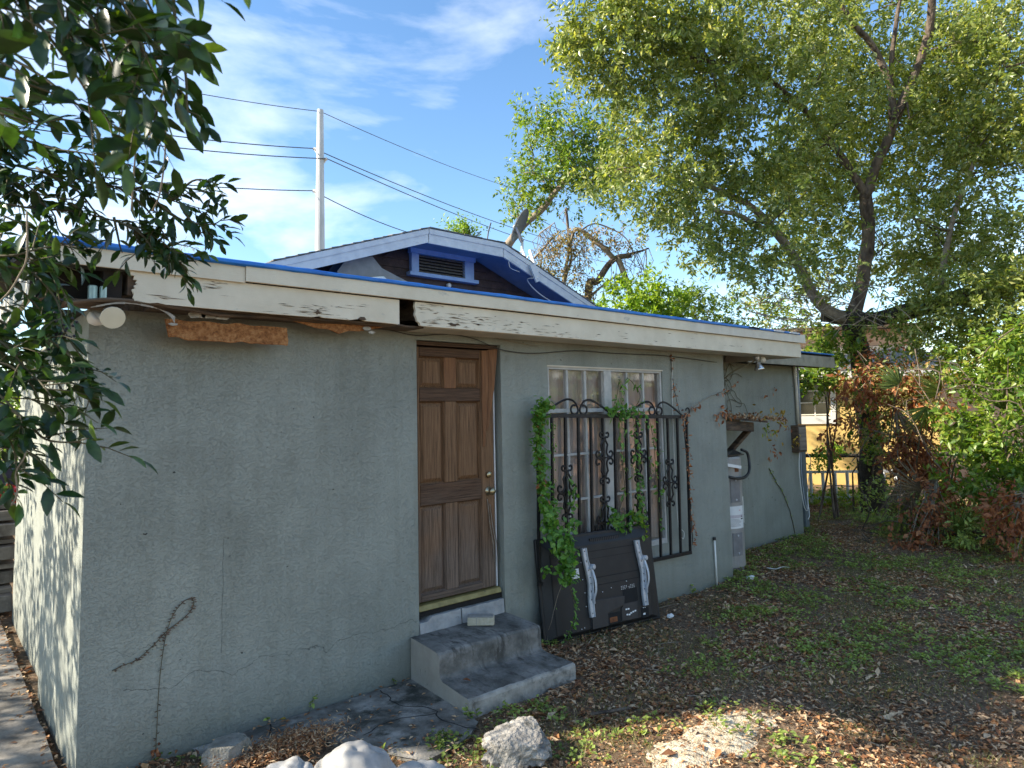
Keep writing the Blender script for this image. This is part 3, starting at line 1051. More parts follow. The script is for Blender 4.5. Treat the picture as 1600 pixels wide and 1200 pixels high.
# ledger at the foot of the open eave and the curled strip hanging off it
mb = MB()
pp = [(-2.66, -0.28, 2.475), (-2.5, -0.285, 2.50), (-2.3, -0.28, 2.51), (-2.1, -0.27, 2.495), (-1.9, -0.24, 2.485), (-1.6, -0.22, 2.49), (-1.2, -0.2, 2.495), (-0.75, -0.25, 2.503)]
for p in [smooth_path(pp, 5)]:
    mb.tube([wob(q, 0.008, 9) for q in p], [0.016 + 0.008 * abs(mnoise.noise(Vector(q * 9))) for q in p], 7, flat=0.7)
build('rotten_ledger', mb, M['wood_dark'], house)
mb = MB()
mb.box(RX0 + 0.06, -2.39, -0.27, -0.02, 2.488, 2.502)
build('eave_floor', mb, M['wood_dark'], house)
mb = MB()
mb.box(-2.49, -2.405, -0.255, -0.16, 2.502, 2.665)
build('eave_block', mb, M['attic'], house)  # blackened: the cavity's deep shade is put into its colour
build('eave_shade_board', MB().box(-2.80, -2.40, -0.10, -0.08, 2.505, 2.69), M['attic'], house)  # added black boards that keep the open eave cavity dark
build('eave_shade_board', MB().box(-2.805, -2.785, -0.265, -0.10, 2.505, 2.69), M['attic'], house)
# torn paper strips
mb = MB()
P_ = smooth_path([(-2.55, -0.29, 2.46), (-2.42, -0.30, 2.493), (-2.28, -0.30, 2.487), (-2.19, -0.29, 2.46), (-2.15, -0.285, 2.425)], 6)
for i in range(len(P_) - 1):
    a, b = P_[i], P_[i + 1]
    w = 0.0035 + 0.014 * max(0, (i - 16)) / 8 + 0.004 * mnoise.noise(Vector(a * 30))
    mb.add([a + [0, 0, -w], b + [0, 0, -w], b + [0.0, -0.004, w], a + [0, -0.004, w]], [(0, 1, 2, 3)])
build('torn_strip', mb, M['paper'], house)
mb = MB()
for (cx, cz, s) in ((-2.02, 2.475, .05), (-1.95, 2.472, .045), (-1.88, 2.468, .035), (-0.93, 2.47, .03), (-0.90, 2.445, .025), (-2.14, 2.41, .02)):
    k = 9
    poly = [(cx + s * 1.2 * math.cos(t) * (0.7 + 0.5 * random.random()), cz + s * 0.45 * math.sin(t) * (0.6 + 0.6 * random.random())) for t in np.linspace(0, 2 * math.pi, k, endpoint=False)]
    mb.prism(poly, -0.215, -0.209, 'y')
build('torn_paper', mb, M['paper'], house, kind='stuff')
# orange fibreboard exposed under the eave
poly = []
for x in np.linspace(-2.15, -1.475, 40):
    poly.append((x, 2.335 + 0.012 * mnoise.noise(Vector((x * 14, 0, 0))) + 0.02 * max(0, (-2.05 - x) * 6)))
for z in np.linspace(2.36, 2.42, 6):
    poly.append((-1.475 + 0.012 * mnoise.noise(Vector((z * 40, 2, 0))), z))
for x in np.linspace(-1.48, -2.17, 40):
    poly.append((x, 2.437 + 0.012 * mnoise.noise(Vector((x * 11, 5, 0)))))
mb = MB()
mb.prism(poly, -0.185, -0.17, 'y')
build('fibreboard_strip', mb, M['fibre'], house, bev=0.004)
poly = [(-1.45, 2.49), (-1.28, 2.452), (-1.2, 2.45), (-1.13, 2.425), (-1.06, 2.45), (-0.98, 2.452), (-0.90, 2.47), (-0.8, 2.492)]
mb = MB()
mb.prism(poly, -0.2, -0.188, 'y')
build('fibreboard_shred', mb, M['fibre'], house, bev=0.003)

# blue tarp rolled over the roof edge
tarp = thing('blue_tarp', 'blue plastic tarp stretched over the flat roof and folded over its front edge', 'tarp', (0, -0.3, 2.78))
mb = MB()
xs_ = np.arange(RX0 - 0.01, RX1 - 0.1, 0.045)
prev = None
vs, fs = [], []
for i, x in enumerate(xs_):
    n_ = mnoise.noise(Vector((x * 2.3, 0, 0)))
    n2 = mnoise.noise(Vector((x * 9, 0, 4)))
    zt_ = 2.800 + 0.004 * n_ + 0.0025 * n2
    bot = 2.768 - 0.006 * max(0, -x * 0.5) + 0.003 * n2
    pr = [(yF - 0.012 + 0.006 * n2, bot), (yF - 0.040 + 0.004 * n_, bot + 0.003), (yF - 0.046 + 0.003 * n2, 2.784), (yF - 0.030, zt_ - 0.003), (yF - 0.005, zt_), (0.2, rz_(0.2) + 0.022 + 0.01 * n2), (1.5, rz_(1.5) + 0.02 + 0.02 * n_), (3.6, rz_(3.6) + 0.02 + 0.02 * n2)]
    for y, z in pr:
        vs.append((x, y, z))
k = 8
for i in range(len(xs_) - 1):
    for j in range(k - 1):
        a = i * k + j
        fs.append((a, a + k, a + k + 1, a + 1))
mb.add(vs, fs)
build('tarp_sheet', mb, M['tarp'], tarp, smooth=True)
for (xa, xb, dz) in ((RX0, -0.9, 0.0), (-0.95, 1.3, 0.001), (1.25, 3.9, 0)):
    mb = MB()
    mb.tube([(x, yF - 0.035, 2.777 + dz + 0.003 * mnoise.noise(Vector((x * 8, 1, 2)))) for x in np.arange(xa, xb, 0.08)], 0.011, 7)
    build('tarp_fold', mb, M['tarp'], tarp, smooth=True)
for k_, x in enumerate((3.7, 4.25, 4.62)):
    mb = MB()
    mb.prism([(x, 2.778), (x + .22, 2.774), (x + .26, 2.79), (x + .1, 2.797), (x + .03, 2.79)], yF - 0.052, yF - 0.046, 'y')
    build('tarp_rag', mb, M['white'] if k_ else M['dark'], tarp)

# second roof edge on the right, over the recess
mb = MB()
mb.box(5.04, 7.59, 0.45, 0.475, 2.50, 2.665)
build('rear_fascia_board', mb, mat('grimy_fascia', [(0.24, 0.22, 0.17), (0.40, 0.37, 0.29)], 5, .7, .3, 40, spots=[((0.08, 0.075, 0.06), 6, .58, (1, 1, 1), .15)]), house)
mb = MB()
mb.box(5.04, 7.57, 0.478, 3.7, 2.655, 2.69)
mb.box(5.04, 7.55, 0.49, 0.745, 2.515, 2.53)
build('rear_roof_deck', mb, M['attic'], house)
mb = MB()
mb.box(5.06, 7.55, 0.43, 3.6, 2.694, 2.712)
o = build('tarp_strip', mb, M['tarp'], tarp)

# ------------------------------------------------------------------ door
door = build('front_door', MB().box(-0.372, 0.364, 0.092, 0.120, 0.50, 2.405), M['door'], house)


def dpart(name, x0, x1, z0, z1, y0, y1, m=None, bev=0.004):
    mb = MB().box(x0, x1, y0, y1, z0, z1)
    return build(name, mb, m or M['door'], door, bev=bev)


dpart('stile', -0.371, -0.35, 0.505, 2.40, 0.052, 0.091)
dpart('stile', 0.232, 0.363, 0.505, 2.40, 0.052, 0.091)
for z0, z1 in ((0.505, 0.555), (1.205, 1.36), (1.985, 2.085), (2.33, 2.40)):
    dpart('rail', -0.349, 0.231, z0, z1, 0.052, 0.091, M['door_rail'])
for z0, z1 in ((0.556, 1.204), (1.361, 1.984), (2.086, 2.329)):
    dpart('mullion', -0.118, -0.004, z0, z1, 0.054, 0.091, M['door_orange'] if z0 > 2 else M['door'])
for x0, x1 in ((-0.349, -0.119), (-0.003, 0.231)):
    for z0, z1 in ((0.556, 1.204), (1.361, 1.984), (2.086, 2.329)):
        # raised field with a sloped moulding round it
        mb = MB()
        a = 0.010
        b = 0.040
        y1, y2, y3 = 0.058, 0.086, 0.063
        r0 = [(x0, y1, z0), (x1, y1, z0), (x1, y1, z1), (x0, y1, z1)]
        r1 = [(x0 + a, y2, z0 + a), (x1 - a, y2, z0 + a), (x1 - a, y2, z1 - a), (x0 + a, y2, z1 - a)]
        r2 = [(x0 + b, y3, z0 + b), (x1 - b, y3, z0 + b), (x1 - b, y3, z1 - b), (x0 + b, y3, z1 - b)]
        mb.add(r0 + r1 + r2, [(i, (i + 1) % 4, 4 + (i + 1) % 4, 4 + i) for i in range(4)] + [(4 + i, 4 + (i + 1) % 4, 8 + (i + 1) % 4, 8 + i) for i in range(4)] + [(8, 9, 10, 11)])
        build('door_panel', mb, M['door'], door)
# split veneer on the latch side, peeling outward
mb = MB()
mb.add([(0.245, 0.046, 2.395), (0.30, 0.030, 2.40), (0.285, 0.022, 2.0), (0.262, 0.036, 1.62), (0.250, 0.048, 1.62), (0.243, 0.048, 2.0)], [(0, 1, 2, 5), (5, 2, 3, 4)])
mb.add([(0.31, 0.036, 2.405), (0.385, 0.008, 2.41), (0.345, 0.006, 2.1), (0.290, 0.03, 1.75), (0.273, 0.046, 1.75), (0.295, 0.044, 2.1)], [(0, 1, 2, 5), (5, 2, 3, 4)])
o = build('split_veneer', mb, M['door_orange'], door, label='raw orange veneer strip peeling off the latch side')
s_ = o.modifiers.new('solid', 'SOLIDIFY')
s_.thickness = 0.005
for i in range(5):
    mb = MB()
    x = 0.27 + i * 0.012
    mb.tube([(x, 0.045, 1.22 - i * .02), (x + 0.01, 0.03, 1.0), (x + 0.035, 0.025, 0.85), (x + 0.055, 0.04, 0.72 - .02 * i)], [0.003, 0.005, 0.004, 0.001], 4, flat=0.5)
    build('wood_splinter', mb, M['paper'] if i % 2 else M['door'], door)
# jambs and header, white inner strip
for n_, x0, x1, mm, y0 in (('door_jamb', -0.402, -0.375, M['door'], 0.045), ('door_jamb', 0.367, 0.378, M['white'], 0.05), ('door_stop', 0.38, 0.407, M['wood_dark'], 0.09)):
    build(n_, MB().box(x0, x1, y0, 0.15, 0.50, 2.41), mm, house, bev=0.002)
build('door_header', MB().box(-0.402, 0.407, 0.04, 0.15, 2.412, 2.442), M['door_rail'], house, bev=0.002)
build('door_threshold', MB().hexa([(-0.40, 0.0, 0.455), (0.38, 0.0, 0.462), (0.38, 0.14, 0.462), (-0.40, 0.14, 0.455), (-0.40, 0.02, 0.492), (0.38, 0.02, 0.498), (0.38, 0.14, 0.498), (-0.40, 0.14, 0.492)]), M['threshold'], house, bev=0.004)
build('door_sill_gap', MB().box(-0.40, 0.40, 0.03, 0.14, 0.41, 0.452), M['dark'], house)
mb = MB()
xs_ = np.linspace(-0.40, 0.395, 24)
for i in range(23):
    a, b = xs_[i], xs_[i + 1]
    if 9.2 < i < 10.8:
        b -= 0.012

    def fz(x): return 0.408 + 0.012 * mnoise.noise(Vector((x * 12, 0, 1))) - (0.03 if x < -0.33 else 0)
    def fy(x): return -0.012 + 0.012 * mnoise.noise(Vector((x * 9, 4, 1)))
    mb.hexa([(a, fy(a), 0.302), (b, fy(b), 0.302), (b, 0.14, 0.302), (a, 0.14, 0.302), (a, fy(a) + .01, fz(a)), (b, fy(b) + .01, fz(b)), (b, 0.14, fz(b)), (a, 0.14, fz(a))])
build('sill_block', mb, M['sill'], house)
# hardware
for n_, x, z, r in (('deadbolt', 0.300, 1.392, 0.026), ('door_knob', 0.300, 1.262, 0.03)):
    mb = MB()
    prof = [(r * 1.15, 0), (r * 1.15, 0.006), (r * 0.5, 0.01), (r * 0.45, 0.03), (r * 0.9, 0.038), (r, 0.052), (r * 0.75, 0.066), (0.001, 0.07)] if n_ == 'door_knob' else [(r, 0), (r, 0.016), (r * 0.8, 0.022), (0.001, 0.023)]
    mb.lathe(prof, (x, 0.052, z), (0, -1, 0), 20)
    build(n_, mb, M['brass'], door, smooth=True)

# ------------------------------------------------------------------ window
win = build('window', MB().box(WIN[0], WIN[1], 0.106, 0.112, WIN[2], WIN[3]), M['curtain'], house, label='tall many-paned window with faded curtain')
fr = [(WIN[0], 0.972, WIN[2], WIN[3]), (2.548, WIN[1], WIN[2], WIN[3]), (0.973, 2.547, 2.265, WIN[3]), (0.973, 2.547, WIN[2], 0.60), (1.685, 1.79, 0.601, 2.264)]
for i, (a, b, c, d) in enumerate(fr):
    build('window_frame', MB().box(a, b, 0.012 if i < 4 else 0.006, 0.105, c, d), M['oldframe'], win, bev=0.002)
for (sx0, sx1) in ((0.973, 1.684), (1.791, 2.547)):
    wdt = (sx1 - sx0)
    rows = [(1.915, 2.264), (1.515, 1.88), (1.11, 1.495), (0.601, 1.09)]
    for (a, b) in ((1.88, 1.915), (1.495, 1.515), (1.09, 1.11)):
        build('muntin', MB().box(sx0 + .001, sx1 - .001, 0.028, 0.05, a, b), M['oldframe'], win)
    for ri, (a, b) in enumerate(rows):
        nc = 3
        for c in range(nc):
            xa, xb = sx0 + wdt * c / nc, sx0 + wdt * (c + 1) / nc
            if c < nc - 1:
                build('muntin', MB().box(xb - 0.012, xb + 0.012, 0.026, 0.05, a + .001, b - .001), M['oldframe'], win)
            t = (random.random() - 0.5) * 0.004
            mb = MB()
            mb.add([(xa, 0.046 + t, a), (xb, 0.046 - t, a), (xb, 0.046 - t, b), (xa, 0.046 + t, b)], [(0, 1, 2, 3)])
            build('pane', mb, M['glass'], win)
# ragged stucco edge trim round the window head
build('window_head_trim', MB().box(WIN[0] - 0.008, WIN[1] + 0.008, -0.006, 0.004, WIN[3] - 0.004, WIN[3] + 0.008), M['cream_dirty'], house)

# ------------------------------------------------------------------ small lean-to over the water heater
shelf = build('heater_roof', MB().hexa([(3.70, -0.05, 1.775), (5.12, 0.26, 1.70), (5.3, 0.745, 1.74), (3.73, 0.745, 1.86), (3.70, -0.05, 1.80), (5.12, 0.26, 1.725), (5.3, 0.745, 1.765), (3.73, 0.745, 1.885)]), M['wood_dark'], house, bev=0.004)
build('heater_roof_beam', MB().beam((3.725, 0.02, 1.705), (4.75, 0.27, 1.655), 0.04, 0.115), M['wood_dark'], house, bev=0.004)
build('heater_roof_brace', MB().beam((4.78, 0.33, 1.63), (4.42, 0.50, 1.27), 0.04, 0.085, up=(0, 1, 0)), M['wood_dark'], house, bev=0.004)
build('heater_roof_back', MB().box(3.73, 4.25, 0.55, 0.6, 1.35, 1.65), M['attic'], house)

# ------------------------------------------------------------------ steps
st = thing('concrete_steps', 'two worn grey concrete steps with a pale side below the wooden door', 'steps', (0, 0, 0))
def steps_block(name, poly, z0, z1, m, bev=0.012):
    mb = MB()
    mb.prism(poly, z0, z1, 'z')
    return build(name, mb, m, st, bev=bev, seg=3)
mb = MB()
# body: one profile across both steps, nosing slightly rounded and the riser foot coved
prof = [(-0.012, -0.1), (-0.012, 0.300), (-0.30, 0.297), (-0.402, 0.292), (-0.418, 0.28), (-0.424, 0.25), (-0.426, 0.17), (-0.43, 0.145), (-0.445, 0.128), (-0.47, 0.12), (-0.77, 0.112), (-0.788, 0.106), (-0.795, 0.09), (-0.795, -0.1)]
nX = 90
vs, fs = [], []
for i in range(nX + 1):
    x = -0.485 + (0.40 + 0.485) * i / nX
    for j, (y, z) in enumerate(prof):
        e = mnoise.noise_vector(Vector((x * 6, y * 6, z * 6))) * 0.006
        e2 = mnoise.noise_vector(Vector((x * 26, y * 26, z * 26))) * 0.004
        xx = x + (0.035 * (1 - i / nX) * (-y) * -1 if i == 0 else 0)
        skew = -0.04 * (-y)
        vs.append((xx + skew + e.x, y - 0.03 * (x - 0.0) * (1 if y < -0.1 else 0) + (e.y + e2.y if y < -0.05 else 0), z + (e.z + e2.z) * (1 if z > 0 else 0)))
kk = len(prof)
for i in range(nX):
    for j in range(kk - 1):
        a = i * kk + j
        fs.append((a, a + 1, a + 1 + kk, a + kk))
mi = [0] * len(fs)
for q in range(nX):
    for j in (10, 11, 12):
        mi[q * (kk - 1) + j] = 2
fs.append(tuple(range(kk)))
fs.append(tuple(range(nX * kk + kk - 1, nX * kk - 1, -1)))
mb.add(vs, fs)
mb.m = mi + [1, 0]
sb = build('step_body', mb, [M['concrete'], M['concrete_pale'], M['edge_white']], st)
# joints scored down the pale side
for y in (-0.16, -0.43, -0.60):
    hz = 0.285 if y > -0.4 else 0.108
    xx = -0.4865 - 0.04 * (-y) - 0.0035
    mb = MB()
    zz = np.linspace(0.0, hz, 6)
    for a, b in zip(zz[:-1], zz[1:]):
        ja, jb = 0.01 * mnoise.noise(Vector((a * 9, y * 9, 0))), 0.01 * mnoise.noise(Vector((b * 9, y * 9, 0)))
        mb.add([(xx, y + ja - .0018, a), (xx, y + ja + .0018, a), (xx, y + jb + .0018, b), (xx, y + jb - .0018, b)], [(0, 1, 2, 3)])
    build('joint', mb, M['dark'], st)

# brick lying on the top step
bk = thing('concrete_brick', 'tan concrete brick lying on the top step in front of the door', 'brick', (0.06, -0.13, 0.305), rad(-42))
build('brick_body', MB().box(-0.10, 0.10, -0.045, 0.045, 0, 0.058), [M['brick']], bk, local=True, bev=0.005)
build('brick_top', MB().box(-0.096, 0.096, -0.042, 0.042, 0.0575, 0.066), [M['brick_top']], bk, local=True, bev=0.004)
build('brick_joint', MB().box(-0.032, -0.029, -0.0465, -0.044, 0.0, 0.057), [M['ink']], bk, local=True)

# ================================================================== GABLED HOUSE BEHIND
gh = thing('gabled_house', 'taller house behind the flat roof with a clipped white gable, louvered vent and dark siding', 'house', (2.5, 3.9, 0))
GY = 3.9
SID = M['siding']
zb = 2.9
prof_top = [(-1.60, 3.17), (-0.255, 3.66), (1.86, 4.395), (3.17, 4.385), (5.2, 3.60), (8.6, 2.30)]


def rake_z(x):
    for (x0, z0), (x1, z1) in zip(prof_top[:-1], prof_top[1:]):
        if x0 <= x <= x1:
            return z0 + (z1 - z0) * (x - x0) / (x1 - x0)
    return 2.3


# siding boards, each its own course
zc = zb
while zc < 4.3:
    z1 = zc + 0.118
    xsn = [x for x in np.arange(-1.1, 6.6, 0.02) if rake_z(x) - 0.16 > z1]
    if xsn:
        a, b = xsn[0] - 0.25, xsn[-1] + 0.25
        mb = MB()
        mb.hexa([(a, GY - 0.018, zc), (b, GY - 0.018, zc), (b, GY + 0.02, zc), (a, GY + 0.02, zc), (a + 0.16, GY - 0.004, z1), (b - 0.16, GY - 0.004, z1), (b - 0.16, GY + 0.02, z1), (a + 0.16, GY + 0.02, z1)])
        build('siding_board', mb, SID, gh)
    zc += 0.12
mb = MB()
mb.add([(x, GY + 0.03, z - 0.05) for x, z in prof_top] + [(8.6, GY + 0.03, 0), (-1.3, GY + 0.03, 0)], [tuple(range(8))])
mb.box(-1.3, -1.2, GY + 0.05, 11.5, 0, 2.6)
mb.box(6.5, 6.6, GY + 0.05, 11.5, 0, 2.6)
build('gable_wall', mb, SID, gh)
# roof planes and underside
segs = list(zip(prof_top[:-1], prof_top[1:]))
mb = MB()
for k_, ((x0, z0), (x1, z1)) in enumerate(segs):
    if k_ == 2:
        continue
    mb.hexa([(x0, 3.22, z0 - 0.05), (x1, 3.22, z1 - 0.05), (x1, 12, z1 - 0.05), (x0, 12, z0 - 0.05), (x0, 3.22, z0 - 0.012), (x1, 3.22, z1 - 0.012), (x1, 12, z1 - 0.012), (x0, 12, z0 - 0.012)])
build('roof_deck', mb, M['grey_paint'], gh)
mb = MB()
mb.hexa([(1.86, 3.22, 4.345), (3.17, 3.22, 4.335), (2.6, 5.2, 4.80), (2.45, 5.2, 4.80), (1.86, 3.22, 4.383), (3.17, 3.22, 4.373), (2.6, 5.2, 4.84), (2.45, 5.2, 4.84)])
mb.hexa([(1.86, 3.25, 4.34), (2.45, 5.2, 4.80), (2.45, 12, 4.8), (1.86, 12, 4.34), (1.86, 3.25, 4.38), (2.45, 5.2, 4.84), (2.45, 12, 4.84), (1.86, 12, 4.38)])
mb.hexa([(3.17, 3.25, 4.33), (3.17, 12, 4.33), (2.6, 12, 4.8), (2.6, 5.2, 4.80), (3.17, 3.25, 4.37), (3.17, 12, 4.37), (2.6, 12, 4.84), (2.6, 5.2, 4.84)])
build('clipped_roof', mb, M['slate'], gh)
# shingle tabs showing along the rakes
for k_, ((x0, z0), (x1, z1)) in enumerate(segs):
    ln = math.hypot(x1 - x0, z1 - z0)
    nS = int(ln / 0.145)
    for i in range(nS):
        if k_ in (0, 4):
            break
        t0, t1 = i / nS, (i + 1.15) / nS
        up = k_ < 2
        xa, za = x0 + (x1 - x0) * t0, z0 + (z1 - z0) * t0
        xb, zb_ = x0 + (x1 - x0) * t1, z0 + (z1 - z0) * t1
        ya = 3.165 + random.uniform(-0.01, 0.01)
        l0, l1 = (0.004, -0.008) if up else (-0.008, 0.004)
        if k_ == 2:
            l0 = l1 = 0
        mb = MB()
        mb.hexa([(xa, ya, za + l0), (xb, ya, zb_ + l1), (xb, 4.2, zb_ + l1), (xa, 4.2, za + l0), (xa, ya, za + l0 + 0.014), (xb, ya, zb_ + l1 + 0.014), (xb, 4.2, zb_ + l1 + 0.014), (xa, 4.2, za + l0 + 0.014)])
        build('shingle', mb, M['slate'], gh)


def rake(name, i0, i1, top, bot, y0, y1, m):
    pts = prof_top[i0:i1 + 1]
    poly = [(x, z - top) for x, z in pts] + [(x, z - bot) for x, z in reversed(pts)]
    mb = MB()
    mb.prism(poly, y0, y1, 'y')
    return build(name, mb, m, gh, bev=0.004)


rake('rake_trim', 0, 2, 0.012, 0.075, 3.175, 3.20, M['white'])
rake('rake_trim', 2, 5, 0.012, 0.075, 3.175, 3.20, M['white'])
rake('rake_board', 0, 1, 0.076, 0.19, 3.19, 3.215, M['white'])
rake('rake_board', 1, 2, 0.076, 0.19, 3.19, 3.215, M['white'])
rake('rake_board', 2, 3, 0.076, 0.20, 3.19, 3.215, M['white'])
rake('rake_board', 3, 5, 0.076, 0.20, 3.19, 3.215, M['white'])
# eave soffit seen from below, blue bounce light put into its colour
for k_, ((x0, z0), (x1, z1)) in enumerate(segs):
    if k_ in (2,):
        continue
    mb = MB()
    mb.hexa([(x0, 3.216, z0 - 0.09), (x1, 3.216, z1 - 0.09), (x1, GY + 0.02, z1 - 0.09), (x0, GY + 0.02, z0 - 0.09), (x0, 3.216, z0 - 0.055), (x1, 3.216, z1 - 0.055), (x1, GY + 0.02, z1 - 0.055), (x0, GY + 0.02, z0 - 0.055)])
    build('eave_soffit', mb, MATS.get('soffit_blue_bounce') or mat('soffit_blue_bounce', [(0.22, 0.28, 0.42), (0.28, 0.34, 0.48)], 5, 0.7), gh)
mb = MB()
mb.box(1.90, 3.14, 3.216, GY + 0.02, 4.275, 4.30)
build('eave_soffit', mb, MATS['soffit_blue_bounce'], gh)
# louvered vent
v0x, v1x = 1.965, 3.13
for (a, b, c, d, y, n_) in ((v0x, v1x, 4.205, 4.33, 3.80, 'vent_head'), (v0x + .02, v0x + .145, 3.93, 4.204, 3.81, 'vent_casing'), (v1x - .20, v1x - .03, 3.93, 4.204, 3.81, 'vent_casing'), (v0x - .03, v1x + .03, 3.875, 3.929, 3.77, 'vent_sill')):
    build(n_, MB().box(a, b, y, GY - 0.02, c, d), mat('pale_blue_trim', [(0.26, 0.40, 0.66), (0.36, 0.50, 0.74)], 8, 0.6, spots=[((0.5, 0.52, 0.55), 12, .66, (1, 1, 1))]), gh, bev=0.004)
build('vent_back', MB().box(v0x + .14, v1x - .2, GY - 0.018, GY - 0.01, 3.93, 4.204), M['dark'], gh)
for i in range(6):
    z = 3.945 + i * 0.045
    mb = MB()
    mb.hexa([(v0x + .147, 3.82, z - 0.004), (v1x - .203, 3.82, z - 0.004), (v1x - .203, 3.872, z + 0.026), (v0x + .147, 3.872, z + 0.026), (v0x + .147, 3.82, z + 0.004), (v1x - .203, 3.82, z + 0.004), (v1x - .203, 3.872, z + 0.034), (v0x + .147, 3.872, z + 0.034)])
    build('louver_slat', mb, M['slate'], gh)

# grey air duct lying on the roof by the gable
duct = thing('air_duct', 'dull grey metal duct hood lying on the flat roof against the dark gable', 'air duct', (1.2, 3.45, 3.12))
mb = MB()
poly = [(0.70, 3.70), (0.82, 3.87), (1.15, 3.93), (1.28, 3.80), (1.80, 3.62), (1.83, 3.4), (1.6, 3.14), (0.8, 3.14), (0.78, 3.5)]
mb.prism(poly, 3.45, 3.80, 'y')
build('duct_hood', mb, M['ducttan'], duct, bev=0.03, seg=3)
mb = MB()
mb.prism([(0.86, 3.62), (1.30, 3.70), (1.35, 3.66), (1.86, 3.58), (1.84, 3.40), (0.95, 3.42)], 3.41, 3.445, 'y')
build('duct_flange', mb, M['galv'], duct, bev=0.01)

# small knob insulators under the vent
for i, (x, z) in enumerate(((2.63, 3.80), (2.50, 3.72))):
    ins = thing('cable_insulator', 'white ceramic insulator ' + ('just under the gable vent sill' if i == 0 else 'low on the gable, nearest the blue tarp'), 'insulator', (x, 3.85, z), group='insulators under the gable vent')
    mb = MB()
    mb.lathe([(0.02, 0), (0.036, 0.012), (0.022, 0.03), (0.036, 0.048), (0.02, 0.06)], (0, 0, 0), (0, -1, 0), 14)
    build('knob', mb, M['whiteplastic'], ins, local=True, smooth=True)
    mb = MB()
    mb.tube([(0, -0.03, 0), (0.08, -0.04, 0.01), (0.3, -0.03, -0.02), (0.42, 0.02, -0.03)], 0.006, 5)
    build('wire_tail', mb, M['wire'], ins, local=True)

# satellite dish seen almost edge-on
dish = thing('satellite_dish', 'grey satellite dish on a white bracket at the right rake of the gabled roof', 'satellite dish', (3.62, 3.14, 4.05))
DC = W(813, 352, 11.1)
ax_ = nrm(np.array([[0.72, -0.30, 0.25]]))[0]
# dish face turned to the right of the picture so that its edge shows
rr_, uu_ = _r, _u
tilt = nrm((uu_ * 1.0 + rr_ * 0.50)[None])[0]
nrmv = nrm((rr_ * 0.90 - uu_ * 0.45 + _f * -0.26)[None])[0]
mb = MB()
e1 = tilt - nrmv * (tilt @ nrmv)
e1 /= np.linalg.norm(e1)
e2 = np.cross(nrmv, e1)
nR, nT = 6, 26
vs, fs = [], []
for side_ in (0, 1):
    for i in range(nR + 1):
        r_ = i / nR
        for j in range(nT):
            t = 2 * math.pi * j / nT
            vs.append(DC + e1 * 0.29 * r_ * math.cos(t) + e2 * 0.25 * r_ * math.sin(t) - nrmv * (0.05 * (1 - r_ * r_) + 0.012 * side_))
for side_ in (0, 1):
    o_ = side_ * (nR + 1) * nT
    for i in range(nR):
        for j in range(nT):
            a, b = o_ + i * nT + j, o_ + i * nT + (j + 1) % nT
            fs.append((a, b, b + nT, a + nT) if side_ else (a, a + nT, b + nT, b))
for j in range(nT):
    a, b = nR * nT + j, nR * nT + (j + 1) % nT
    o_ = (nR + 1) * nT
    fs.append((a, b, b + o_, a + o_))
mb.add(vs, fs)
build('reflector', mb, M['dishgrey'], dish, smooth=True)
mb = MB()
back = DC - nrmv * 0.06
foot = np.array([3.72, 3.13, 4.02])
hub = W(816, 378, 11.15)
mb.tube([back, back - nrmv * 0.05 - _u * 0.06, hub], 0.035, 8)
build('dish_mount', mb, M['galv'], dish, smooth=True)
mb = MB()
mb.tube([hub, W(816, 390, 11.1), W(822, 406, 10.9), foot + [0.02, 0, 0.12]], 0.022, 8)
mb.tube([W(828, 392, 10.8), foot + [0.05, 0, 0.0]], 0.028, 8)
mb.tube([W(816, 392, 11.1), W(803, 402, 11.0)], 0.018, 6)
mb.tube([W(826, 400, 10.9), W(816, 418, 10.75)], 0.014, 6)
mb.beam(foot + [-0.05, -0.01, 0.10], foot + [0.07, -0.01, -0.14], 0.11, 0.03, up=(0, 1, 0))
build('mast_bracket', mb, M['white'], dish)
cab = smooth_path([foot + [0.03, -0.04, -0.1], WY(824, 437, 3.3), WY(838, 455, 3.35), WY(860, 470, 3.4), WY(884, 480, 3.4)], 6)
mb = MB()
mb.tube(cab, 0.009, 6)
mb.tube(smooth_path([WY(812, 415, 3.16), WY(797, 405, 3.16), WY(797, 418, 3.16), WY(812, 425, 3.16)], 5), 0.004, 5)
build('coax_cable', mb, M['whiteplastic'], dish, smooth=True)
# roof antenna spike
an = thing('roof_spike', 'thin dark rod standing on the ridge of the gabled house left of the dish', 'antenna', WY(761, 374, 4.2))
mb = MB()
mb.tube([WY(761, 378, 4.2), WY(763, 362, 4.2), WY(767, 348, 4.2)], [0.010, 0.012, 0.012], 6)
build('rod', mb, M['wire'], an)

# ================================================================== UTILITY POLE AND WIRES
PB = np.array([19.75, 44.9, 0.0])
pole = thing('utility_pole', 'tall slender grey transmission pole rising behind the gabled roof', 'utility pole', PB)
mb = MB()
mb.tube([PB, PB + [-0.2, -0.45, 14.9], PB + [-0.40, -0.9, 25.93]], [0.50, 0.37, 0.24], 12)
build('pole_shaft', mb, M['pole'], pole, smooth=False)
att = []
for (u, v, us, vs_) in ((500, 236, 490, 232), (502, 250, 511, 248), (500, 301, 489, 298)):
    a, b = W(u, v, 53), W(us, vs_, 53)
    mb = MB()
    mb.tube([a, b], [0.16, 0.13], 8)
    mb.tube([a + (0, 0, -0.5), b], [0.06, 0.06], 6)
    build('insulator_arm', mb, M['white'], pole)
    att.append(b)
top = PB + [-0.40, -0.9, 25.8]
WL = [('highest', W(-160, 40, 34), top, W(905, 318, 110)), ('second', W(-160, 140, 34), att[0], W(960, 398, 110)), ('third', W(-160, 166, 34), att[1], W(960, 412, 110)), ('lowest', W(-160, 232, 34), att[2], W(760, 384, 75))]
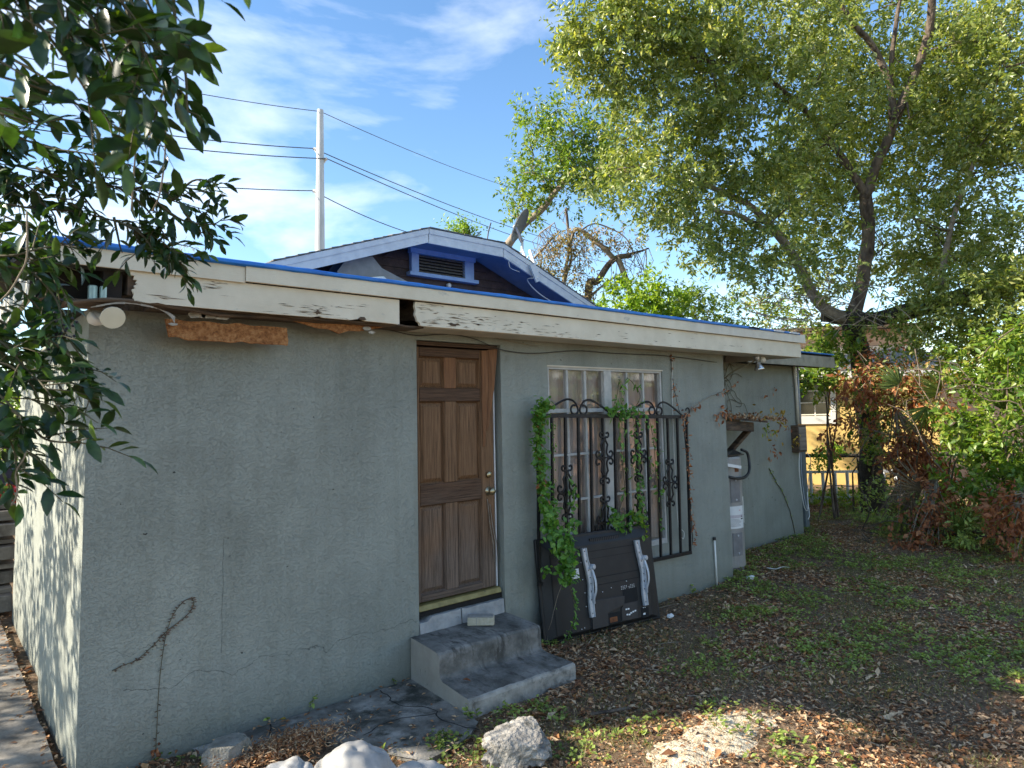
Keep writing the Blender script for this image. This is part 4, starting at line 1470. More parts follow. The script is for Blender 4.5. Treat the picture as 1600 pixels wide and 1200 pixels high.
for nm, a, m_, b in WL:
    for side_, (p, q) in enumerate(((a, m_), (m_, b))):
        pts = []
        for t in np.linspace(0, 1, 22):
            c = p + (q - p) * t
            sag = (0.5 if side_ == 0 else 1.1) * 4 * t * (1 - t)
            pts.append(c - [0, 0, sag])
        if side_ == 0:
            allp = pts
        else:
            allp = allp + pts[1:]
    mb = MB()
    mb.tube(allp, 0.040 if nm != 'highest' else 0.030, 5)
    o = build('power_line', mb, M['wire'])
    tag(o, f'{nm} of the dark power lines crossing the sky past the tall pole', 'power line', 'power lines on the tall pole')
for i, (a, b) in enumerate(((W(860, 410, 60), W(1230, 512, 95)), (W(800, 320, 60), W(1140, 470, 95)))):
    mb = MB()
    mb.tube([a + (b - a) * t - np.array([0, 0, 3.2 * t * (1 - t)]) for t in np.linspace(0, 1, 16)], 0.03, 5)
    o = build('power_line', mb, M['wire'])
    tag(o, ('lower' if i == 0 else 'upper') + ' of two faint wires seen through the tree gap right of the gable', 'power line', 'distant wires behind the trees')

# ================================================================== LAMPS
fl = thing('flood_light', 'cream round-faced lamp under the broken eave at the left corner', 'lamp', (-2.43, -0.02, 2.45))
aim = nrm((W(187, 515, 3.4) - W(172, 490, 3.62))[None])[0]
p0 = W(170, 486, 3.60)
mb = MB()
mb.lathe([(0.03, 0), (0.034, 0.03), (0.034, 0.055), (0.026, 0.06)], p0, aim, 16)
build('socket', mb, M['galv'], fl, smooth=True)
mb = MB()
mb.lathe([(0.019, 0.0), (0.019, 0.05), (0.024, 0.058), (0.056, 0.075), (0.058, 0.08), (0.057, 0.083), (0.001, 0.085)], p0 + aim * 0.05, aim, 28)
build('bulb', mb, M['bulb'], fl, smooth=False)
mb = MB()
mb.lathe([(0.024, 0), (0.036, 0.012), (0.04, 0.04), (0.03, 0.07), (0.012, 0.085)], W(140, 495, 3.62), nrm((_r * .8 - _u * .2)[None])[0], 16)
mb.lathe([(0.03, 0), (0.04, 0.006), (0.034, 0.016), (0.01, 0.02)], W(148, 497, 3.6), nrm((_r * .6 + _u * .5)[None])[0], 16)
build('twin_socket', mb, M['whiteplastic'], fl, smooth=True)
can = thing('green_can', 'pale green can tucked inside the open eave on the left', 'can', (-2.50, -0.20, 2.502))
for dx in (0, 0.052):
    mb = MB()
    mb.lathe([(0.022, 0), (0.022, 0.075), (0.018, 0.08), (0.001, 0.081)], (-2.535 + dx, -0.235, 2.503), (0, 0, 1), 14)
    build('cylinder_body' if dx else 'tin_body', mb, M['greenbox'], can, smooth=False)

fl2 = thing('flood_light', 'silvered reflector bulb under the eave above the water heater', 'lamp', (4.22, -0.1, 2.49))
p0 = np.array([4.24, -0.12, 2.50])
aim = nrm(np.array([[0.18, -0.10, -1.0]]))[0]
mb = MB()
mb.lathe([(0.034, 0), (0.036, 0.02), (0.028, 0.04), (0.024, 0.06)], p0, aim, 16)
build('socket', mb, M['galv'], fl2, smooth=True)
mb = MB()
mb.lathe([(0.02, 0), (0.026, 0.02), (0.032, 0.045), (0.056, 0.09), (0.06, 0.105), (0.052, 0.112), (0.001, 0.118)], p0 + aim * 0.055, aim, 24)
build('bulb', mb, M['chrome'], fl2, smooth=True)
mb = MB()
mb.lathe([(0.022, 0), (0.034, 0.015), (0.036, 0.05), (0.02, 0.07)], (4.33, -0.12, 2.475), nrm(np.array([[0.7, -0.2, -0.25]]))[0], 14)
build('second_socket', mb, M['whiteplastic'], fl2, smooth=True)

# ================================================================== IRON GRILLE
gr = thing('window_grille', 'black wrought iron window guard with scrolls hung askew over the pale window', 'window grille', (0.745, -0.075, 1.86))
gr.rotation_euler = (0, rad(1.3), 0)
GW, GH = 2.115, 1.385
build('frame_bar', MB().box(-0.01, GW + 0.01, -0.016, 0.016, -0.016, 0.016), M['iron'], gr, local=True, bev=0.002)
build('frame_bar', MB().box(-0.01, GW + 0.01, -0.016, 0.016, -GH - 0.016, -GH + 0.016), M['iron'], gr, local=True, bev=0.002)
barm = None
nb = 14
for i in range(nb):
    x = GW * i / (nb - 1)
    if barm is None:
        o = build('bar', MB().box(-0.0105, 0.0105, -0.0105, 0.0105, -GH + 0.017, -0.017), M['iron'], gr, local=True)
        barm = o.data
    else:
        o = bpy.data.objects.new('bar', barm)
        COL.objects.link(o)
        o.parent = gr
    o.location = (x, 0, 0)
for x in (0.02, GW - 0.02):
    build('wall_stay', MB().box(x - 0.01, x + 0.01, 0.017, 0.075, -0.01, 0.01), M['iron'], gr, local=True)


def spiral(c, r0, a0, a1, n=10, shrink=0.55):
    out = []
    for i in range(n + 1):
        t = i / n
        a = a0 + (a1 - a0) * t
        r = r0 * (1 - (1 - shrink) * t)
        out.append((c[0] + r * math.cos(a), 0, c[1] + r * math.sin(a)))
    return out


def scroll_mesh():
    mb = MB()
    for sx in (1, -1):
        for sz in (1, -1):
            path = [(0.012, 0, 0.10 * 1), (0.02, 0, 0.155), (0.045, 0, 0.115), (0.047, 0, 0.085)]
            path = smooth_path([(0.012, 0, 0.172), (0.022, 0, 0.150), (0.045, 0, 0.118)], 4) + smooth_path([(0.045, 0, 0.118), (0.036, 0, 0.085), (0.03, 0, 0.045), (0.05, 0, 0.012)], 4)
            p2 = [(0.045, 0, 0.004)] + spiral((0.085, 0.038), 0.036, -2.3, 2.9, 12, 0.45)
            p3 = [(0.008, 0, 0.165)] + spiral((0.040, 0.212), 0.027, -2.2, 2.6, 10, 0.5)
            for P in (path, p2, p3):
                mb.tube([(sx * p[0], p[1] - 0.012 * 0, sz * p[2]) for p in P], 0.0085, 5, flat=1.2)
    mb.box(-0.014, 0.014, -0.012, 0.012, 0.15, 0.18)
    mb.box(-0.014, 0.014, -0.012, 0.012, -0.18, -0.15)
    mb.box(-0.05, -0.0086, -0.008, 0.008, -0.006, 0.006)
    mb.box(0.0086, 0.05, -0.008, 0.008, -0.006, 0.006)
    return mb


sm = None
dxb = GW / (nb - 1)
for bi, zc in ((2, 1.20), (5, 1.48), (5, 0.90), (8, 1.475), (8, 0.895), (11, 1.20)):
    if sm is None:
        o = build('scroll', scroll_mesh(), M['iron'], gr, local=True)
        sm = o.data
    else:
        o = bpy.data.objects.new('scroll', sm)
        COL.objects.link(o)
        o.parent = gr
    o.location = (dxb * bi, -0.014, zc - 1.86)
arch = [(-0.44, 0, 0.016), (-0.33, 0, 0.075), (-0.22, 0, 0.125), (-0.14, 0, 0.145), (-0.07, 0, 0.13), (-0.025, 0, 0.085), (-0.012, 0, 0.045), (-0.03, 0, 0.020)] + spiral((-0.062, 0.058), 0.048, -0.9, -5.2, 12, 0.7)[1:]
am = None
for cx_ in (0.50, 1.60):
    for sx in (1, -1):
        mb = MB()
        mb.tube(smooth_path([(sx * p[0], 0, p[2]) for p in arch], 3), 0.008, 5, flat=1.3)
        o = build('arch_scroll', mb, M['iron'], gr, local=True)
        o.location = (cx_, 0, 0)
for cx_, s in ((1.05, 1), (GW - 0.03, 0.8)):
    for sx in ((1, -1) if s == 1 else (1,)):
        mb = MB()
        mb.tube([(sx * p[0], 0, p[2]) for p in [(0.0, 0, 0.016)] + spiral((0.05, 0.06), 0.045, -2.4, 3.0, 12, 0.6)], 0.0065, 5, flat=1.3)
        o = build('arch_scroll', mb, M['iron'], gr, local=True)
        o.location = (cx_, 0, 0)

# ================================================================== TELEVISION
tv = thing('television', 'broken flat television turned back to front, leaning against the grille by the steps', 'television', (0.70, -0.135, 0.0))
tv.rotation_euler = Matrix.Rotation(rad(-8.5), 3, 'Z').to_4x4().to_euler()
tv.rotation_mode = 'XYZ'
tv.rotation_euler = (rad(-7), 0, rad(-8.5))


def tvp(name, mb, m, parent=tv, **k):
    return build(name, mb, m, parent, local=True, **k)


TW, TH = 1.290, 0.835
tvp('bezel', MB().box(0, TW, 0.0, 0.03, 0.0, TH), M['tvblack'], bev=0.006)
mb = MB()
mb.hexa([(0.02, -0.0, 0.015), (TW - 0.02, 0, 0.015), (TW - 0.02, 0.0, TH - 0.02), (0.02, 0.0, TH - 0.02), (0.10, -0.04, 0.05), (TW - 0.13, -0.04, 0.05), (TW - 0.15, -0.04, TH - 0.10), (0.10, -0.04, TH - 0.10)])
tvp('back_shell', mb, M['tvblack'], bev=0.006)
for z in (0.675, 0.452, 0.39, 0.615):
    tvp('groove', MB().box(0.46, 1.10, -0.0415, -0.0402, z, z + (0.006 if z != 0.615 else 0.003)), M['dark'])
tvp('groove', MB().box(0.098, 0.11, -0.0425, -0.0402, 0.06, 0.70), M['dark'])
vt = tvp('vent_strip', MB().box(0.55, 0.88, -0.030, -0.014, 0.745, 0.785), M['dark'])
for i in range(16):
    tvp('vent_fin', MB().box(0.556 + i * 0.0205, 0.564 + i * 0.0205, -0.0315, -0.0302, 0.748, 0.782), M['tvgrey'], vt)
mb = MB()
mb.prism([(0.468, 0.055), (0.633, 0.055), (0.640, 0.160), (0.832, 0.196), (0.842, 0.262), (0.480, 0.273)], -0.058, -0.041, 'y')
tvp('cover_plate', mb, M['tvgrey'], bev=0.003)
mb = MB()
mb.prism([(0.80, 0.065), (0.975, 0.059), (0.99, 0.195), (0.834, 0.193), (0.806, 0.163)], -0.050, -0.041, 'y')
pp_ = tvp('port_panel', mb, M['tvgrey'], bev=0.002)
for (x, z) in ((0.855, 0.150), (0.88, 0.150), (0.905, 0.112), (0.93, 0.118), (0.955, 0.122), (0.86, 0.105), (0.885, 0.102)):
    tvp('port', MB().box(x - 0.009, x + 0.009, -0.053, -0.0505, z - 0.006, z + 0.006), M['sticker'], pp_)
tvp('board_recess', MB().box(0.845, 1.01, -0.0425, -0.0402, 0.200, 0.315), M['dark'])
mb = MB()
for i in range(8):
    for j in range(3):
        if (i, j) in ((3, 0), (4, 2)):
            continue
        x = 0.83 + i * 0.019 + (0.012 if i > 3 else 0)
        mb.box(x, x + 0.009, -0.0435, -0.0428, 0.318 + j * 0.012, 0.322 + j * 0.012)
tvp('warning_print', mb, M['sticker'], kind='stuff')
tvp('port', MB().box(1.05, 1.075, -0.045, -0.041, 0.07, 0.085), M['sticker'])
tvp('side_recess', MB().box(1.03, 1.12, -0.0425, -0.0402, 0.045, 0.13), M['dark'])
tvp('side_recess', MB().box(1.08, 1.14, -0.0425, -0.0402, 0.15, 0.24), M['tvgrey'])
tvp('rusty_bay', MB().box(0.650, 0.79, -0.0435, -0.041, 0.06, 0.145), M['dark'])
tvp('rusty_coil', MB().box(0.665, 0.75, -0.046, -0.0436, 0.068, 0.11), M['rust'], bev=0.004)
tvp('sticker', MB().box(0.297, 0.390, -0.0420, -0.0402, 0.478, 0.556), M['sticker'])
for z, w in ((0.538, .06), (0.524, .07), (0.51, .05), (0.496, .065)):
    tvp('print_line', MB().box(0.31, 0.31 + w, -0.0426, -0.0421, z, z + 0.003), M['ink'])
for x, z in ((0.42, .60), (.42, .46), (.43, .35), (.43, .24), (.52, .31), (.62, .33), (.72, .35), (.9, .38), (.36, .07), (.39, .075), (.2, .05), (1.06, .13), (1.08, .13)):
    tvp('screw', MB().lathe([(0.005, 0), (0.005, 0.003), (0.001, 0.004)], (x, -0.041, z), (0, -1, 0), 8), M['silver'])


def bracket(x0):
    b = None
    # main rail: bent channel profile
    path = [(0.0, 0.715), (0.002, 0.66), (0.010, 0.60), (0.022, 0.545), (0.030, 0.50), (0.034, 0.45), (0.034, 0.40), (0.026, 0.33), (0.020, 0.26), (0.020, 0.20), (0.022, 0.15)]
    L_ = [0.024, 0.024, 0.024, 0.027, 0.030, 0.026, 0.024, 0.024, 0.024, 0.024, 0.022]
    mb = MB()
    vs, fs = [], []
    for (x, z), w in zip(path, L_):
        vs += [(x0 + x - w, -0.042, z), (x0 + x - w, -0.066, z), (x0 + x + w, -0.066, z), (x0 + x + w, -0.042, z)]
    for i in range(len(path) - 1):
        a = i * 4
        for j in range(3):
            fs.append((a + j, a + j + 1, a + j + 5, a + j + 4))
        fs.append((a + 3, a, a + 4, a + 7))
    fs.append((0, 1, 2, 3))
    e = (len(path) - 1) * 4
    fs.append((e + 3, e + 2, e + 1, e))
    mb.add(vs, fs)
    b = tvp('mount_bracket', mb, M['silver'], bev=0.003)
    mb = MB()
    for s in (-1, 1):
        mb.tube([(x0 + x + s * (w - 0.004), -0.070, z) for (x, z), w in zip(path, L_)], 0.005, 6)
    tvp('bracket_rib', mb, M['silver'], b)
    mb = MB()
    mb.lathe([(0.020, 0), (0.022, 0.004), (0.022, 0.03), (0.018, 0.034)], (x0 + 0.060, -0.062, 0.555), (0.25, -0.95, 0), 18)
    mb.beam((x0 + 0.035, -0.07, 0.54), (x0 + 0.06, -0.072, 0.575), 0.016, 0.03, up=(0, 1, 0))
    tvp('bracket_knuckle', mb, M['silver'], b, smooth=False)
    mb = MB()
    mb.tube(smooth_path([(x0 + 0.058, -0.07, 0.54), (x0 + 0.062, -0.095, 0.44), (x0 + 0.058, -0.095, 0.36), (x0 + 0.042, -0.08, 0.30), (x0 + 0.045, -0.07, 0.255)], 4), 0.007, 6, flat=1.6)
    tvp('bracket_lever', mb, M['silver'], b)
    for z in (0.69, 0.61, 0.53, 0.47, 0.42, 0.36, 0.29, 0.18):
        xo = np.interp(z, [p[1] for p in path][::-1], [p[0] for p in path][::-1])
        tvp('slot', MB().box(x0 + xo - 0.004, x0 + xo + 0.004, -0.0672, -0.0662, z - (0.012 if z in (.61, .36) else .005), z + 0.005), M['dark'], b)


bracket(0.452)
bracket(1.056)

# ================================================================== WATER HEATER
wh = thing('water_heater', 'tall grey water heater with a white sticker standing in the wall recess', 'water heater', (4.10, 0.36, 0))
mb = MB()
mb.lathe([(0.250, 0.05), (0.255, 0.06), (0.255, 1.30), (0.245, 1.325), (0.001, 1.34)], (4.10, 0.36, 0), (0, 0, 1), 40)
build('tank', mb, M['heater'], wh, smooth=False, bev=0.002)
mb = MB()
mb.lathe([(0.235, 0.0), (0.24, 0.049)], (4.10, 0.36, 0), (0, 0, 1), 30)
build('base_ring', mb, M['concrete'], wh)


def curved(name, a0, a1, z0, z1, m, r=0.257, parent=wh, n=8, th=0.004):
    """plate wrapped round the tank, angles in degrees from +X"""
    mb = MB()
    for i in range(n):
        t0, t1 = rad(a0 + (a1 - a0) * i / n), rad(a0 + (a1 - a0) * (i + 1) / n)
        P = lambda rr, t, z: (4.10 + rr * math.cos(t), 0.36 + rr * math.sin(t), z)
        mb.hexa([P(r, t0, z0), P(r, t1, z0), P(r - .002, t1, z0), P(r - .002, t0, z0), P(r + th, t0, z1), P(r + th, t1, z1), P(r - .002, t1, z1), P(r - .002, t0, z1)] if False else
                [P(r + th, t0, z0), P(r + th, t1, z0), P(r - .002, t1, z0), P(r - .002, t0, z0), P(r + th, t0, z1), P(r + th, t1, z1), P(r - .002, t1, z1), P(r - .002, t0, z1)])
    return build(name, mb, m, parent)


up_ = curved('access_panel', -120, -88, 0.80, 1.09, M['heater_panel'])
lo_ = curved('access_panel', -120, -88, 0.19, 0.45, M['heater_panel'])
for (pz, pn) in ((1.055, up_), (0.83, up_), (0.42, lo_), (0.22, lo_)):
    t = rad(-104)
    mb = MB()
    mb.lathe([(0.012, 0), (0.012, 0.006), (0.001, 0.008)], (4.10 + 0.262 * math.cos(t), 0.36 + 0.262 * math.sin(t), pz), (math.cos(t), math.sin(t), 0), 10)
    build('panel_screw', mb, M['silver'], pn)
stk = curved('sticker', -134, -76, 0.50, 0.755, M['sticker'], th=0.002)
rs_ = np.random.default_rng(3)
curved('print_block', -131, -79, 0.62, 0.655, MATS.get('pale_print') or mat('pale_print', [(0.5, 0.45, 0.47), (0.58, 0.52, 0.54)], 40, 0.7), 0.2595, stk, th=0.001)
for i in range(7):
    z = 0.608 - i * 0.013
    curved('print_line', -130, -130 + 32 + rs_.random() * 12, z - 0.004, z, M['ink'], 0.2595, stk, 5, 0.0008)
for a, z in ((-87, .63), (-83, .60), (-88, .60)):
    curved('print_mark', a - 2, a + 2.5, z, z + 0.012, M['dark'], 0.2595, stk, 2, 0.001)
curved('print_line', -96, -90, 0.705, 0.71, M['redink'], 0.2595, stk, 2, 0.001)
curved('cover_strip', -70, -62, 0.55, 0.85, M['whiteplastic'])
for nm, zz in (('top_plate', 1.345),):
    mb = MB()
    mb.box(3.93, 4.27, 0.12, 0.5, 1.335, 1.35)
    mb.hexa([(3.9, 0.10, 1.352), (4.30, 0.16, 1.352), (4.30, 0.45, 1.352), (3.9, 0.45, 1.352), (3.95, 0.14, 1.385), (4.22, 0.22, 1.40), (4.22, 0.4, 1.40), (3.95, 0.4, 1.385)])
    build(nm, mb, M['rubber'], wh)
mb = MB()
hp = [(4.25, 0.14, 1.40), (4.34, 0.12, 1.36), (4.36, 0.11, 1.26), (4.30, 0.08, 1.15), (4.18, 0.06, 1.09), (4.02, 0.06, 1.08), (3.9, 0.08, 1.10), (3.82, 0.16, 1.13)]
mb.tube(smooth_path(hp, 6), 0.017, 8)
build('hose', mb, M['rubber'], wh, smooth=True)
build('inlet_pipe', MB().tube([(4.0, 0.22, 1.36), (4.0, 0.22, 1.56)], 0.014, 8), M['whiteplastic'], wh)
mb = MB()
mb.beam((3.86, 0.10, 1.245), (4.13, 0.085, 1.20), 0.012, 0.035)
build('tape_strip', mb, M['sticker'], wh)
curved('rust_patch', -104, -88, 1.15, 1.20, M['rust'], 0.2555, wh, 3, 0.001)

# cable box and cables at the far corner
cb = thing('cable_box', 'weathered grey utility box with loose cables on the far corner of the stucco wall', 'utility box', (6.79, 0.75, 1.42))
build('box_shell', MB().box(6.66, 6.92, 0.64, 0.748, 1.23, 1.63), M['wood_dark'], cb, bev=0.004)
build('box_lid', MB().box(6.68, 6.90, 0.628, 0.639, 1.26, 1.60), M['plank'], cb, bev=0.003)
build('conduit', MB().tube([(6.83, 0.71, 1.64), (6.83, 0.71, 2.2), (6.80, 0.72, 2.62)], 0.022, 8), M['cream_dirty'], cb, smooth=True)
build('conduit', MB().tube([(6.88, 0.70, 1.64), (6.88, 0.70, 2.66)], 0.016, 8), M['grey_paint'], cb, smooth=True)
for k_, pth in enumerate(([(6.74, 0.67, 1.24), (6.68, 0.66, 1.0), (6.70, 0.66, 0.75), (6.76, 0.66, 0.45), (6.84, 0.66, 0.36), (6.93, 0.68, 0.42), (6.97, 0.7, 0.62)],
                          [(6.78, 0.67, 1.24), (6.73, 0.65, 0.95), (6.76, 0.65, 0.6), (6.83, 0.65, 0.40), (6.93, 0.66, 0.37)],
                          [(6.9, 0.66, 1.24), (7.05, 0.66, 1.12), (7.3, 0.8, 0.95), (7.42, 0.9, 0.7), (7.38, 0.9, 0.45), (7.2, 0.8, 0.25), (7.05, 0.75, 0.2)])):
    mb = MB()
    mb.tube(smooth_path(pth, 5), 0.006, 5)
    build('cable', mb, M['whiteplastic'] if k_ != 1 else M['grey_paint'], cb)

# grey post beside the corner and white pvc pipe by the wall
o = build('steel_post', MB().box(7.40, 7.52, 0.96, 1.08, -0.05, 1.36), mat('teal_grey_paint', [(0.10, 0.13, 0.14), (0.15, 0.18, 0.19)], 6, 0.7), bev=0.004)
tag(o, 'short dark grey post standing just past the far corner of the stucco house', 'post')
pv = thing('pvc_pipe', 'thin white plastic pipe standing against the stucco wall near the heater recess', 'pipe', (3.36, -0.025, 0))
build('pipe', MB().tube([(3.36, -0.025, -0.02), (3.355, -0.022, 0.48)], 0.010, 8), M['whiteplastic'], pv, smooth=True)
build('pipe_cap', MB().lathe([(0.017, 0), (0.017, 0.03), (0.001, 0.034)], (3.355, -0.022, 0.475), (0, 0, 1), 10), M['rubber'], pv)

# ================================================================== ROCKS, BAGS, DEBRIS
rk = WG(810, 1172, 0.06)
o = lump('concrete_chunk', (rk[0], rk[1], 0.085), (0.205, 0.155, 0.125), M['rock'], sub=5, amp=0.34, f=2.1, seed=4.2, flatten=[(0, 0, -1, 0.62), (-0.8, -0.5, 0.1, 0.62), (0.85, -0.3, 0.2, 0.72), (0.1, -0.3, 0.95, 0.66), (-0.2, 0.2, .96, .7)], ridged=True, smooth=False)
tag(o, 'pale jagged chunk of broken concrete lying in front of the steps', 'rock')
rk2 = WG(352, 1186, 0.04)
o = lump('concrete_block', (rk2[0] + .02, rk2[1] + .02, 0.06), (0.135, 0.11, 0.095), M['rock2'], sub=4, amp=0.16, f=1.8, seed=9.1, flatten=[(0, 0, 1, 0.62), (0, 0, -1, 0.6), (0.55, -0.83, 0, 0.62), (-0.8, -0.55, 0, 0.66), (0.8, 0.5, 0, .75)], smooth=False)
tag(o, 'grey mossy block of broken concrete against the wall near the left corner', 'rock')


def bag(name, c, r, seed, label, rot=0):
    o = lump(name, c, r, M['cloth'], sub=5, amp=0.10, f=1.3, seed=seed)
    me = o.data
    c = np.array(c)
    for v in me.vertices:
        p = np.array(v.co) - c
        a = math.atan2(p[1], p[0])
        h = p[2] / r[2]
        w = 0.005 * math.sin(a * 5 + 2.5 * math.sin(h * 2 + seed)) * max(0, 1 - abs(h - 0.1)) + 0.006 * mnoise.noise(Vector((p[0] * 14 + seed, p[1] * 14, p[2] * 14)))
        w -= 0.014 * max(0, 1 - abs(mnoise.noise(Vector((p[0] * 9 + seed, p[1] * 9, p[2] * 5)))) * 7) + 0.010 * mnoise.noise(Vector((p[0] * 22, p[1] * 22 + seed, p[2] * 22)))
        q = p / max(np.linalg.norm(p), 1e-6)
        p = p + q * w
        if p[2] < -c[2]:
            p[2] = -c[2] - 0.01
        v.co = Vector(p + c)
    tag(o, label, 'bag', 'white cloth bags in the foreground')
    return o


bag('cloth_bag', W(552, 1227, 2.72), (0.165, 0.165, 0.15), 1.0, 'largest, middle one of the white cloth bags at the bottom of the photo')
bag('cloth_bag', W(440, 1242, 2.55), (0.15, 0.13, 0.11), 5.0, 'left one of the white cloth bags at the bottom of the photo')
bag('cloth_bag', W(640, 1250, 2.50), (0.17, 0.12, 0.12), 8.0, 'right one of the white cloth bags, partly over the large middle bag')
sg = WG(940, 1112, 0.02)
o = build('wood_splinter_plank', MB().beam(WG(922, 1116, 0.03), WG(985, 1106, 0.03), 0.028, 0.010), M['bark'], bev=0.003)
o.name = 'wood_offcut'
tag(o, 'small brown splinter of wood lying in the grass right of the pale concrete chunk', 'wood scrap')
mb = MB()
mb.tube(smooth_path([WG(1198, 887, 0.03), WG(1212, 889, 0.04), WG(1222, 886, 0.05), WG(1234, 887, 0.03)], 4), [0.006] + [0.02] * 11 + [0.004], 6, flat=0.25)
o = build('plastic_strip', mb, M['whiteplastic'])
tag(o, 'curled white plastic strip on the ground in front of the water heater', 'plastic scrap')
for i, (u, v, s, lb) in enumerate(((1047, 962, .035, 'crumpled white paper scrap by the right foot of the television'), (1172, 903, .05, 'pale crumpled plastic scrap on the ground by the heater base'))):
    o = lump('litter_scrap', WG(u, v, 0.025), (s, s * .8, s * .5), M['sticker'], sub=2, amp=0.6, f=2, seed=i * 3.3, smooth=False)
    tag(o, lb, 'scrap')

# ================================================================== VEGETATION HELPERS
def project(P):
    d = np.asarray(P) - CAM
    z = d @ _f
    z = np.where(z > 0.05, z, 0.05)
    return PCX + FPX * (d @ _r) / z, PCY - FPX * (d @ _u) / z, d @ _f


def twigs(ells, total, per, tl, L_, W_, up=0.25, shell=0.6, spread=0.9, flatn=0.55, jit=0.012, bias=(-0.35, -0.1, 1.0)):
    """leaf arrays for sprays of leaves spread through a set of ellipsoids (centre, radii, weight)"""
    w = np.array([e[2] for e in ells], float)
    w /= w.sum()
    P, D, Nn, S = [], [], [], []
    cnt = np.maximum(1, (w * total / per).astype(int))
    starts = []
    for (c, r, _), n in zip(ells, cnt):
        d = rdir(n)
        rr = rng.random(n) ** (1 / (2.0 + shell))
        p0 = np.array(c) + d * rr[:, None] * np.array(r)
        # uneven crown: drop sprays where a slow noise is low
        keep = np.array([mnoise.noise(Vector(p * (1.1 / max(0.5, min(1.6, np.mean(r)))) * 1.0)) > -0.22 + 0.25 * (rng.random() - 0.5) for p in p0])
        p0, d = p0[keep], d[keep]
        n = len(p0)
        starts.append(p0)
        td = nrm(d * 0.7 + rdir(n) * spread + np.array([0, 0, up]))
        ln = tl * (0.6 + 0.8 * rng.random(n))
        for k in range(per):
            t = (k + rng.random(n) * 0.7) / per
            ax = rdir(n)
            sd = nrm(np.cross(td, ax))
            ld = nrm(td * 0.55 + sd + np.array([0, 0, -0.15]))
            P.append(p0 + td * (t * ln)[:, None] + rng.normal(size=(n, 3)) * jit)
            D.append(ld)
            Nn.append(nrm(rdir(n) * flatn * 1.6 + np.array(bias)))
            S.append(0.7 + 0.6 * rng.random(n))
    P, D, Nn, S = map(np.concatenate, (P, D, Nn, S))
    return P, D, Nn, L_ * S, W_ * S, starts


def limb(name, pts, r0, r1, m, parent, n=9, amp=0.03, k=5, f=1.7):
    sp = smooth_path(pts, k)
    q = [wob(p, amp, f) if i else p for i, p in enumerate(sp)]
    t = np.linspace(0, 1, len(q))
    R_ = [(r0 + (r1 - r0) * a) * (1 + 0.14 * mnoise.noise(Vector(p * 3.0))) for a, p in zip(t, q)]
    mb = MB()
    mb.tube(q, R_, n)
    return build(name, mb, m, parent, smooth=True), q


def branchlets(name, limbs, starts, m, parent, frac=0.5, r0=0.02, r1=0.004, maxn=500):
    """thin curved branches joining leaf sprays to the nearest limb"""
    L_ = np.array([p for l in limbs for p in l])
    S = np.concatenate(starts)
    rng.shuffle(S)
    S = S[:min(maxn, int(len(S) * frac))]
    mb = MB()
    for s in S:
        d = np.linalg.norm(L_ - s, axis=1)
        j = int(np.argmin(d + rng.random(len(d)) * 0.5))
        a = L_[j]
        m1 = a + (s - a) * 0.35 + rng.normal(size=3) * 0.10 + [0, 0, 0.08 * d[j]]
        m2 = a + (s - a) * 0.7 + rng.normal(size=3) * 0.08 + [0, 0, 0.06 * d[j]]
        q = min(1.0, d[j] / 1.5)
        mb.tube([a, m1, m2, s], [r0 * q + .003, r0 * q * .7 + .003, r0 * q * .45 + .002, r1], 4, cap=False)
        L_ = np.vstack([L_, [m1, m2]])
    return build(name, mb, m, parent, smooth=True, kind='stuff')


def ell(u, v, ru, rv, d, rd, w=None):
    s = d / FPX
    return (W(u, v, d), (ru * s * 1.0, rd, rv * s), w if w is not None else ru * rv * 1e-3)


# ================================================================== OAK ON THE RIGHT
oak = thing('oak_tree', 'large sunlit oak filling the right of the sky with a forked trunk', 'tree', WG(1365, 805))
tr = []
_, q = limb('trunk', [WG(1365, 808, -0.1), W(1360, 700, 12.2), W(1350, 600, 12.2), W(1340, 530, 12.1), W(1325, 490, 12.0)], 0.216, 0.160, M['bark_dark'], oak, 12, 0.05)
tr.append(q)
_, q = limb('limb', [W(1285, 492, 12.1), W(1340, 500, 12.0), W(1420, 486, 11.8), W(1500, 468, 11.4), W(1610, 442, 11.0), W(1760, 430, 10.5)], 0.13, 0.14, M['bark_dark'], oak, 12, 0.05)
tr.append(q)
_, q = limb('limb', [W(1318, 498, 12.0), W(1290, 482, 11.9), W(1262, 448, 11.8), W(1238, 400, 11.6), W(1205, 352, 11.4), W(1160, 312, 11.2)], 0.112, 0.056, M['bark_pale'], oak, 10, 0.04)
tr.append(q)
_, q = limb('limb', [W(1212, 362, 11.4), W(1180, 352, 11.3), W(1148, 335, 11.1), W(1110, 328, 11.0)], 0.06, 0.03, M['bark_pale'], oak, 8)
tr.append(q)
_, q = limb('limb', [W(1330, 500, 12.0), W(1352, 420, 12.0), W(1357, 360, 11.9), W(1350, 300, 11.8)], 0.120, 0.104, M['bark'], oak, 12, 0.04)
tr.append(q)
_, q = limb('limb', [W(1350, 310, 11.8), W(1372, 255, 11.7), W(1398, 190, 11.6), W(1428, 120, 11.5), W(1450, 50, 11.3), W(1458, -60, 11)], 0.092, 0.056, M['bark'], oak, 10, 0.04)
tr.append(q)
_, q = limb('limb', [W(1396, 192, 11.6), W(1392, 130, 11.5), W(1362, 70, 11.4), W(1325, 28, 11.2), W(1300, -20, 11)], 0.064, 0.040, M['bark'], oak, 10, 0.04)
tr.append(q)
_, q = limb('limb', [W(1350, 305, 11.8), W(1326, 262, 11.7), W(1292, 212, 11.5), W(1258, 170, 11.3), W(1222, 155, 11.1)], 0.076, 0.036, M['bark'], oak, 10, 0.04)
tr.append(q)
_, q = limb('limb', [W(1392, 120, 11.5), W(1396, 60, 11.4), W(1410, -10, 11.3)], 0.045, 0.03, M['bark'], oak, 8)
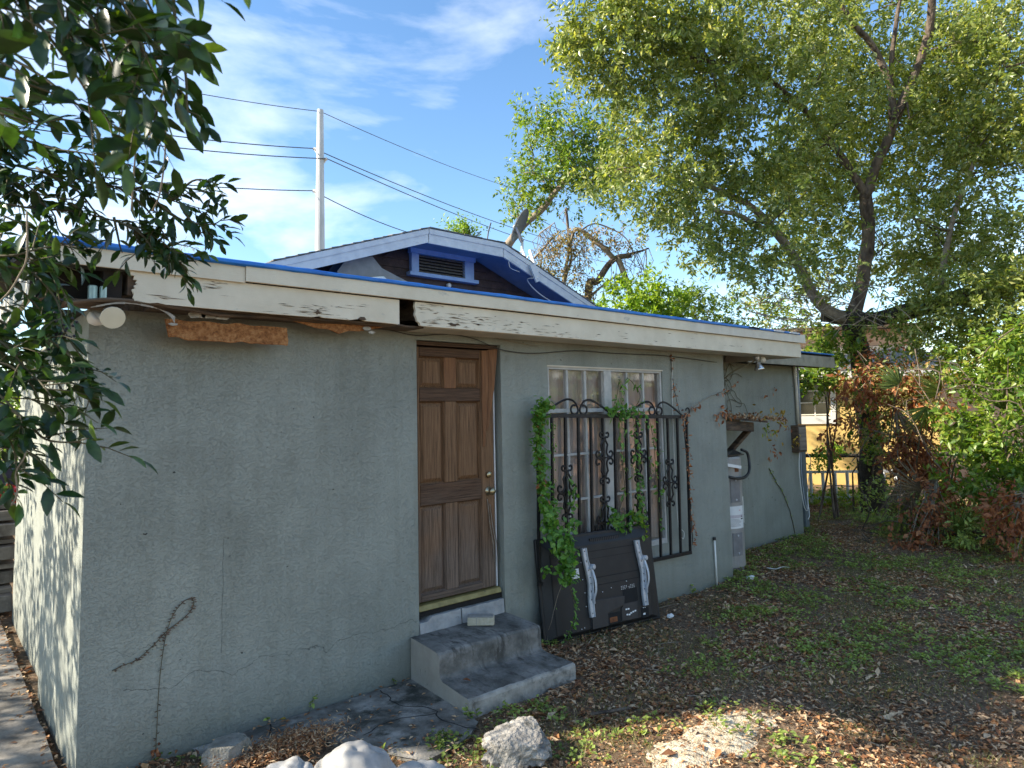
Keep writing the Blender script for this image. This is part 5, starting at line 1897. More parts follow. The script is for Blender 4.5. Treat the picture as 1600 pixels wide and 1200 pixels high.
tr.append(q)
_, q = limb('limb', [W(1162, 314, 11.2), W(1090, 285, 11.0), W(1010, 272, 10.8), W(930, 262, 10.7)], 0.05, 0.015, M['bark_pale'], oak, 7)
tr.append(q)
_, q = limb('limb', [W(1258, 170, 11.3), W(1180, 110, 11.0), W(1080, 90, 10.6), W(980, 70, 10.2)], 0.045, 0.012, M['bark'], oak, 7)
tr.append(q)
_, q = limb('limb', [W(1470, 480, 11.6), W(1478, 400, 11.4), W(1492, 330, 11.3), W(1530, 230, 11.2)], 0.06, 0.03, M['bark_pale'], oak, 8)
tr.append(q)
E_ = [ell(980, 75, 85, 75, 10.2, .9), ell(925, 45, 50, 45, 10.2, .6), ell(1060, 30, 110, 70, 10.6, 1.0), ell(1090, 130, 120, 75, 10.8, 1.1), ell(1200, 60, 120, 80, 11, 1.3),
      ell(1330, 50, 130, 90, 12.6, 1.2), ell(1480, 70, 120, 110, 12.8, 1.3), ell(1590, 110, 110, 140, 11, 1.5), ell(1050, 215, 120, 60, 10.8, 1.0), ell(1170, 220, 120, 75, 11.2, 1.2),
      ell(1290, 240, 100, 75, 13, 1.0), ell(1440, 250, 110, 90, 13.2, 1.2), ell(1550, 270, 100, 110, 11.5, 1.5), ell(1010, 290, 90, 40, 10.6, .8), ell(1110, 330, 90, 55, 11, .9),
      ell(1180, 400, 80, 45, 11.2, .9), ell(1100, 385, 50, 35, 11, .6, 1.0), ell(1290, 380, 75, 80, 13.2, 1.0), ell(1420, 400, 80, 70, 13.2, 1.0), ell(1530, 400, 100, 60, 12, 1.3),
      ell(1260, 300, 90, 60, 12.6, .8), ell(1330, 150, 100, 70, 13.0, 1.0), ell(1490, 170, 80, 80, 13, 1.2), ell(900, 85, 25, 30, 10.1, .4, .8), ell(955, 130, 40, 25, 10.3, .4, .9),
      ell(1440, 515, 60, 30, 11.2, .6, 1.6), ell(1540, 475, 70, 40, 10.6, .6, 2.6), ell(1480, 455, 50, 25, 10.9, .5, 1.2), ell(1390, 520, 40, 40, 11.4, .5, 1.2), ell(1295, 545, 40, 25, 12.6, .6, .9), ell(1240, 470, 60, 25, 12.6, .7, .7), ell(1600, 380, 60, 60, 10.6, .8, 3), ell(1300, 430, 60, 40, 11.0, .4, .9), ell(1380, 330, 60, 60, 11.0, .4, .9), ell(1250, 300, 80, 60, 10.7, .5, 1.2), ell(1420, 160, 80, 80, 10.6, .5, 1.3), ell(1300, 150, 80, 60, 10.6, .5, 1.2), ell(1560, 525, 70, 35, 10.6, .6, 3.0), ell(1490, 555, 45, 22, 11.0, .5, 1.0), ell(1610, 480, 50, 50, 10.4, .6, 2.4)]
P, D, Nn, Ls, Ws, stt = twigs(E_, 172000, 20, 0.42, 0.098, 0.040, flatn=0.75, bias=(-0.55, -0.1, 0.75))
leaves('crown', P, D, Nn, Ls, Ws, M['oak'], oak, rnd=np.clip(rng.normal(0.45, 0.24, len(P)), 0, 1))
branchlets('twigs', tr, stt, M['bark'], oak, 0.12, 0.022, 0.003, 520)
# tangled bare twigs about the fork
mb = MB()
for _ in range(90):
    a = W(rng.uniform(1180, 1390), rng.uniform(440, 520), rng.uniform(11.0, 12.4))
    d = nrm(np.array([[rng.normal(-0.7, 0.5), rng.normal(0, 0.5), rng.normal(0.05, 0.3)]]))[0]
    l = rng.uniform(0.5, 1.3)
    mb.tube([a, a + d * l * .5 + rng.normal(size=3) * .07, a + d * l + rng.normal(size=3) * .12], [0.009, 0.006, 0.002], 4, cap=False)
build('dead_twigs', mb, M['twig'], oak, kind='stuff')

# tree behind the gable, its crown left of the oak
bt = thing('roadside_tree', 'smaller leafy tree rising behind the right slope of the gabled roof', 'tree', W(770, 640, 17) * [1, 1, 0])
bl = []
_, q = limb('trunk', [W(745, 640, 17) * [1, 1, 0], W(765, 440, 17), W(792, 383, 17)], 0.16, 0.11, M['bark_pale'], bt, 9, 0.05)
_, q = limb('limb', [W(792, 385, 17), W(815, 355, 16.8), W(845, 328, 16.6), W(868, 300, 16.5), W(900, 260, 16)], 0.11, 0.05, M['bark_pale'], bt, 9, 0.04)
bl.append(q)
E_ = [ell(850, 195, 38, 30, 16.5, .8), ell(880, 240, 60, 45, 16.5, 1.1), ell(845, 285, 40, 45, 16.5, .9), ell(910, 290, 50, 35, 16.5, .9), ell(940, 235, 50, 40, 16.2, 1.0), ell(820, 325, 18, 25, 17, .5, .5), ell(960, 200, 40, 30, 16, .8, 1.0), ell(960, 280, 50, 25, 16, .6, 0.8)]
P, D, Nn, Ls, Ws, stt = twigs(E_, 15000, 16, 0.5, 0.115, 0.05)
leaves('crown', P, D, Nn, Ls, Ws, M['bush'], bt)
branchlets('twigs', bl, stt, M['bark_pale'], bt, 0.25, 0.03, 0.004, 200)

# vine-hung dead tree
dt = thing('dead_tree', 'half-dead grey tree hung with withered vines, seen right of the gabled roof', 'tree', W(930, 650, 15) * [1, 1, 0])
DL = [([W(915, 640, 15) * [1, 1, 0], W(920, 470, 15), W(935, 440, 15), W(960, 405, 15), W(985, 400, 15)], .15, .09),
      ([W(960, 405, 15), W(935, 378, 15), W(912, 362, 15), W(895, 362, 15), W(888, 400, 15), W(878, 450, 15)], .10, .05),
      ([W(965, 400, 15), W(975, 430, 15), W(990, 470, 15), W(995, 520, 15)], .11, .10), ([W(965, 403, 15), W(990, 395, 15), W(1014, 386, 15)], .06, .03),
      ([W(918, 470, 15), W(945, 445, 15), W(980, 422, 15)], .05, .02), ([W(826, 412, 15), W(850, 385, 15), W(875, 361, 15)], .05, .03),
      ([W(885, 325, 15), W(886, 360, 15), W(893, 400, 15), W(882, 440, 15)], .05, .05), ([W(893, 408, 15), W(915, 380, 15)], .03, .02), ([W(843, 365, 15), W(865, 347, 15)], .03, .012),
      ([W(900, 365, 15), W(930, 350, 15), W(975, 368, 15), W(990, 400, 15)], .03, .02)]
dq = []
for i, (p, a, b) in enumerate(DL):
    _, q = limb('trunk' if i == 0 else 'limb', p, a * .62, b * .62, M['bark_pale'] if i % 3 else M['bark'], dt, 7, 0.06)
    dq.append(q)
mb = MB()
for _ in range(95):
    l = dq[rng.integers(1, len(dq))]
    a = l[rng.integers(0, len(l))]
    ln = rng.uniform(0.3, 1.1)
    mb.tube([a, a + [rng.normal() * .15, rng.normal() * .1, -ln * .4], a + [rng.normal() * .22, rng.normal() * .15, -ln]], [0.010, 0.008, 0.003], 4, cap=False)
build('hanging_vines', mb, M['twig'], dt, kind='stuff')
E_ = [ell(890, 370, 20, 18, 15, .3, 2), ell(885, 420, 14, 60, 15, .3, 3), ell(855, 410, 12, 26, 15, .3, 3), ell(918, 400, 25, 40, 15, .3, 1.6), ell(912, 450, 20, 30, 15, .3, 1.4), ell(938, 372, 30, 14, 15, .3, 1.5), ell(980, 372, 30, 12, 15, .3, 1.2), ell(990, 440, 12, 35, 15, .25, 1)]
P, D, Nn, Ls, Ws, _s = twigs(E_, 3300, 8, 0.3, 0.085, 0.035, up=-0.6)
leaves('vine_leaves', P, D, Nn, Ls, Ws, leafmat('withered_vine_leaf', [(0.10, 0.12, 0.03), (0.26, 0.22, 0.08), (0.34, 0.22, 0.12)], 0.6, 0.3, (1.6, 1.4, 0.8)), dt)


def shrub(name, label, cat, base, E_, n, m, L_=0.1, W_=0.045, per=12, stemm=None, up=0.3, tl=0.35, group=None, ns=22):
    t = thing(name, label, cat, base, group=group)
    P, D, Nn, Ls, Ws, stt = twigs(E_, n, per, tl, L_, W_, up=up)
    k = P[:, 2] > 0.02
    leaves('crown', P[k], D[k], Nn[k], Ls[k], Ws[k], m, t)
    S = np.concatenate(stt)
    rng.shuffle(S)
    mb = MB()
    b = np.array(base)
    for s in S[:ns]:
        s = s if s[2] > 0.1 else s + [0, 0, 0.2]
        a = b + [rng.normal() * .12, rng.normal() * .12, -0.03]
        mb.tube([a, a + (s - a) * .5 + [rng.normal() * .1, rng.normal() * .1, .1], s], [0.022, 0.014, 0.004], 5, cap=False)
    if ns:
        build('stems', mb, stemm or M['bark'], t, smooth=True)
    return t


shrub('bright_shrub', 'bright yellow-green bushy tree just above the blue roof edge, right of the dead tree', 'shrub', W(1000, 640, 14) * [1, 1, 0],
      [ell(985, 462, 32, 22, 14, .6), ell(1010, 448, 22, 16, 14, .5), ell(1035, 475, 34, 18, 14, .6), ell(960, 488, 32, 14, 14, .6), ell(1015, 495, 55, 16, 14, .7)], 5600, M['lime'], 0.11, 0.05, 14, M['bark_pale'], tl=0.26)
shrub('olive_shrub', 'pale olive feathery shrub behind the roof edge below the oak limb', 'shrub', W(1110, 640, 15) * [1, 1, 0],
      [ell(1080, 485, 40, 20, 15, .6), ell(1130, 490, 50, 22, 15, .7), ell(1190, 500, 50, 25, 15, .7), ell(1065, 465, 18, 12, 15, .3, .4)], 5000, M['bush'], 0.10, 0.04, 12, M['bark_pale'])
shrub('corner_shrub', 'leafy green shrub hanging beyond the far corner above the yellow house window', 'shrub', W(1290, 700, 11.8) * [1, 1, 0],
      [ell(1275, 592, 26, 32, 11.8, .3), ell(1262, 540, 22, 18, 12.2, .3), ell(1310, 550, 30, 22, 11.8, .3)], 1900, M['bush'], 0.095, 0.055, 10, ns=4, tl=0.22)
shrub('ridge_vine', 'yellow-green vine mound spilling over the ridge of the gabled roof', 'vine', W(728, 372, 15.5),
      [ell(715, 363, 18, 6, 15.5, .4), ell(735, 366, 16, 6, 15.5, .4)], 1300, M['lime'], 0.09, 0.04, 8)
# big shrub mass at the right edge
shrub('broadleaf_shrub', 'big glossy green shrub at the right edge, sunlit against the yellow house', 'shrub', (7.9, -1.6, 0),
      [ell(1580, 590, 55, 50, 9.6, .7), ell(1550, 680, 45, 60, 9.3, .7), ell(1610, 690, 55, 80, 9.0, .8), ell(1545, 755, 40, 34, 9.2, .6), ell(1600, 775, 55, 34, 8.8, .6), ell(1630, 560, 50, 50, 9, .6), ell(1530, 545, 35, 14, 10, .5, .5)],
      10000, M['bush'], 0.105, 0.048, 12, tl=0.26)
shrub('trunk_ivy', 'green vine wrapped round the dark trunk of the oak', 'vine', WG(1350, 800),
      [ell(1372, 620, 24, 50, 11.6, .3), ell(1365, 700, 22, 60, 11.7, .3), ell(1385, 560, 30, 30, 11.6, .3), ell(1340, 640, 18, 40, 11.7, .25), ell(1390, 650, 14, 40, 11.5, .3)], 1500, M['bush'], 0.085, 0.045, 8, ns=4, tl=0.2)
# low understorey below the shrubs
shrub('low_undergrowth', 'dark low undergrowth at the foot of the shrubs on the right', 'undergrowth', (7.5, -1.0, 0),
      [ell(1400, 800, 60, 22, 10.5, .5), ell(1480, 820, 60, 25, 9.6, .5), ell(1560, 850, 60, 22, 8.6, .5)], 4200, M['weed'], 0.08, 0.032, 10)
shrub('sunny_weeds', 'sunlit yellow-green weeds between the house corner and the dark trunk', 'weeds', WG(1300, 790),
      [ell(1285, 780, 30, 12, 13.2, .5), ell(1320, 780, 25, 12, 13.2, .5), ell(1295, 708, 45, 4, 13.1, .1, .25), ell(1285, 722, 35, 8, 13.1, .15, .15)], 2300, M['lime'], 0.07, 0.036, 8, ns=0, tl=0.15)


def deadspray(label, E_, n, base, L_=0.10, up=-0.5):
    t = thing('dead_branch', label, 'dead branch', base, group='brown dead branches below the oak')
    P, D, Nn, Ls, Ws, stt = twigs(E_, n, 9, 0.32, L_, 0.046, up=up, flatn=1.3)
    D = nrm(D + np.array([0, 0, -0.5]))
    leaves('dead_leaves', P, D, Nn, Ls, Ws, M['deadleaf'], t)
    S = np.concatenate(stt)
    rng.shuffle(S)
    mb = MB()
    for s in S[:26]:
        b = np.array(base)
        mb.tube([b, b + (s - b) * .5 + rng.normal(size=3) * .06, s], [0.012, 0.008, 0.003], 4, cap=False)
    build('branchlets', mb, M['twig'], t, smooth=True)
    return t


deadspray('rust-brown dead leaves hanging before the yellow wall, the upper large mass', [ell(1430, 710, 26, 36, 10.6, .3), ell(1462, 732, 20, 24, 10.4, .3), ell(1412, 700, 16, 24, 10.7, .25)], 1700, W(1400, 640, 10.8), 0.115)
deadspray('brown dead leaves drooping to the ground below the larger dead mass', [ell(1445, 830, 26, 40, 9.2, .25), ell(1458, 785, 22, 25, 9.4, .25), ell(1425, 850, 16, 18, 9.1, .2), ell(1448, 865, 22, 14, 9.0, .2, .3)], 1500, W(1462, 745, 9.8), 0.085)
deadspray('orange-brown dead leaves tangled high beside the oak trunk', [ell(1345, 600, 30, 25, 11.0, .3), ell(1400, 590, 30, 18, 10.9, .3), ell(1370, 570, 25, 18, 11.1, .3), ell(1345, 650, 16, 16, 11.1, .25), ell(1430, 635, 40, 12, 10.8, .3, .5), ell(1300, 680, 26, 10, 11.3, .2, .2), ell(1460, 640, 25, 16, 10.4, .3, .4)], 1500, W(1380, 560, 11.3), 0.095)
deadspray('orange dead leaves low at the right edge of the photo', [ell(1590, 800, 28, 35, 8.3, .25), ell(1600, 850, 22, 25, 8.1, .25)], 900, W(1600, 770, 8.4), 0.09)


def fan(name, label, c, d, nn, R_, m, n=18, wid=0.028, group=None, stalk=None, arc=2.3):
    """fan palm leaf: blades radiating from one point, on a stalk"""
    t = thing(name, label, 'palm leaf', c, group=group)
    c = np.array(c, float)
    d = nrm(np.array([d], float))[0]
    s = nrm(np.cross(d, np.array([nn], float)))[0]
    u = np.cross(s, d)
    a = np.linspace(-arc / 2, arc / 2, n)
    D = np.array([d * math.cos(x) + s * math.sin(x) + u * 0.1 * rng.normal() for x in a])
    L_ = R_ * (0.85 + 0.25 * np.cos(a)) * (0.85 + 0.3 * rng.random(n))
    leaves('blades', np.repeat([c], n, 0), D, np.repeat([u], n, 0), L_, wid, m, t, detail=1, fold=0.2, droop=0.18 + 0.1 * rng.random())
    if stalk is not None:
        build('stalk', MB().tube(smooth_path([stalk, (np.array(stalk) + c) / 2 + [0, 0, .12], c], 4), [0.012] * 8 + [0.008], 5), M['stem'], t, smooth=True)
    return t


fans = [(1448, 635, 10.0, (-.2, -1), .42, 'frond', 'palmetto leaf spread against the yellow wall, above the brown dead mass'),
        (1470, 612, 10.2, (-.7, .7), .42, 'frond', 'palmetto leaf with blades raised toward the white eave of the yellow house'),
        (1405, 600, 10.4, (-.6, .6), .32, 'frond', 'palmetto leaf beside the oak trunk among orange dead leaves'),
        (1500, 700, 9.3, (.9, .35), .34, 'frond', 'palmetto leaf spreading right inside the big glossy shrub'),
        (1565, 640, 9.4, (.2, 1), .36, 'frond', 'palmetto leaf standing upright in the shrub near the right edge'),
        (1500, 655, 9.6, (.5, -.8), .34, 'frond', 'palmetto leaf drooping left of the big glossy shrub'),
        (1440, 765, 9.9, (-1, .05), .52, 'deadfrond', 'dry brown palmetto leaf pointing left, low beside the dark trunk'),
        (1425, 775, 9.8, (-.35, -1), .62, 'deadfrond', 'dry brown palmetto leaf hanging straight down by the dark trunk'),
        (1400, 760, 10.2, (.5, -1), .5, 'deadfrond', 'dry palmetto leaf hanging behind the other two dry ones'),
        (1490, 830, 8.8, (.6, .4), .34, 'frond', 'shaded palmetto leaf low in the undergrowth')]
for u, v, d, (a, b), R_, mm, lb in fans:
    c = W(u, v, d)
    fan('palmetto_leaf', lb, c, _r * a + _u * b + _f * rng.uniform(-.3, .1), -_f + rng.normal(size=3) * .35, R_, M[mm], 20, 0.03, 'palmetto leaves below the oak', stalk=np.array([c[0] + .3, c[1] + .3, max(0.0, c[2] - 0.9)]))

# ================================================================== YELLOW HOUSE, FENCES
yh = thing('yellow_house', 'yellow stucco house with white fascia showing between the shrubs on the right', 'house', W(1474, 770, 16.5) * [1, 1, 0])
A = (W(1474, 770, 16.5) * [1, 1, 0])
ang = rad(128)
e = np.array([math.cos(ang), math.sin(ang), 0])
out = np.array([-e[1], e[0], 0]) * 1.0
if out @ np.array([-1, 0, 0]) < 0:
    out = -out


def YB(a0, a1, o0, o1, z0, z1):
    c = [A + e * a + out * o for a, o in ((a0, o0), (a1, o0), (a1, o1), (a0, o1))]
    return MB().hexa([(*p[:2], z0) for p in c] + [(*p[:2], z1) for p in c])


# photo position of the window on the wall line
def along(u, v):
    d = _f + _r * (u - PCX) / FPX - _u * (v - PCY) / FPX
    M2 = np.array([[d[0], -e[0]], [d[1], -e[1]]])
    t, a = np.linalg.solve(M2, (A - CAM)[:2])
    return a, (CAM + d * t)[2]


a1_, zt_ = along(1291, 657)
a0_, zt2 = along(1246, 600)
zw = zt_ + 0.12
build('wall', YB(0, a1_ - 0.12, -6.0, 0.0, -0.1, 2.62), M['yellow'], yh)
build('wall', YB(a1_ - 0.119, 9, -6.0, 0.0, -0.1, zw), M['yellow'], yh)
build('wall', YB(a1_ - 0.119, 9, -6.0, 0.0, zw + 1.0, 2.62), M['yellow'], yh)
build('wall', YB(a1_ + 1.3, 9, -6.0, 0.0, zw + .001, zw + .999), M['yellow'], yh)
wn = build('window', YB(a1_ - 0.118, a1_ + 1.299, -0.12, -0.10, zw + .001, zw + .999), M['carglass'], yh)
for i in range(5):
    x = a1_ - 0.118 + i * 0.35
    build('muntin', YB(x - .012, x + .012, -0.099, -0.08, zw + .002, zw + .998), M['whiteplastic'], wn)
for zz in (0.02, 0.32, 0.62, 0.95):
    build('muntin', YB(a1_ - 0.117, a1_ + 1.298, -0.098, -0.082, zw + zz, zw + zz + 0.025), M['whiteplastic'], wn)
build('window_trim', YB(a1_ - 0.24, a1_ + 1.4, 0.002, 0.04, zw - 0.2, zw), M['whiteplastic'], wn)
build('window_trim', YB(a1_ - 0.24, a1_ - 0.12, 0.002, 0.04, zw + .001, zw + 1.1), M['whiteplastic'], wn)
build('fascia', YB(-0.35, 9.4, 0.45, 0.48, 2.62, 2.80), M['whiteplastic'], yh)
build('soffit', YB(-0.35, 9.4, 0.002, 0.449, 2.625, 2.64), M['whiteplastic'], yh)
c = [A + e * a + out * o for a, o in ((-0.35, 0.5), (9.4, 0.5), (9.4, -3), (-0.35, -3))]
mb = MB()
mb.hexa([(*c[0][:2], 2.80), (*c[1][:2], 2.80), (*c[2][:2], 3.7), (*c[3][:2], 3.7), (*c[0][:2], 2.84), (*c[1][:2], 2.84), (*c[2][:2], 3.74), (*c[3][:2], 3.74)])
build('roof', mb, M['slate'], yh)
build('upper_wall', YB(-0.5, 3.5, -5.5, -2.6, 2.9, 4.1), M['peach'], yh)
build('upper_eave', YB(-0.9, 4, -5.5, -2.2, 4.1, 4.2), M['wood_dark'], yh)
build('side_wall', YB(-2.4, -0.003, -6, -1.2, -0.1, 2.62), M['peach'], yh)

fe = thing('rail_fence', 'low fence with a vine-covered top rail and white pickets before the yellow house', 'fence', WG(1300, 760) * [1, 1, 0])
def fp(u, z):
    d = 13.2
    p = W(u, 700, d)
    return np.array([p[0], p[1], z])
build('top_rail', MB().tube([fp(1235, .98), fp(1300, .96), fp(1420, .94), fp(1560, .94)], 0.035, 8), M['bark_dark'], fe)
build('white_rail', MB().beam(fp(1238, .66), fp(1400, .64), 0.04, 0.05), M['white'], fe)
build('low_rail', MB().beam(fp(1238, .16), fp(1400, .16), 0.03, 0.04), M['white'], fe)
for u in range(1245, 1400, 19):
    build('picket', MB().beam(fp(u, .06), fp(u, .63), 0.045, 0.045, up=(0, 1, 0)), M['white'], fe)
for u in (1340, 1450, 1550):
    build('post', MB().tube([fp(u, -.05), fp(u, .92)], 0.035, 8), M['bark_dark'], fe)

# far hedge and trees that close the view at ground level
E_ = []
for x in np.linspace(-260, 1900, 64):
    d = 30 + 8 * rng.random()
    if 20 < x < 1220:
        hgt = 2.3 + 1.2 * rng.random()
    else:
        hgt = 3.5 + 2.5 * rng.random()
    c = W(x, 640, d)
    c[2] = hgt * 0.5
    E_.append((c, (2.2, 2.0, hgt * 0.55), 1.0))
P, D, Nn, Ls, Ws, _s = twigs(E_, 26000, 10, 1.0, 0.42, 0.20)
P[:, 2] = np.maximum(P[:, 2], 0.1)
o = leaves('far_hedge', P, D, Nn, Ls, Ws, M['bush'], None, kind='stuff')
o['label'] = 'distant green hedge and tree belt beyond the houses'
for i, (u, v, d, h_) in enumerate(((288, 392, 40, 1.2), (150, 362, 40, 1.0), (215, 370, 42, .9))):
    shrub('bare_treetop', ['right one', 'left one', 'middle one'][i] + ' of three pale bare treetops peeking over the blue roof edge', 'tree', W(u, 640, d) * [1, 1, 0],
          [ell(u, v, 17, 20 if i == 0 else 9, d, 1)], 420, leafmat('pale_twig_leaf', [(0.34, 0.30, 0.24), (0.48, 0.44, 0.36)], 0.7, 0.3, (1.2, 1.1, 0.9)), 0.16, 0.05, 6, M['twig'], tl=0.6, group='pale treetops over the roof')

# ================================================================== WINDOW AND WALL VINES
def creeper(t, path, n, L_, W_, m, spread=0.03, stem_r=0.003, y=None, stem=True, down=0.3, name='leaves', sm_=None):
    sp = smooth_path(path, 8)
    sp = [wob(p, 0.01, 12) for p in sp]
    if stem:
        mb = MB()
        mb.tube(sp, stem_r, 5)
        build('stem', mb, sm_ or M['stem'], t, smooth=True)
    sp = np.array(sp)
    i = rng.random(n) * (len(sp) - 1)
    a = sp[i.astype(int)] + (sp[np.minimum(i.astype(int) + 1, len(sp) - 1)] - sp[i.astype(int)]) * (i % 1)[:, None]
    off = rng.normal(size=(n, 3)) * spread
    off[:, 1] = -abs(off[:, 1]) * 0.9 - 0.004
    D = nrm(rng.normal(size=(n, 3)) * 0.7 + np.array([0, -0.35, -down]))
    Nn = nrm(rng.normal(size=(n, 3)) * 0.45 + np.array([0, -0.8, 0.6]))
    s = 0.65 + 0.6 * rng.random(n)
    leaves(name, a + off, D, Nn, L_ * s, W_ * s, m, t, detail=1, fold=0.15, droop=0.12)


iv = thing('ivy_vine', 'dense green ivy climbing the left side of the grille and spilling over the television', 'vine', WY(850, 1000, -0.16))
creeper(iv, [WY(846, 628, -.1), WY(838, 660, -.1), WY(840, 720, -.1), WY(848, 780, -.11), WY(856, 830, -.14)], 640, 0.050, 0.032, M['ivy'], 0.034)
creeper(iv, [WY(850, 800, -.12), WY(862, 838, -.19), WY(875, 860, -.24), WY(880, 900, -.26)], 260, 0.055, 0.036, M['ivy'], 0.045)
creeper(iv, [WY(868, 830, -.19), WY(885, 850, -.24), WY(886, 880, -.26), WY(884, 905, -.28)], 130, 0.052, 0.034, M['ivy'], 0.03)
creeper(iv, [WY(882, 895, -.27), WY(893, 925, -.28), WY(899, 955, -.28), WY(893, 980, -.25), WY(880, 1005, -.22)], 60, 0.036, 0.018, M['ivy'], 0.014)
creeper(iv, [WY(881, 905, -.29), WY(868, 940, -.25), WY(858, 985, -.22)], 3, 0.03, 0.02, M['ivy'], 0.01, 0.0018, sm_=M['twig'])
creeper(iv, [WY(844, 640, -.12), WY(842, 720, -.12), WY(852, 800, -.13)], 26, 0.045, 0.022, M['deadleaf'], 0.03, stem_r=.006, name='dead_leaves')
creeper(iv, [WY(846, 890, -.22), WY(856, 893, -.24)], 14, 0.045, 0.03, M['ivy'], 0.02)
iv2 = thing('window_creeper', 'light green creeper threaded through the middle and right bars of the grille', 'vine', WY(1000, 830, -0.12))
creeper(iv2, [WY(968, 592, -.05), WY(962, 625, -.07), WY(955, 645, -.09)], 30, 0.075, 0.017, M['ivy'], 0.03, down=0.9)
creeper(iv2, [WY(980, 590, -.05), WY(990, 600, -.06), WY(1000, 620, -.07), WY(985, 650, -.09)], 24, 0.075, 0.017, M['ivy'], 0.025, down=0.9)
creeper(iv2, [WY(945, 642, -.1), WY(968, 640, -.1), WY(990, 645, -.1)], 90, 0.058, 0.026, M['ivy'], 0.035, down=0.2)
creeper(iv2, [WY(966, 645, -.1), WY(968, 670, -.09), WY(970, 700, -.06), WY(975, 760, -.06), WY(968, 800, -.08)], 34, 0.07, 0.022, M['ivy'], 0.022, down=0.8)
creeper(iv2, [WY(990, 650, -.1), WY(992, 700, -.1), WY(995, 760, -.1), WY(998, 800, -.11)], 90, 0.045, 0.028, M['ivy'], 0.026)
creeper(iv2, [WY(1015, 655, -.1), WY(1022, 700, -.1), WY(1026, 760, -.1), WY(1032, 830, -.11)], 46, 0.045, 0.028, M['ivy'], 0.02)
creeper(iv2, [WY(1005, 640, -.1), WY(1012, 690, -.1), WY(1018, 750, -.1)], 24, 0.045, 0.028, M['ivy'], 0.02)
creeper(iv2, [WY(950, 800, -.11), WY(965, 825, -.14), WY(985, 815, -.14), WY(1000, 800, -.12)], 110, 0.055, 0.036, M['ivy'], 0.035)
creeper(iv2, [WY(985, 800, -.12), WY(998, 812, -.16), WY(1004, 832, -.2)], 60, 0.055, 0.034, M['lime'], 0.025)
creeper(iv2, [WY(884, 800, -.12), WY(892, 770, -.11), WY(886, 740, -.1)], 30, 0.05, 0.032, M['ivy'], 0.025)
creeper(iv2, [WY(878, 822, -.13), WY(890, 818, -.14), WY(898, 826, -.15)], 26, 0.05, 0.034, M['ivy'], 0.02)
creeper(iv2, [WY(862, 655, -.08), WY(864, 720, -.09), WY(866, 800, -.1)], 34, 0.028, 0.016, M['ivy'], 0.010)
dv = thing('dead_creeper', 'brown withered creeper clinging to the right edge bar of the grille', 'vine', WY(1082, 850, -0.1))
creeper(dv, [WY(1048, 552, -.01), WY(1052, 600, -.02), WY(1060, 635, -.06), WY(1068, 660, -.08)], 34, 0.045, 0.018, M['deadleaf'], 0.014, sm_=M['bark_dark'])
creeper(dv, [WY(1068, 655, -.09), WY(1073, 720, -.09), WY(1079, 790, -.09), WY(1083, 852, -.1)], 110, 0.042, 0.015, M['deadleaf'], 0.014, 0.006, sm_=M['bark_dark'], down=0.7)
creeper(dv, [WY(1068, 650, -.08), WY(1085, 635, -.05), WY(1110, 620, -.03), WY(1133, 610, -.02), WY(1150, 600, .1)], 22, 0.05, 0.02, M['deadleaf'], 0.014, 0.003, sm_=M['twig'])
cbl = thing('white_cord', 'thin white cord looping down behind the right bars of the grille', 'cord', WY(1065, 835, -0.03))
build('cord', MB().tube(smooth_path([WY(1050, 565, -.01), WY(1051, 640, -.02), WY(1055, 740, -.02), WY(1060, 820, -.03), WY(1067, 842, -.03), WY(1069, 832, -.03), WY(1063, 826, -.03)], 5), 0.0035, 5), M['whiteplastic'], cbl, smooth=True)

# creeper on the recess wall
rv = thing('wall_creeper', 'leafless creeper with a few red and yellow leaves over the recess by the heater', 'vine', (4.4, 0.7, 1.9))
mb = MB()
r9 = np.random.default_rng(11)
for _ in range(26):
    x, z = r9.uniform(3.75, 5.2), r9.uniform(1.9, 2.5)
    pth = [np.array([x, 0.735, z])]
    a = r9.uniform(0, 6.28)
    for _k in range(6):
        a += r9.normal() * 0.8
        pth.append(np.clip(pth[-1] + np.array([math.cos(a) * .13, 0, math.sin(a) * .11 - .03]), [3.74, 0.72, 1.78], [6.6, 0.742, 2.62]))
    mb.tube(smooth_path(pth, 3), 0.0035, 4)
mb.tube(smooth_path([(3.80, 0.1, 2.2), (3.95, 0.0, 2.33), (4.15, -0.1, 2.42), (4.22, -0.12, 2.46)], 4), 0.009, 5)
mb.tube(smooth_path([(4.0, 0.3, 2.24), (4.0, .3, 2.1), (4.15, .4, 2.05), (4.3, .3, 2.1)], 4), 0.008, 5)
build('stems', mb, M['stem'], rv, smooth=True, kind='stuff')
def leafclump(t, c, n, L_, W_, m, s):
    c = np.array(c, float)
    P = c + rng.normal(size=(n, 3)) * s
    leaves('leaf_cluster', P, rng.normal(size=(n, 3)) * .7 + [0, -.2, -.8], rng.normal(size=(n, 3)) * .6 + [0, -1, .4], L_, W_, m, t, detail=1, droop=.2, kind='stuff')
for u, v, y, n, mm in ((1130, 645, -.02, 26, 'deadleaf'), (1120, 652, -.02, 8, 'deadleaf'), (1087, 635, -.03, 7, 'deadleaf'), (1210, 605, .7, 4, 'deadleaf'), (1194, 619, .7, 5, 'deadleaf'),
                    (1222, 646, .35, 12, 'yellowleaf'), (1200, 642, .4, 8, 'yellowleaf'), (1213, 655, .35, 14, 'yellowleaf'), (1210, 682, .35, 12, 'yellowleaf'), (1226, 665, .35, 12, 'deadleaf'),
                    (1210, 705, .6, 9, 'deadleaf'), (1204, 715, .6, 6, 'deadleaf'), (1245, 690, .6, 12, 'yellowleaf'), (1198, 672, .3, 16, 'weed')):
    leafclump(rv, WY(u, v, y), n, 0.06, 0.028, M[mm], 0.035 if y < 0 else 0.05)
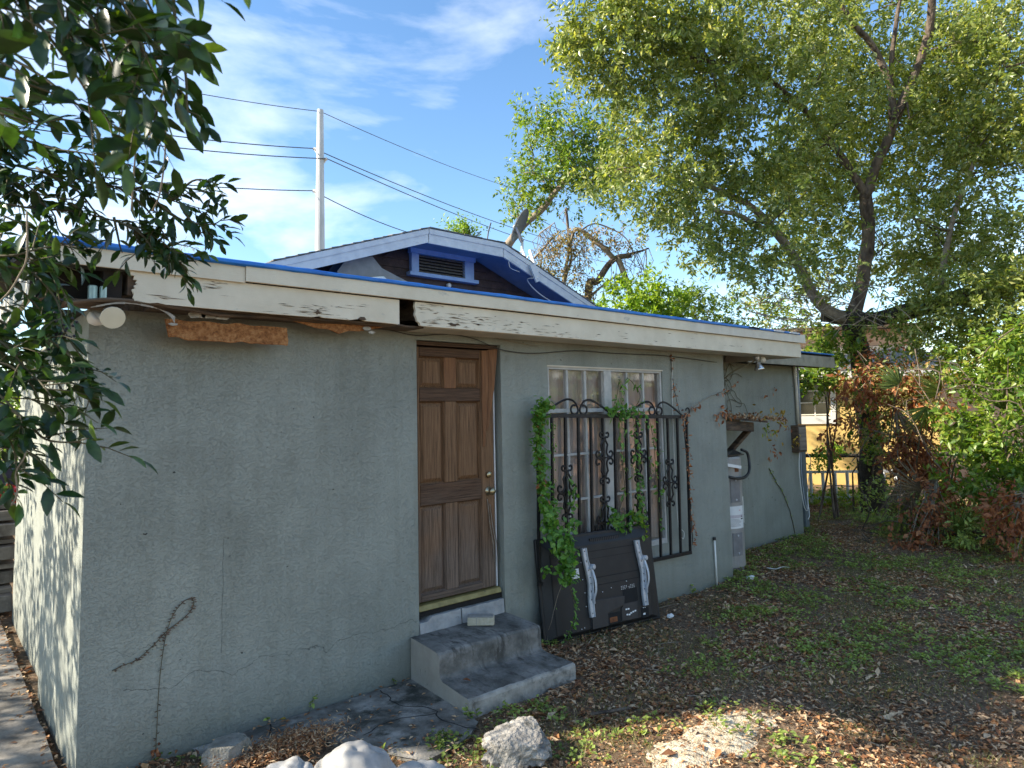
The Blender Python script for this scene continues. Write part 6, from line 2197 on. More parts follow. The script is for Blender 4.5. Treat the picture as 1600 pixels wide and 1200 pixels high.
# dry leaves heaped on the little heater roof
n = 420
P = np.stack([rng.uniform(3.74, 5.15, n), rng.uniform(0.0, 0.6, n), np.zeros(n)], 1)
P[:, 2] = 1.80 - (P[:, 0] - 3.7) * 0.055 + P[:, 1] * 0.06 + abs(rng.normal(size=n)) * 0.025
leaves('leaf_heap', P, rdir(n, -.3), rdir(n, .8), 0.05, 0.024, M['litter'], rv)
# trailing green runner on the recess wall
gr2 = thing('green_runner', 'thin green creeper climbing the far recessed wall from its foot', 'vine', (6.4, 0.74, 0.1))
creeper(gr2, [WY(1244, 862, .74), WY(1240, 820, .74), WY(1225, 775, .74), WY(1212, 752, .74), WY(1202, 732, .74)], 60, 0.028, 0.016, M['weed'], 0.008, 0.006)
# dried vine remains on the big wall
wv = thing('dried_vine', 'dried looping vine stem with withered leaflets stuck to the blank wall', 'vine', WY(243, 1172, 0))
pth = [WY(u, v, -.008) for u, v in ((243, 1176), (245, 1140), (248, 1080), (253, 1030), (260, 990), (270, 962), (285, 942), (298, 935), (303, 942), (298, 955), (282, 970), (262, 985), (240, 1008), (215, 1030), (192, 1040), (175, 1048))]
sp = np.array(smooth_path(pth, 6))
build('stem', MB().tube(list(sp), 0.0022, 4), M['stem'], wv, smooth=True)
n = 120
i = rng.random(n) ** 0.8 * (len(sp) - 2)
a = sp[i.astype(int) + 1]
leaves('leaflets', a, np.stack([rng.choice([-1, 1], n) * 1.0, -0.3 * np.ones(n), rng.normal(size=n) * .5], 1), rng.normal(size=(n, 3)) * .4 + [0, -1, 0], 0.020, 0.008, leafmat('withered_leaflet', [(0.07, 0.05, 0.04), (0.17, 0.11, 0.08)], .8, .1), wv, kind='stuff')
leafclump(wv, WY(243, 1172, -.02), 12, 0.03, 0.016, M['deadleaf'], 0.015)

# ================================================================== LAUREL TREE ON THE LEFT (shades the yard, its branches hang before the house)
lt = thing('laurel_tree', 'dark glossy-leaved tree whose branches hang into the upper left of the photo', 'tree', (-7.3, -1.1, 0))
ll = []
for i, (p, a, b) in enumerate((([(-7.3, -1.1, -0.1), (-7.2, -0.9, 1.2), (-7.0, -0.6, 2.4), (-6.8, 0.2, 4.0), (-6.2, 1.2, 5.2), (-5.6, 2.2, 6.3)], .24, .08),
                               ([(-7.05, -0.65, 2.3), (-5.8, -1.6, 3.1), (-4.9, -2.3, 3.3), (-4.3, -2.8, 3.2), (-3.9, -3.1, 3.0)], .10, .02),
                               ([(-5.4, -1.9, 3.2), (-4.7, -1.9, 3.0), (-4.1, -2.0, 2.75), (-3.7, -2.1, 2.45)], .05, .014),
                               ([(-6.0, 1.6, 5.6), (-5.0, 2.6, 5.6), (-4.5, 3.4, 5.2)], .08, .03), ([(-6.7, 0.4, 4.3), (-5.6, 1.2, 5.0), (-4.6, 1.4, 5.0)], .07, .03),
                               ([(-6.0, 1.6, 5.6), (-6.6, 2.6, 6.4), (-7.2, 3.2, 7.2)], .08, .03))):
    _, q = limb('trunk' if i == 0 else 'limb', p, a, b, M['bark'], lt, 10, 0.05, 5)
    ll.append(q)
EL = [((-5.3, 2.4, 5.6), (1.5, 2.6, 2.0), 5), ((-5.6, 3.4, 7.6), (1.9, 3.0, 1.8), 5), ((-5.0, 1.2, 4.2), (1.1, 1.5, 1.0), 2.2), ((-4.9, 3.2, 3.6), (1.0, 2.0, 1.3), 2.0), ((-6.2, -0.2, 4.6), (1.2, 1.4, 1.2), 1.6), ((-5.0, 0.4, 3.2), (.8, .8, .7), .6), ((-4.9, 2.8, 2.3), (.7, 1.6, .7), 0.75), ((-7.8, 3.8, 3.3), (1.3, 2.2, 1.3), 2.6), ((-6.6, 4.6, 2.6), (.9, 1.6, 1.0), 1.0)]
P, D, Nn, Ls, Ws, stt = twigs(EL, 31000, 14, 0.4, 0.11, 0.048)
S_ = np.array([SUN[0] * math.cos(rad(ELEV)), SUN[1] * math.cos(rad(ELEV)), math.sin(rad(ELEV))])
keep = np.ones(len(P), bool)
# opening cut in the unseen crown along sun rays to light the sandy patch
for g, rr in (((-0.05, -1.80, 0), .20), ((0.10, -1.90, 0), .30), ((0.32, -2.02, 0), .30), ((0.55, -2.2, 0), .28), ((-0.25, -2.1, 0), .18), ((0.2, -2.5, 0), .30), ((.5, -2.6, 0), .25)):
    v = P - np.array(g)
    t = v @ S_
    dd = np.linalg.norm(v - t[:, None] * S_, axis=1)
    keep &= dd > rr
# keep this part of the crown outside the picture
uu, vv_, zz = project(P)
keep &= ~((uu > -60) & (zz > 0.1))
leaves('crown', P[keep], D[keep], Nn[keep], Ls[keep], Ws[keep], M['laurel'], lt)
branchlets('twigs', ll, [s[(project(s)[0] < -120) | (project(s)[2] < 0)] for s in stt], M['bark'], lt, 0.1, 0.03, 0.004, 120)


def spray(paths, L_, W_, gap, sub, subn, mleaf='laurel', stem_r=0.0035, name='hanging_branch', droop=.22, spreadz=-0.1):
    """branch with leafy side shoots; every leaf a bent blade"""
    mb = MB()
    P, D, Nn, S = [], [], [], []
    for pth in paths:
        sp = np.array([wob(p, 0.012, 6) for p in smooth_path(pth, 10)])
        ln = np.concatenate([[0], np.cumsum(np.linalg.norm(np.diff(sp, axis=0), axis=1))])
        mb.tube(list(sp[::2]) + [sp[-1]], [stem_r * (1.5 - 1.1 * i / max(1, len(sp[::2]))) for i in range(len(sp[::2]) + 1)], 5)

        def at(s):
            return np.array([np.interp(s, ln, sp[:, k]) for k in range(3)])
        n = max(2, int(ln[-1] / gap))
        for i in range(n):
            s = ln[-1] * (i + rng.random()) / n
            a = at(s)
            td = nrm((at(min(s + .02, ln[-1])) - at(max(0, s - .02)))[None])[0]
            sd = nrm(np.cross(td, rdir(1)[0])[None])[0]
            if rng.random() < sub:
                l2 = rng.uniform(.5, 1.3) * subn * L_ * 0.33
                d2 = nrm((td * .75 + sd * .8 + [0, 0, spreadz])[None])[0]
                b = a + d2 * l2
                mb.tube([a, (a + b) / 2 + [0, 0, .01], b], [stem_r * .7, stem_r * .5, stem_r * .3], 4, cap=False)
                for k in range(subn):
                    t = (k + 1) / subn
                    o_ = nrm(np.cross(d2, rdir(1)[0])[None])[0]
                    P.append(a + (b - a) * t + [0, 0, .01 * math.sin(t * 3.1)])
                    D.append(nrm((d2 * .8 + o_ * (.9 if k < subn - 1 else .2) + [0, 0, -.12])[None])[0])
                    Nn.append(nrm((rdir(1)[0] * .75 + [0, 0, 1]) [None])[0])
                    S.append(rng.uniform(.65, 1.2))
            else:
                P.append(a)
                D.append(nrm((td * .5 + sd + [0, 0, -.15])[None])[0])
                Nn.append(nrm((rdir(1)[0] * .75 + [0, 0, 1])[None])[0])
                S.append(rng.uniform(.65, 1.2))
    S = np.array(S)
    br = build(name, mb, M['stem'], lt, smooth=True)
    rn = np.clip(rng.beta(1.5, 2.6, len(P)), 0, 1)
    leaves('leaves', P, D, Nn, L_ * S, W_ * S, M[mleaf], br, rnd=rn, detail=1, fold=0.16, droop=droop)
    return br


def path(*pts):
    return [W(*p) for p in pts]


# mid-distance branches in front of the roof corner
spray([path((-220, 230, 2.2), (-60, 240, 2.35), (70, 270, 2.5), (180, 292, 2.55), (270, 312, 2.6), (345, 332, 2.6)),
       path((-200, 290, 2.2), (0, 318, 2.35), (110, 330, 2.5), (200, 352, 2.5), (262, 385, 2.5), (285, 428, 2.5)),
       path((-180, 200, 2.2), (0, 215, 2.4), (110, 240, 2.5), (190, 275, 2.5), (240, 300, 2.5), (300, 325, 2.55)),
       path((180, 292, 2.55), (235, 330, 2.55), (255, 365, 2.5), (275, 395, 2.5)),
       path((200, 300, 2.5), (260, 290, 2.55), (320, 300, 2.6), (338, 318, 2.6)),
       path((60, 262, 2.5), (120, 300, 2.5), (160, 340, 2.5), (205, 350, 2.5), (215, 395, 2.5)),
       path((290, 330, 2.55), (308, 355, 2.55), (318, 372, 2.55)), path((270, 312, 2.6), (300, 282, 2.6), (330, 285, 2.6), (345, 300, 2.6)), path((240, 310, 2.55), (290, 345, 2.55), (335, 350, 2.6), (352, 340, 2.6)), path((200, 352, 2.5), (225, 370, 2.5), (245, 400, 2.5), (262, 420, 2.5)), path((180, 340, 2.5), (185, 380, 2.5), (190, 395, 2.5)),
       path((-60, 245, 2.4), (20, 280, 2.4), (80, 330, 2.45), (95, 365, 2.4), (130, 380, 2.4))],
      0.062, 0.025, 0.030, 0.50, 6)
spray([path((-150, 160, 2.2), (-20, 190, 2.3), (60, 225, 2.4), (140, 240, 2.4), (205, 262, 2.45), (245, 285, 2.45)),
       path((-150, 330, 2.2), (-30, 330, 2.3), (30, 345, 2.3), (70, 372, 2.3), (120, 385, 2.35)),
       path((-150, 250, 2.4), (0, 260, 2.4), (60, 300, 2.4), (120, 315, 2.45)), path((-100, 300, 2.5), (10, 300, 2.5), (70, 310, 2.5), (140, 330, 2.5))],
      0.064, 0.026, 0.032, 0.5, 6)
# branches over the side wall
spray([path((-120, 390, 2.0), (-20, 410, 2.1), (50, 430, 2.15), (88, 470, 2.15), (102, 520, 2.1), (128, 560, 2.1), (150, 605, 2.1)),
       path((-120, 360, 2.1), (-10, 375, 2.15), (60, 410, 2.2), (90, 440, 2.2), (108, 470, 2.2)),
       path((-120, 450, 2.0), (0, 480, 2.05), (60, 520, 2.05), (110, 560, 2.05), (140, 600, 2.05)),
       path((-100, 500, 2.0), (-10, 530, 2.0), (40, 575, 2.0), (75, 610, 1.95), (100, 655, 1.95)),
       path((20, 640, 1.95), (50, 665, 1.95), (75, 690, 1.95), (110, 695, 1.95), (138, 688, 1.95)),
       path((-90, 590, 1.95), (-10, 610, 1.95), (30, 650, 1.95), (45, 680, 1.95)),
       path((-90, 650, 1.9), (-10, 670, 1.9), (25, 700, 1.9), (28, 745, 1.9)),
       path((-60, 400, 2.1), (20, 400, 2.1), (60, 392, 2.15), (100, 385, 2.2)),
       path((-60, 560, 2.0), (10, 570, 2.0), (50, 600, 2.0), (70, 650, 2.0))],
      0.070, 0.029, 0.027, 0.55, 6)
spray([path((-90, 420, 2.3), (0, 440, 2.3), (40, 460, 2.3), (70, 500, 2.3), (80, 540, 2.3)), path((-90, 480, 2.3), (0, 500, 2.3), (30, 540, 2.3), (40, 590, 2.3)),
       path((-90, 690, 2.2), (-20, 690, 2.2), (0, 730, 2.2), (15, 760, 2.2)), path((-80, 620, 2.2), (-20, 630, 2.2), (10, 640, 2.2), (20, 700, 2.2))],
      0.066, 0.028, 0.024, 0.6, 7)
# near big leaves across the top left
near = []
for (u, v, uu2, vv2, d) in ((-150, -60, 95, 60, 1.25), (-150, 40, 60, 130, 1.2), (-100, -120, 180, 70, 1.35), (60, -150, 235, 60, 1.4), (120, -150, 285, 40, 1.45), (-120, 90, 120, 160, 1.35), (40, -100, 150, 150, 1.4),
                            (100, -60, 215, 190, 1.5), (150, -60, 262, 150, 1.5), (180, -60, 285, 105, 1.5), (-100, 150, 70, 200, 1.5), (60, 40, 180, 205, 1.55), (0, -100, 60, 70, 1.3), (230, -120, 310, -10, 1.5), (200, 60, 295, 160, 1.6)):
    near.append(path((u, v, d * .97), ((u * 2 + uu2) / 3, (v * 2 + vv2) / 3 - 8, d), ((u + uu2 * 2) / 3, (v + vv2 * 2) / 3 - 6, d), (uu2, vv2, d * 1.02)))
spray(near, 0.088, 0.037, 0.050, 0.40, 5, droop=.16, stem_r=.003)
spray([path((-60, -80, 1.75), (60, 20, 1.75), (150, 110, 1.75), (230, 190, 1.75), (262, 215, 1.75)), path((0, -80, 1.8), (120, 0, 1.8), (220, 80, 1.8), (285, 130, 1.8)),
       path((-80, 40, 1.8), (40, 100, 1.8), (130, 170, 1.8), (180, 215, 1.8)), path((-100, 150, 1.8), (0, 170, 1.8), (90, 200, 1.85)), path((150, -80, 1.8), (220, 0, 1.8), (262, 60, 1.8)),
       path((100, -90, 1.8), (180, -20, 1.8), (215, 60, 1.8), (240, 150, 1.8)), path((-100, 0, 1.8), (20, 10, 1.8), (110, 50, 1.8), (190, 110, 1.8)), path((260, -80, 1.8), (285, 100, 1.8), (292, 170, 1.8), (296, 185, 1.8)),
       path((200, 140, 1.8), (235, 205, 1.8), (215, 222, 1.8)), path((-60, -90, 1.9), (80, -60, 1.9), (200, -30, 1.9), (265, 10, 1.9))],
      0.078, 0.033, 0.036, 0.45, 5)
# the single leaf tip entering at the top
leaves('leaves', [W(378, -32, 1.2)], [(W(390, 18, 1.2) - W(378, -32, 1.2))], [-_f + _r * .5], 0.055, 0.018, M['laurel'], lt, detail=1)
# hanging bare stems
mb = MB()
for p in (path((172, -20, 2.0), (195, 70, 2.0), (213, 120, 2.0), (214, 200, 2.0), (210, 260, 2.0), (205, 330, 2.0)), path((225, -20, 2.0), (247, 60, 2.0), (258, 150, 2.0), (258, 235, 2.0), (250, 300, 2.0), (238, 330, 2.0)),
          path((42, 330, 2.0), (42, 400, 2.0), (30, 430, 2.0), (15, 455, 2.0), (-5, 475, 2.0)), path((40, 700, 1.9), (38, 715, 1.9), (25, 738, 1.9), (27, 770, 1.9), (18, 790, 1.9))):
    mb.tube(smooth_path(p, 6), 0.0026, 5)
build('hanging_stems', mb, M['twig'], lt, smooth=True, kind='stuff')
mb = MB()
for _ in range(46):
    c = W(*((rng.normal(90, 14), rng.normal(515, 18), 2.08) if rng.random() < .7 else (rng.normal(55, 12), rng.normal(330, 8), 2.4)))
    mb.lathe([(0.001, -.0045), (.0035, -.003), (.0048, 0), (.0035, .003), (.001, .0045)], c, (0, 0, 1), 7)
build('berries', mb, M['berry'], lt, smooth=True, kind='stuff')

# ================================================================== FAR LEFT, BEHIND THE SIDE WALL
ls = thing('lumber_pile', 'pile of grey weathered planks and slabs beyond the left side wall', 'lumber', (-3.0, 4.8, 0.03))
r5 = np.random.default_rng(5)
for i, (z, h, y) in enumerate(((0.03, .16, 4.25), (0.20, .05, 4.35), (0.27, .12, 4.45), (0.42, .05, 4.5), (0.50, .13, 4.42), (0.66, .04, 4.6), (0.73, .12, 4.5), (0.88, .10, 4.65), (1.0, .05, 4.7))):
    a = r5.uniform(-.04, .04)
    mb = MB()
    mb.beam((-4.4, y + 0.25 + a, z + h / 2), (-2.43 + (.03 if y > 4.4 else 0) , y + 0.25 - a, z + h / 2 + r5.uniform(-.01, .01)), 0.5, h)
    build('plank' if i % 2 else 'slab', mb, M['plank'] if i % 2 else M['path'], ls, bev=0.006)
o = lump('red_sheet', (-2.62, 5.1, 1.12), (0.28, 0.2, 0.12), M['red'], sub=4, amp=0.4, f=2.2, seed=2.2)
tag(o, 'crumpled red plastic sheet on top of the plank pile at the far left', 'plastic sheet')
car = thing('parked_car', 'dark blue car partly seen behind the leaves at the far left edge', 'car', (-3.6, 13.5, 0))
prof = [(-2.1, .35), (-2.15, .62), (-1.9, .82), (-0.95, .92), (-0.35, 1.38), (0.95, 1.42), (1.65, .98), (2.05, .92), (2.12, .6), (2.08, .35)]
mb = MB()
mb.prism([(-3.6 + x, z) for x, z in prof], 12.75, 14.35, 'y')
build('body', mb, M['carpaint'], car, bev=0.07, seg=3)
mb = MB()
mb.prism([(-3.6 + x, z) for x, z in ((-0.85, .95), (-0.33, 1.31), (0.2, 1.34), (0.2, .95))], 12.735, 12.745, 'y')
build('side_window', mb, M['carglass'], car)
mb = MB()
mb.prism([(-3.6 + x, z) for x, z in ((0.28, .95), (0.28, 1.34), (0.92, 1.35), (1.4, .97))], 12.735, 12.745, 'y')
build('side_window', mb, M['carglass'], car)
for x in (-1.35, 1.3):
    for y in (12.72, 14.2):
        w_ = build('wheel', MB().lathe([(.2, 0), (.3, .01), (.33, .05), (.33, .17), (.3, .2), (.2, .2)], (-3.6 + x, y, .33), (0, 1, 0), 24), M['rubber'], car)
        build('rim', MB().lathe([(.19, -.01), (.19, .01)], (-3.6 + x, y, .33), (0, 1, 0), 16), M['silver'], w_)
shrub('side_hedge', 'sunny green bushes behind the plank pile at the far left edge', 'shrub', (-3.5, 16.5, 0),
      [((-4.0, 16.5, 1.7), (1.6, 1.0, 1.6), 4), ((-1.8, 17.5, 1.8), (1.5, 1.0, 1.7), 3), ((-2.9, 9.0, 1.9), (0.5, .4, .5), .9), ((-3.6, 10, 2.6), (.8, .8, .8), 1)], 7000, M['bush'], 0.13, 0.06, 12)

# ================================================================== HOUSE ACROSS THE YARD (its image shows in the window panes)
ph = thing('peach_house', 'peach stucco neighbour house with white eave, reflected in the window panes', 'house', (14, -9, 0))
build('wall', MB().box(10.5, 19, -10.2, -10.0, -0.1, 3.0), M['peach'], ph)
build('wall', MB().box(10.5, 10.7, -16, -10.201, -0.1, 3.0), M['peach'], ph)
mb = MB()
mb.hexa([(10.0, -9.4, 3.0), (19.5, -9.4, 3.0), (19.5, -13, 4.4), (10.0, -13, 4.4), (10.0, -9.4, 3.12), (19.5, -9.4, 3.12), (19.5, -13, 4.52), (10.0, -13, 4.52)])
build('roof', mb, M['slate'], ph)
build('fascia', MB().box(10.0, 19.5, -9.39, -9.36, 2.92, 3.14), M['whiteplastic'], ph)
shrub('yard_tree', 'leafy tree before the peach house, seen mirrored in the window', 'tree', (8.2, -7.4, 0),
      [((8.4, -7.4, 3.0), (1.5, 1.2, 1.5), 4), ((7.2, -8.2, 4.2), (1.4, 1.2, 1.2), 3), ((12.2, -8.2, 3.2), (.8, .8, 1.4), 2)], 9000, M['oak'], 0.12, 0.055, 14)

# ================================================================== GROUND COVER


def inview(x, y, m=60):
    u, v, z = project(np.stack([x, y, np.zeros_like(x)], 1))
    return (z > .3) & (u > -m) & (u < 1600 + m) & (v < 1200 + m * 1.5)


def free(x, y, slab=True):
    ok = ~((y > -0.02) & (x < XE + .02) & (x > XL - .02) & (y < 4)) & ~((y > 0.73) & (x > XE - .1) & (x < XR + .02) & (y < 4))
    ok &= ~((x > -0.53) & (x < 0.42) & (y > -0.83))
    ok &= ~((x - 4.10) ** 2 + (y - 0.36) ** 2 < 0.24 ** 2)
    if slab:
        ok &= ~((x > -1.9) & (x < -0.5) & (y > -0.95) & (y > -0.42 - (x + 1.9) * 0.42))
        ok &= x > -2.55
    return ok


def gh_(x, y):
    return np.array([gz(a, b) for a, b in zip(x, y)])


def nz(x, y, s, o=0.0):
    return np.array([mnoise.fractal(Vector((a * s, b * s, o)), 1, 2, 3) for a, b in zip(x, y)])


def scatter(n, x0, x1, y0, y1, slab=True, dens=None):
    x, y = rng.uniform(x0, x1, n), rng.uniform(y0, y1, n)
    k = inview(x, y) & free(x, y, slab)
    x, y = x[k], y[k]
    if dens is not None:
        k = rng.random(len(x)) < dens(x, y)
        x, y = x[k], y[k]
    return x, y


def sandy(x, y):
    dx, dy = (x - 0.12) / .80, (y + 2.02) / .26
    return np.exp(-(dx * dx + dy * dy) * 1.1)


# sand heap
mb = MB()
gx = np.linspace(-0.85, 1.0, 90)
gy = np.linspace(-2.75, -1.55, 60)
vv = []
for y in gy:
    for x in gx:
        s = float(sandy(np.array([x]), np.array([y]))[0]) + 0.55 * mnoise.fractal(Vector((x * 4, y * 4, 9)), 1, 2, 4)
        vv.append((x, y, gz(x, y) - 0.008 + 0.020 * max(-.6, min(1, (s - .42) * 2.4)) + 0.006 * mnoise.noise(Vector((x * 30, y * 30, 2)))))
mb.add(vv, [(j * 90 + i, j * 90 + i + 1, (j + 1) * 90 + i + 1, (j + 1) * 90 + i) for j in range(59) for i in range(89)])
struct('sand_patch', mb, M['sand'], smooth=True)

# dry leaves
x, y = scatter(190000, -3.2, 12.5, -4.4, 4.2, True, lambda x, y: np.clip(0.60 + 1.5 * nz(x, y, 1.0, 5.0), .10, 1) * (1 - .35 * sandy(x, y)))
n = len(x)
P = np.stack([x, y, gh_(x, y) + 0.004 + rng.random(n) * 0.018], 1)
D = rng.normal(size=(n, 3)) * [1, 1, .22]
Nn = rdir(n) * .42 + [0, 0, 1]
s = 0.5 + rng.random(n) * .9
big = rng.random(n) < .08
s = np.where(big, s * 1.7, s)
leaves('leaf_litter', P, D, Nn, 0.040 * s, 0.019 * s, M['litter'], None, kind='stuff', fold=.25, droop=.15)['label'] = 'brown dry leaves strewn over the soil'
print('litter', n)
# straw, pine needles and twigs
x, y = scatter(36000, -3, 9, -4.4, 2, True)
n = len(x)
P = np.stack([x, y, gh_(x, y) + 0.008 + rng.random(n) * .015], 1)
leaves('dry_straw', P, rng.normal(size=(n, 3)) * [1, 1, .14], rdir(n) * .2 + [0, 0, 1], 0.05 + .09 * rng.random(n), 0.0030, M['straw'], None, kind='stuff')['label'] = 'thin dry stalks and needles among the leaves'
# low green weeds in patches
cx, cy = scatter(15000, -2.5, 12, -4.4, 1.6, True, lambda x, y: np.clip((nz(x, y, .95, 2.0) + .05 + .09 * (x > 1.2)) * 2.6, 0, .85) * (1 - .7 * sandy(x, y)) * np.where((y < -1.9) & (x < 1.4), .35, 1))
k = 9
n = len(cx)
ang_ = rng.random((n, k)) * 6.283
rad_ = 0.006 + 0.03 * rng.random((n, k))
X = (cx[:, None] + np.cos(ang_) * rad_).ravel()
Y = (cy[:, None] + np.sin(ang_) * rad_).ravel()
Z = (gh_(cx, cy)[:, None] + 0.012 + 0.035 * rng.random((n, k))).ravel()
D = np.stack([np.cos(ang_).ravel(), np.sin(ang_).ravel(), rng.normal(.25, .3, n * k)], 1)
leaves('ground_weeds', np.stack([X, Y, Z], 1), D, rdir(n * k) * .4 + [0, 0, 1], (0.022 + .020 * rng.random(n * k)), 0.015 + .010 * rng.random(n * k), M['weed'], None, rnd=np.repeat(rng.random(n), k), kind='stuff')['label'] = 'low green weeds growing in patches over the yard'
print('weeds', n * k)
# grass blades
x, y = scatter(120000, -2.0, 11, -4.4, 1.6, True, lambda x, y: np.clip((nz(x, y, 1.1, 12.0) + .02 + .14 * (x > 1.0)) * 2.5, 0.02, 1))
n = len(x)
P = np.stack([x, y, gh_(x, y)], 1)
leaves('short_grass', P, rng.normal(size=(n, 3)) * [.6, .6, .3] + [0, 0, .75], rdir(n), 0.03 + .05 * rng.random(n), 0.0032, M['grass'], None, kind='stuff')['label'] = 'short thin grass between the dry leaves'

# sprigs standing along the wall foot and by the rocks
SPR = [(420, 1128, .09, 16, 'clump of round-leaved weeds on the slab edge by the wall'), (486, 1110, .10, 8, 'single upright weed at the wall foot, left of the steps'), (345, 1143, .06, 7, 'small weed at the wall foot near the left corner'),
       (592, 1072, .07, 8, 'low weed at the wall foot nearest the steps'), (612, 1070, .06, 7, 'tiny weed in the crack between wall and steps'), (742, 1122, .11, 22, 'tuft of weeds at the front corner of the lower step'),
       (612, 1172, .08, 6, 'thin weed sprouting from the slab behind the white bags'), (690, 1160, .08, 60, 'patch of bright green clover in front of the slab'), (660, 970 + 3, .03, 3, 'small leafy weed at the left end of the door sill'),
       (1002, 1165, .12, 30, 'sunlit yellow-green weed at the left end of the sand patch'), (1070, 1138, .08, 12, 'small sunlit weed on top of the sand patch'), (1215, 1165, .10, 40, 'sunlit clump of clover at the right end of the sand patch'),
       (1085, 925, .10, 14, 'young plant by the wall between television and white pipe'), (1165, 905, .14, 30, 'weeds round the foot of the water heater'), (1128, 905, .12, 14, 'weeds beside the white plastic pipe'), (1155, 1150, .08, 18, 'low clover growing from the sand patch')]
for u, v, h_, n, lb in SPR:
    b = WG(u, v, 0.30 if u == 660 else 0.01)
    t = thing('weed_plant', lb, 'weed', b)
    mb = MB()
    P, D = [], []
    ns = max(1, n // 5)
    for s_i in range(ns):
        q = b + np.array([rng.normal() * h_ * .35, rng.normal() * h_ * .3, 0])
        tp = q + [rng.normal() * h_ * .3, rng.normal() * h_ * .3, h_ * rng.uniform(.5, 1)]
        mb.tube([q, (q + tp) / 2, tp], [0.0016, .0014, .001], 4, cap=False)
        for k_ in range(max(3, n // ns)):
            P.append(q + (tp - q) * rng.uniform(.2, 1))
            D.append([rng.normal(), rng.normal(), rng.normal() * .3 + .1])
    build('stalks', mb, M['stem'], t, smooth=True)
    lw = 0.036 if h_ > .085 else 0.026
    leaves('leaves', P, D, rdir(len(P)) * .5 + [0, 0, 1], lw * (.6 + .7 * rng.random(len(P))), lw * .62, M['weed'], t, detail=1, droop=.15)
# loose fallen leaves on the slab, path and steps; heap beside the bags
x, y = scatter(900, -2.55, -0.5, -1.1, 0, False, lambda x, y: .12 + .8 * (y > -0.06) + .25 * (y < -.6))
n = len(x)
P = np.stack([x, y, .021 + rng.random(n) * .006], 1)
leaves('slab_leaves', P, rng.normal(size=(n, 3)) * [1, 1, .1], rdir(n) * .3 + [0, 0, 1], 0.03 + .02 * rng.random(n), 0.016, M['litter'], None, kind='stuff')['label'] = 'scattered dry leaves and bits on the mossy slab'
c = WG(440, 1178)
n = 2600
P = np.stack([c[0] + rng.normal(size=n) * .17, c[1] + rng.normal(size=n) * .085, .03 + abs(rng.normal(size=n)) * .022], 1)
P = P[(P[:, 1] < -.25)]
n = len(P)
leaves('shredded_leaf_heap', P, rng.normal(size=(n, 3)) * [1, 1, .5], rdir(n), 0.022 + .025 * rng.random(n), 0.007, M['litter'], None, kind='stuff')['label'] = 'heap of shredded brown leaves behind the left white bag'
x, y = rng.uniform(-3.3, -2.53, 1500), rng.uniform(-1.2, 4, 1500)
k = rng.random(1500) < .12 + .85 * (x > -2.62)
x, y = x[k], y[k]
n = len(x)
leaves('path_leaves', np.stack([x, y, np.full(n, .033)], 1), rng.normal(size=(n, 3)) * [1, 1, .1], rdir(n) * .3 + [0, 0, 1], 0.04, 0.02, M['litter'], None, kind='stuff')['label'] = 'dry leaves along the path beside the side wall'
for (u, v, z, mm, lb) in ((723, 1062, .135, 'deadleaf', 'orange-brown curled leaf on the lower step'), (447, 1124, .045, 'yellowleaf', 'yellow leaf on the slab beside the round-leaved weeds'), (832, 1118, .03, 'yellowleaf', 'yellow leaf on the soil above the pale concrete chunk'), (1397, 1078, .03, 'yellowleaf', 'yellow leaf in the grass at the lower right')):
    o = leaves('fallen_leaf', [WG(u, v, z)], [rng.normal(size=3) * [1, 1, .1]], [[.2, -.2, 1]], .055, .034, M[mm], None, detail=1, droop=.2)
    tag(o, lb, 'leaf')

mb = MB()
for _ in range(170):
    x, y = rng.uniform(-1, 8), rng.uniform(-3.6, .6)
    if not (inview(np.array([x]), np.array([y]))[0] and free(np.array([x]), np.array([y]))[0]):
        continue
    a = rng.uniform(0, 6.28)
    l = rng.uniform(.06, .28)
    z = gz(x, y) + .014
    p0 = np.array([x, y, z])
    p1 = p0 + [math.cos(a) * l * .5, math.sin(a) * l * .5, rng.uniform(0, .015)]
    p2 = p1 + [math.cos(a + rng.normal() * .4) * l * .5, math.sin(a + rng.normal() * .4) * l * .5, -.004]
    mb.tube([p0, p1, p2], [.0035, .003, .0015], 4)
build('fallen_twigs', mb, M['twig'], kind='stuff')['label'] = 'small bare twigs lying among the dry leaves'
mb = MB()
for pth in ([(-0.62, -0.97), (-0.70, -0.72), (-0.66, -0.52), (-0.78, -0.33), (-0.74, -0.04)], [(-0.68, -0.6), (-0.95, -0.5), (-1.15, -0.56)], [(-1.5, -0.03), (-1.56, -0.2), (-1.5, -0.34)]):
    sp = smooth_path([(a, b, .0175) for a, b in pth], 6)
    sp = [p + [0.02 * mnoise.noise(Vector((p[0] * 18, p[1] * 18, 1))), 0.02 * mnoise.noise(Vector((p[0] * 18, p[1] * 18, 8))), 0] for p in sp]
    for a, b in zip(sp[:-1], sp[1:]):
        d = nrm((b - a)[None])[0]
        n_ = np.array([-d[1], d[0], 0]) * (.003 + .003 * abs(mnoise.noise(Vector(a * 20))))
        mb.add([a - n_, b - n_, b + n_, a + n_], [(0, 1, 2, 3)])
struct('slab_crack', mb, M['dark'])

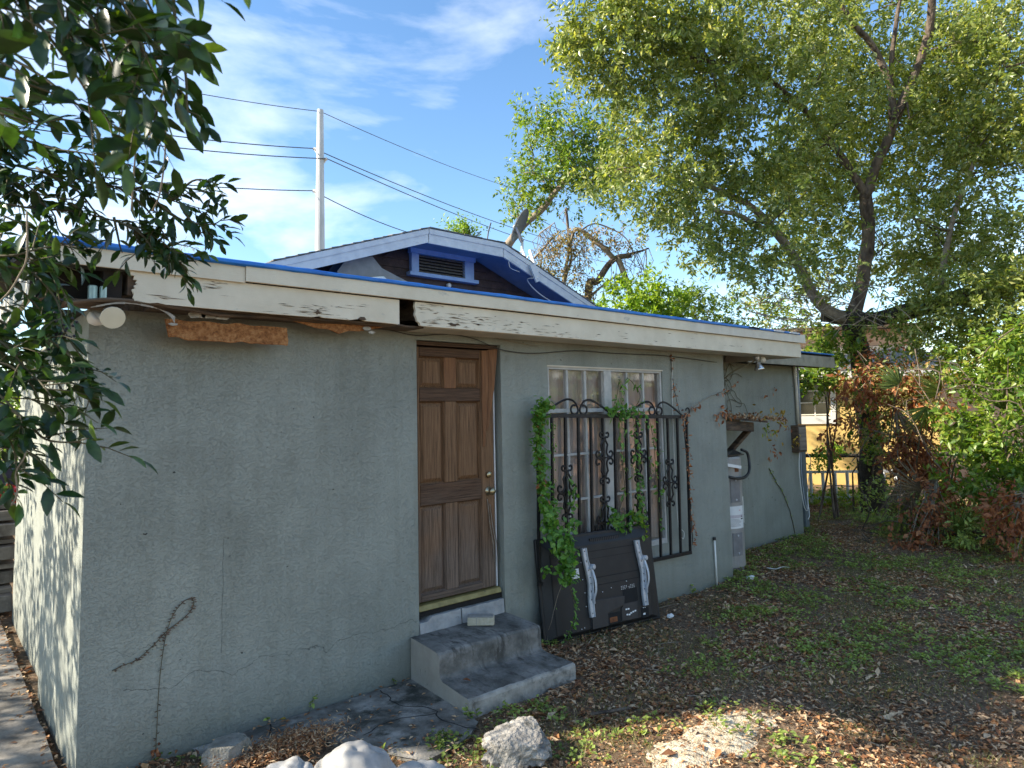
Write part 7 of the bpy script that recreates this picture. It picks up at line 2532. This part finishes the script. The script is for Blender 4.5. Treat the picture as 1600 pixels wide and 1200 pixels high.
# tangle of dry runners and vines in front of the yellow wall and shrubs
tg = thing('vine_tangle', 'tangle of thin dry vines and runners between the oak trunk and the right edge', 'vines', WG(1440, 830))
mb = MB()
for _ in range(75):
    u, v, d = rng.uniform(1330, 1620), rng.uniform(540, 850), rng.uniform(9.0, 11.2)
    a = W(u, v, d)
    if a[2] < .1:
        continue
    dirn = nrm(np.array([[rng.normal(0, .6), rng.normal(0, .5), rng.normal(-.4, .6)]]))[0]
    l = rng.uniform(.4, 1.3)
    pts = [a, a + dirn * l * .33 + rng.normal(size=3) * .07, a + dirn * l * .66 + [0, 0, -.08] + rng.normal(size=3) * .10, a + dirn * l + [0, 0, -.2]]
    pts = [np.array([p[0], p[1], max(p[2], .03)]) for p in pts]
    mb.tube(smooth_path(pts, 3), [rng.uniform(.003, .009)] * 10, 4, cap=False)
build('runners', mb, M['bark'], tg, smooth=True, kind='stuff')
P, D, Nn, Ls, Ws, _s = twigs([ell(1400, 600, 60, 30, 10.8, .4), ell(1440, 670, 40, 40, 10.5, .4, .6), ell(1490, 600, 30, 40, 10.2, .4, .8), ell(1380, 700, 25, 40, 10.8, .3, .6), ell(1560, 830, 50, 25, 8.8, .4, .8), ell(1330, 620, 25, 30, 11.4, .3, .6)], 2600, 7, .3, .075, .034)
leaves('vine_leaves', P, D, Nn, Ls, Ws, leafmat('mixed_vine_leaf', [(0.10, 0.16, 0.03), (0.22, 0.26, 0.06), (0.38, 0.30, 0.10), (0.40, 0.20, 0.09)], .5, .35, (1.8, 1.6, .7)), tg)
# dark cable sagging along the top of the wall
cbt = thing('eave_cable', 'thin dark cable sagging along the wall top above the door and window', 'cable', WY(780, 545, -.02))
build('cable', MB().tube(smooth_path([WY(u, v, -.02) for u, v in ((560, 512), (600, 514), (650, 524), (700, 522), (740, 529), (782, 546), (832, 552), (900, 548), (960, 552), (1040, 556), (1120, 566))], 6), .0035, 5), M['rubber'], cbt, smooth=True)
build('cable', MB().tube(smooth_path([WY(u, v, -.02) for u, v in ((690, 515), (740, 520), (800, 534), (840, 541))], 5), .0022, 5), M['twig'], cbt, smooth=True)
# crushed small fragments that knit the litter together
x, y = scatter(240000, -3.0, 11, -4.4, 4.2, True, lambda x, y: np.clip(1.6 - .16 * np.hypot(x + 3.1, y + 4.3), .25, 1))
n = len(x)
leaves('leaf_fragments', np.stack([x, y, gh_(x, y) + .002 + rng.random(n) * .010], 1), rng.normal(size=(n, 3)) * [1, 1, .2], rdir(n) * .4 + [0, 0, 1], .010 + .016 * rng.random(n), .006 + .006 * rng.random(n), M['litter'], None, kind='stuff')['label'] = 'crushed leaf fragments covering the soil'
print('frag', n)
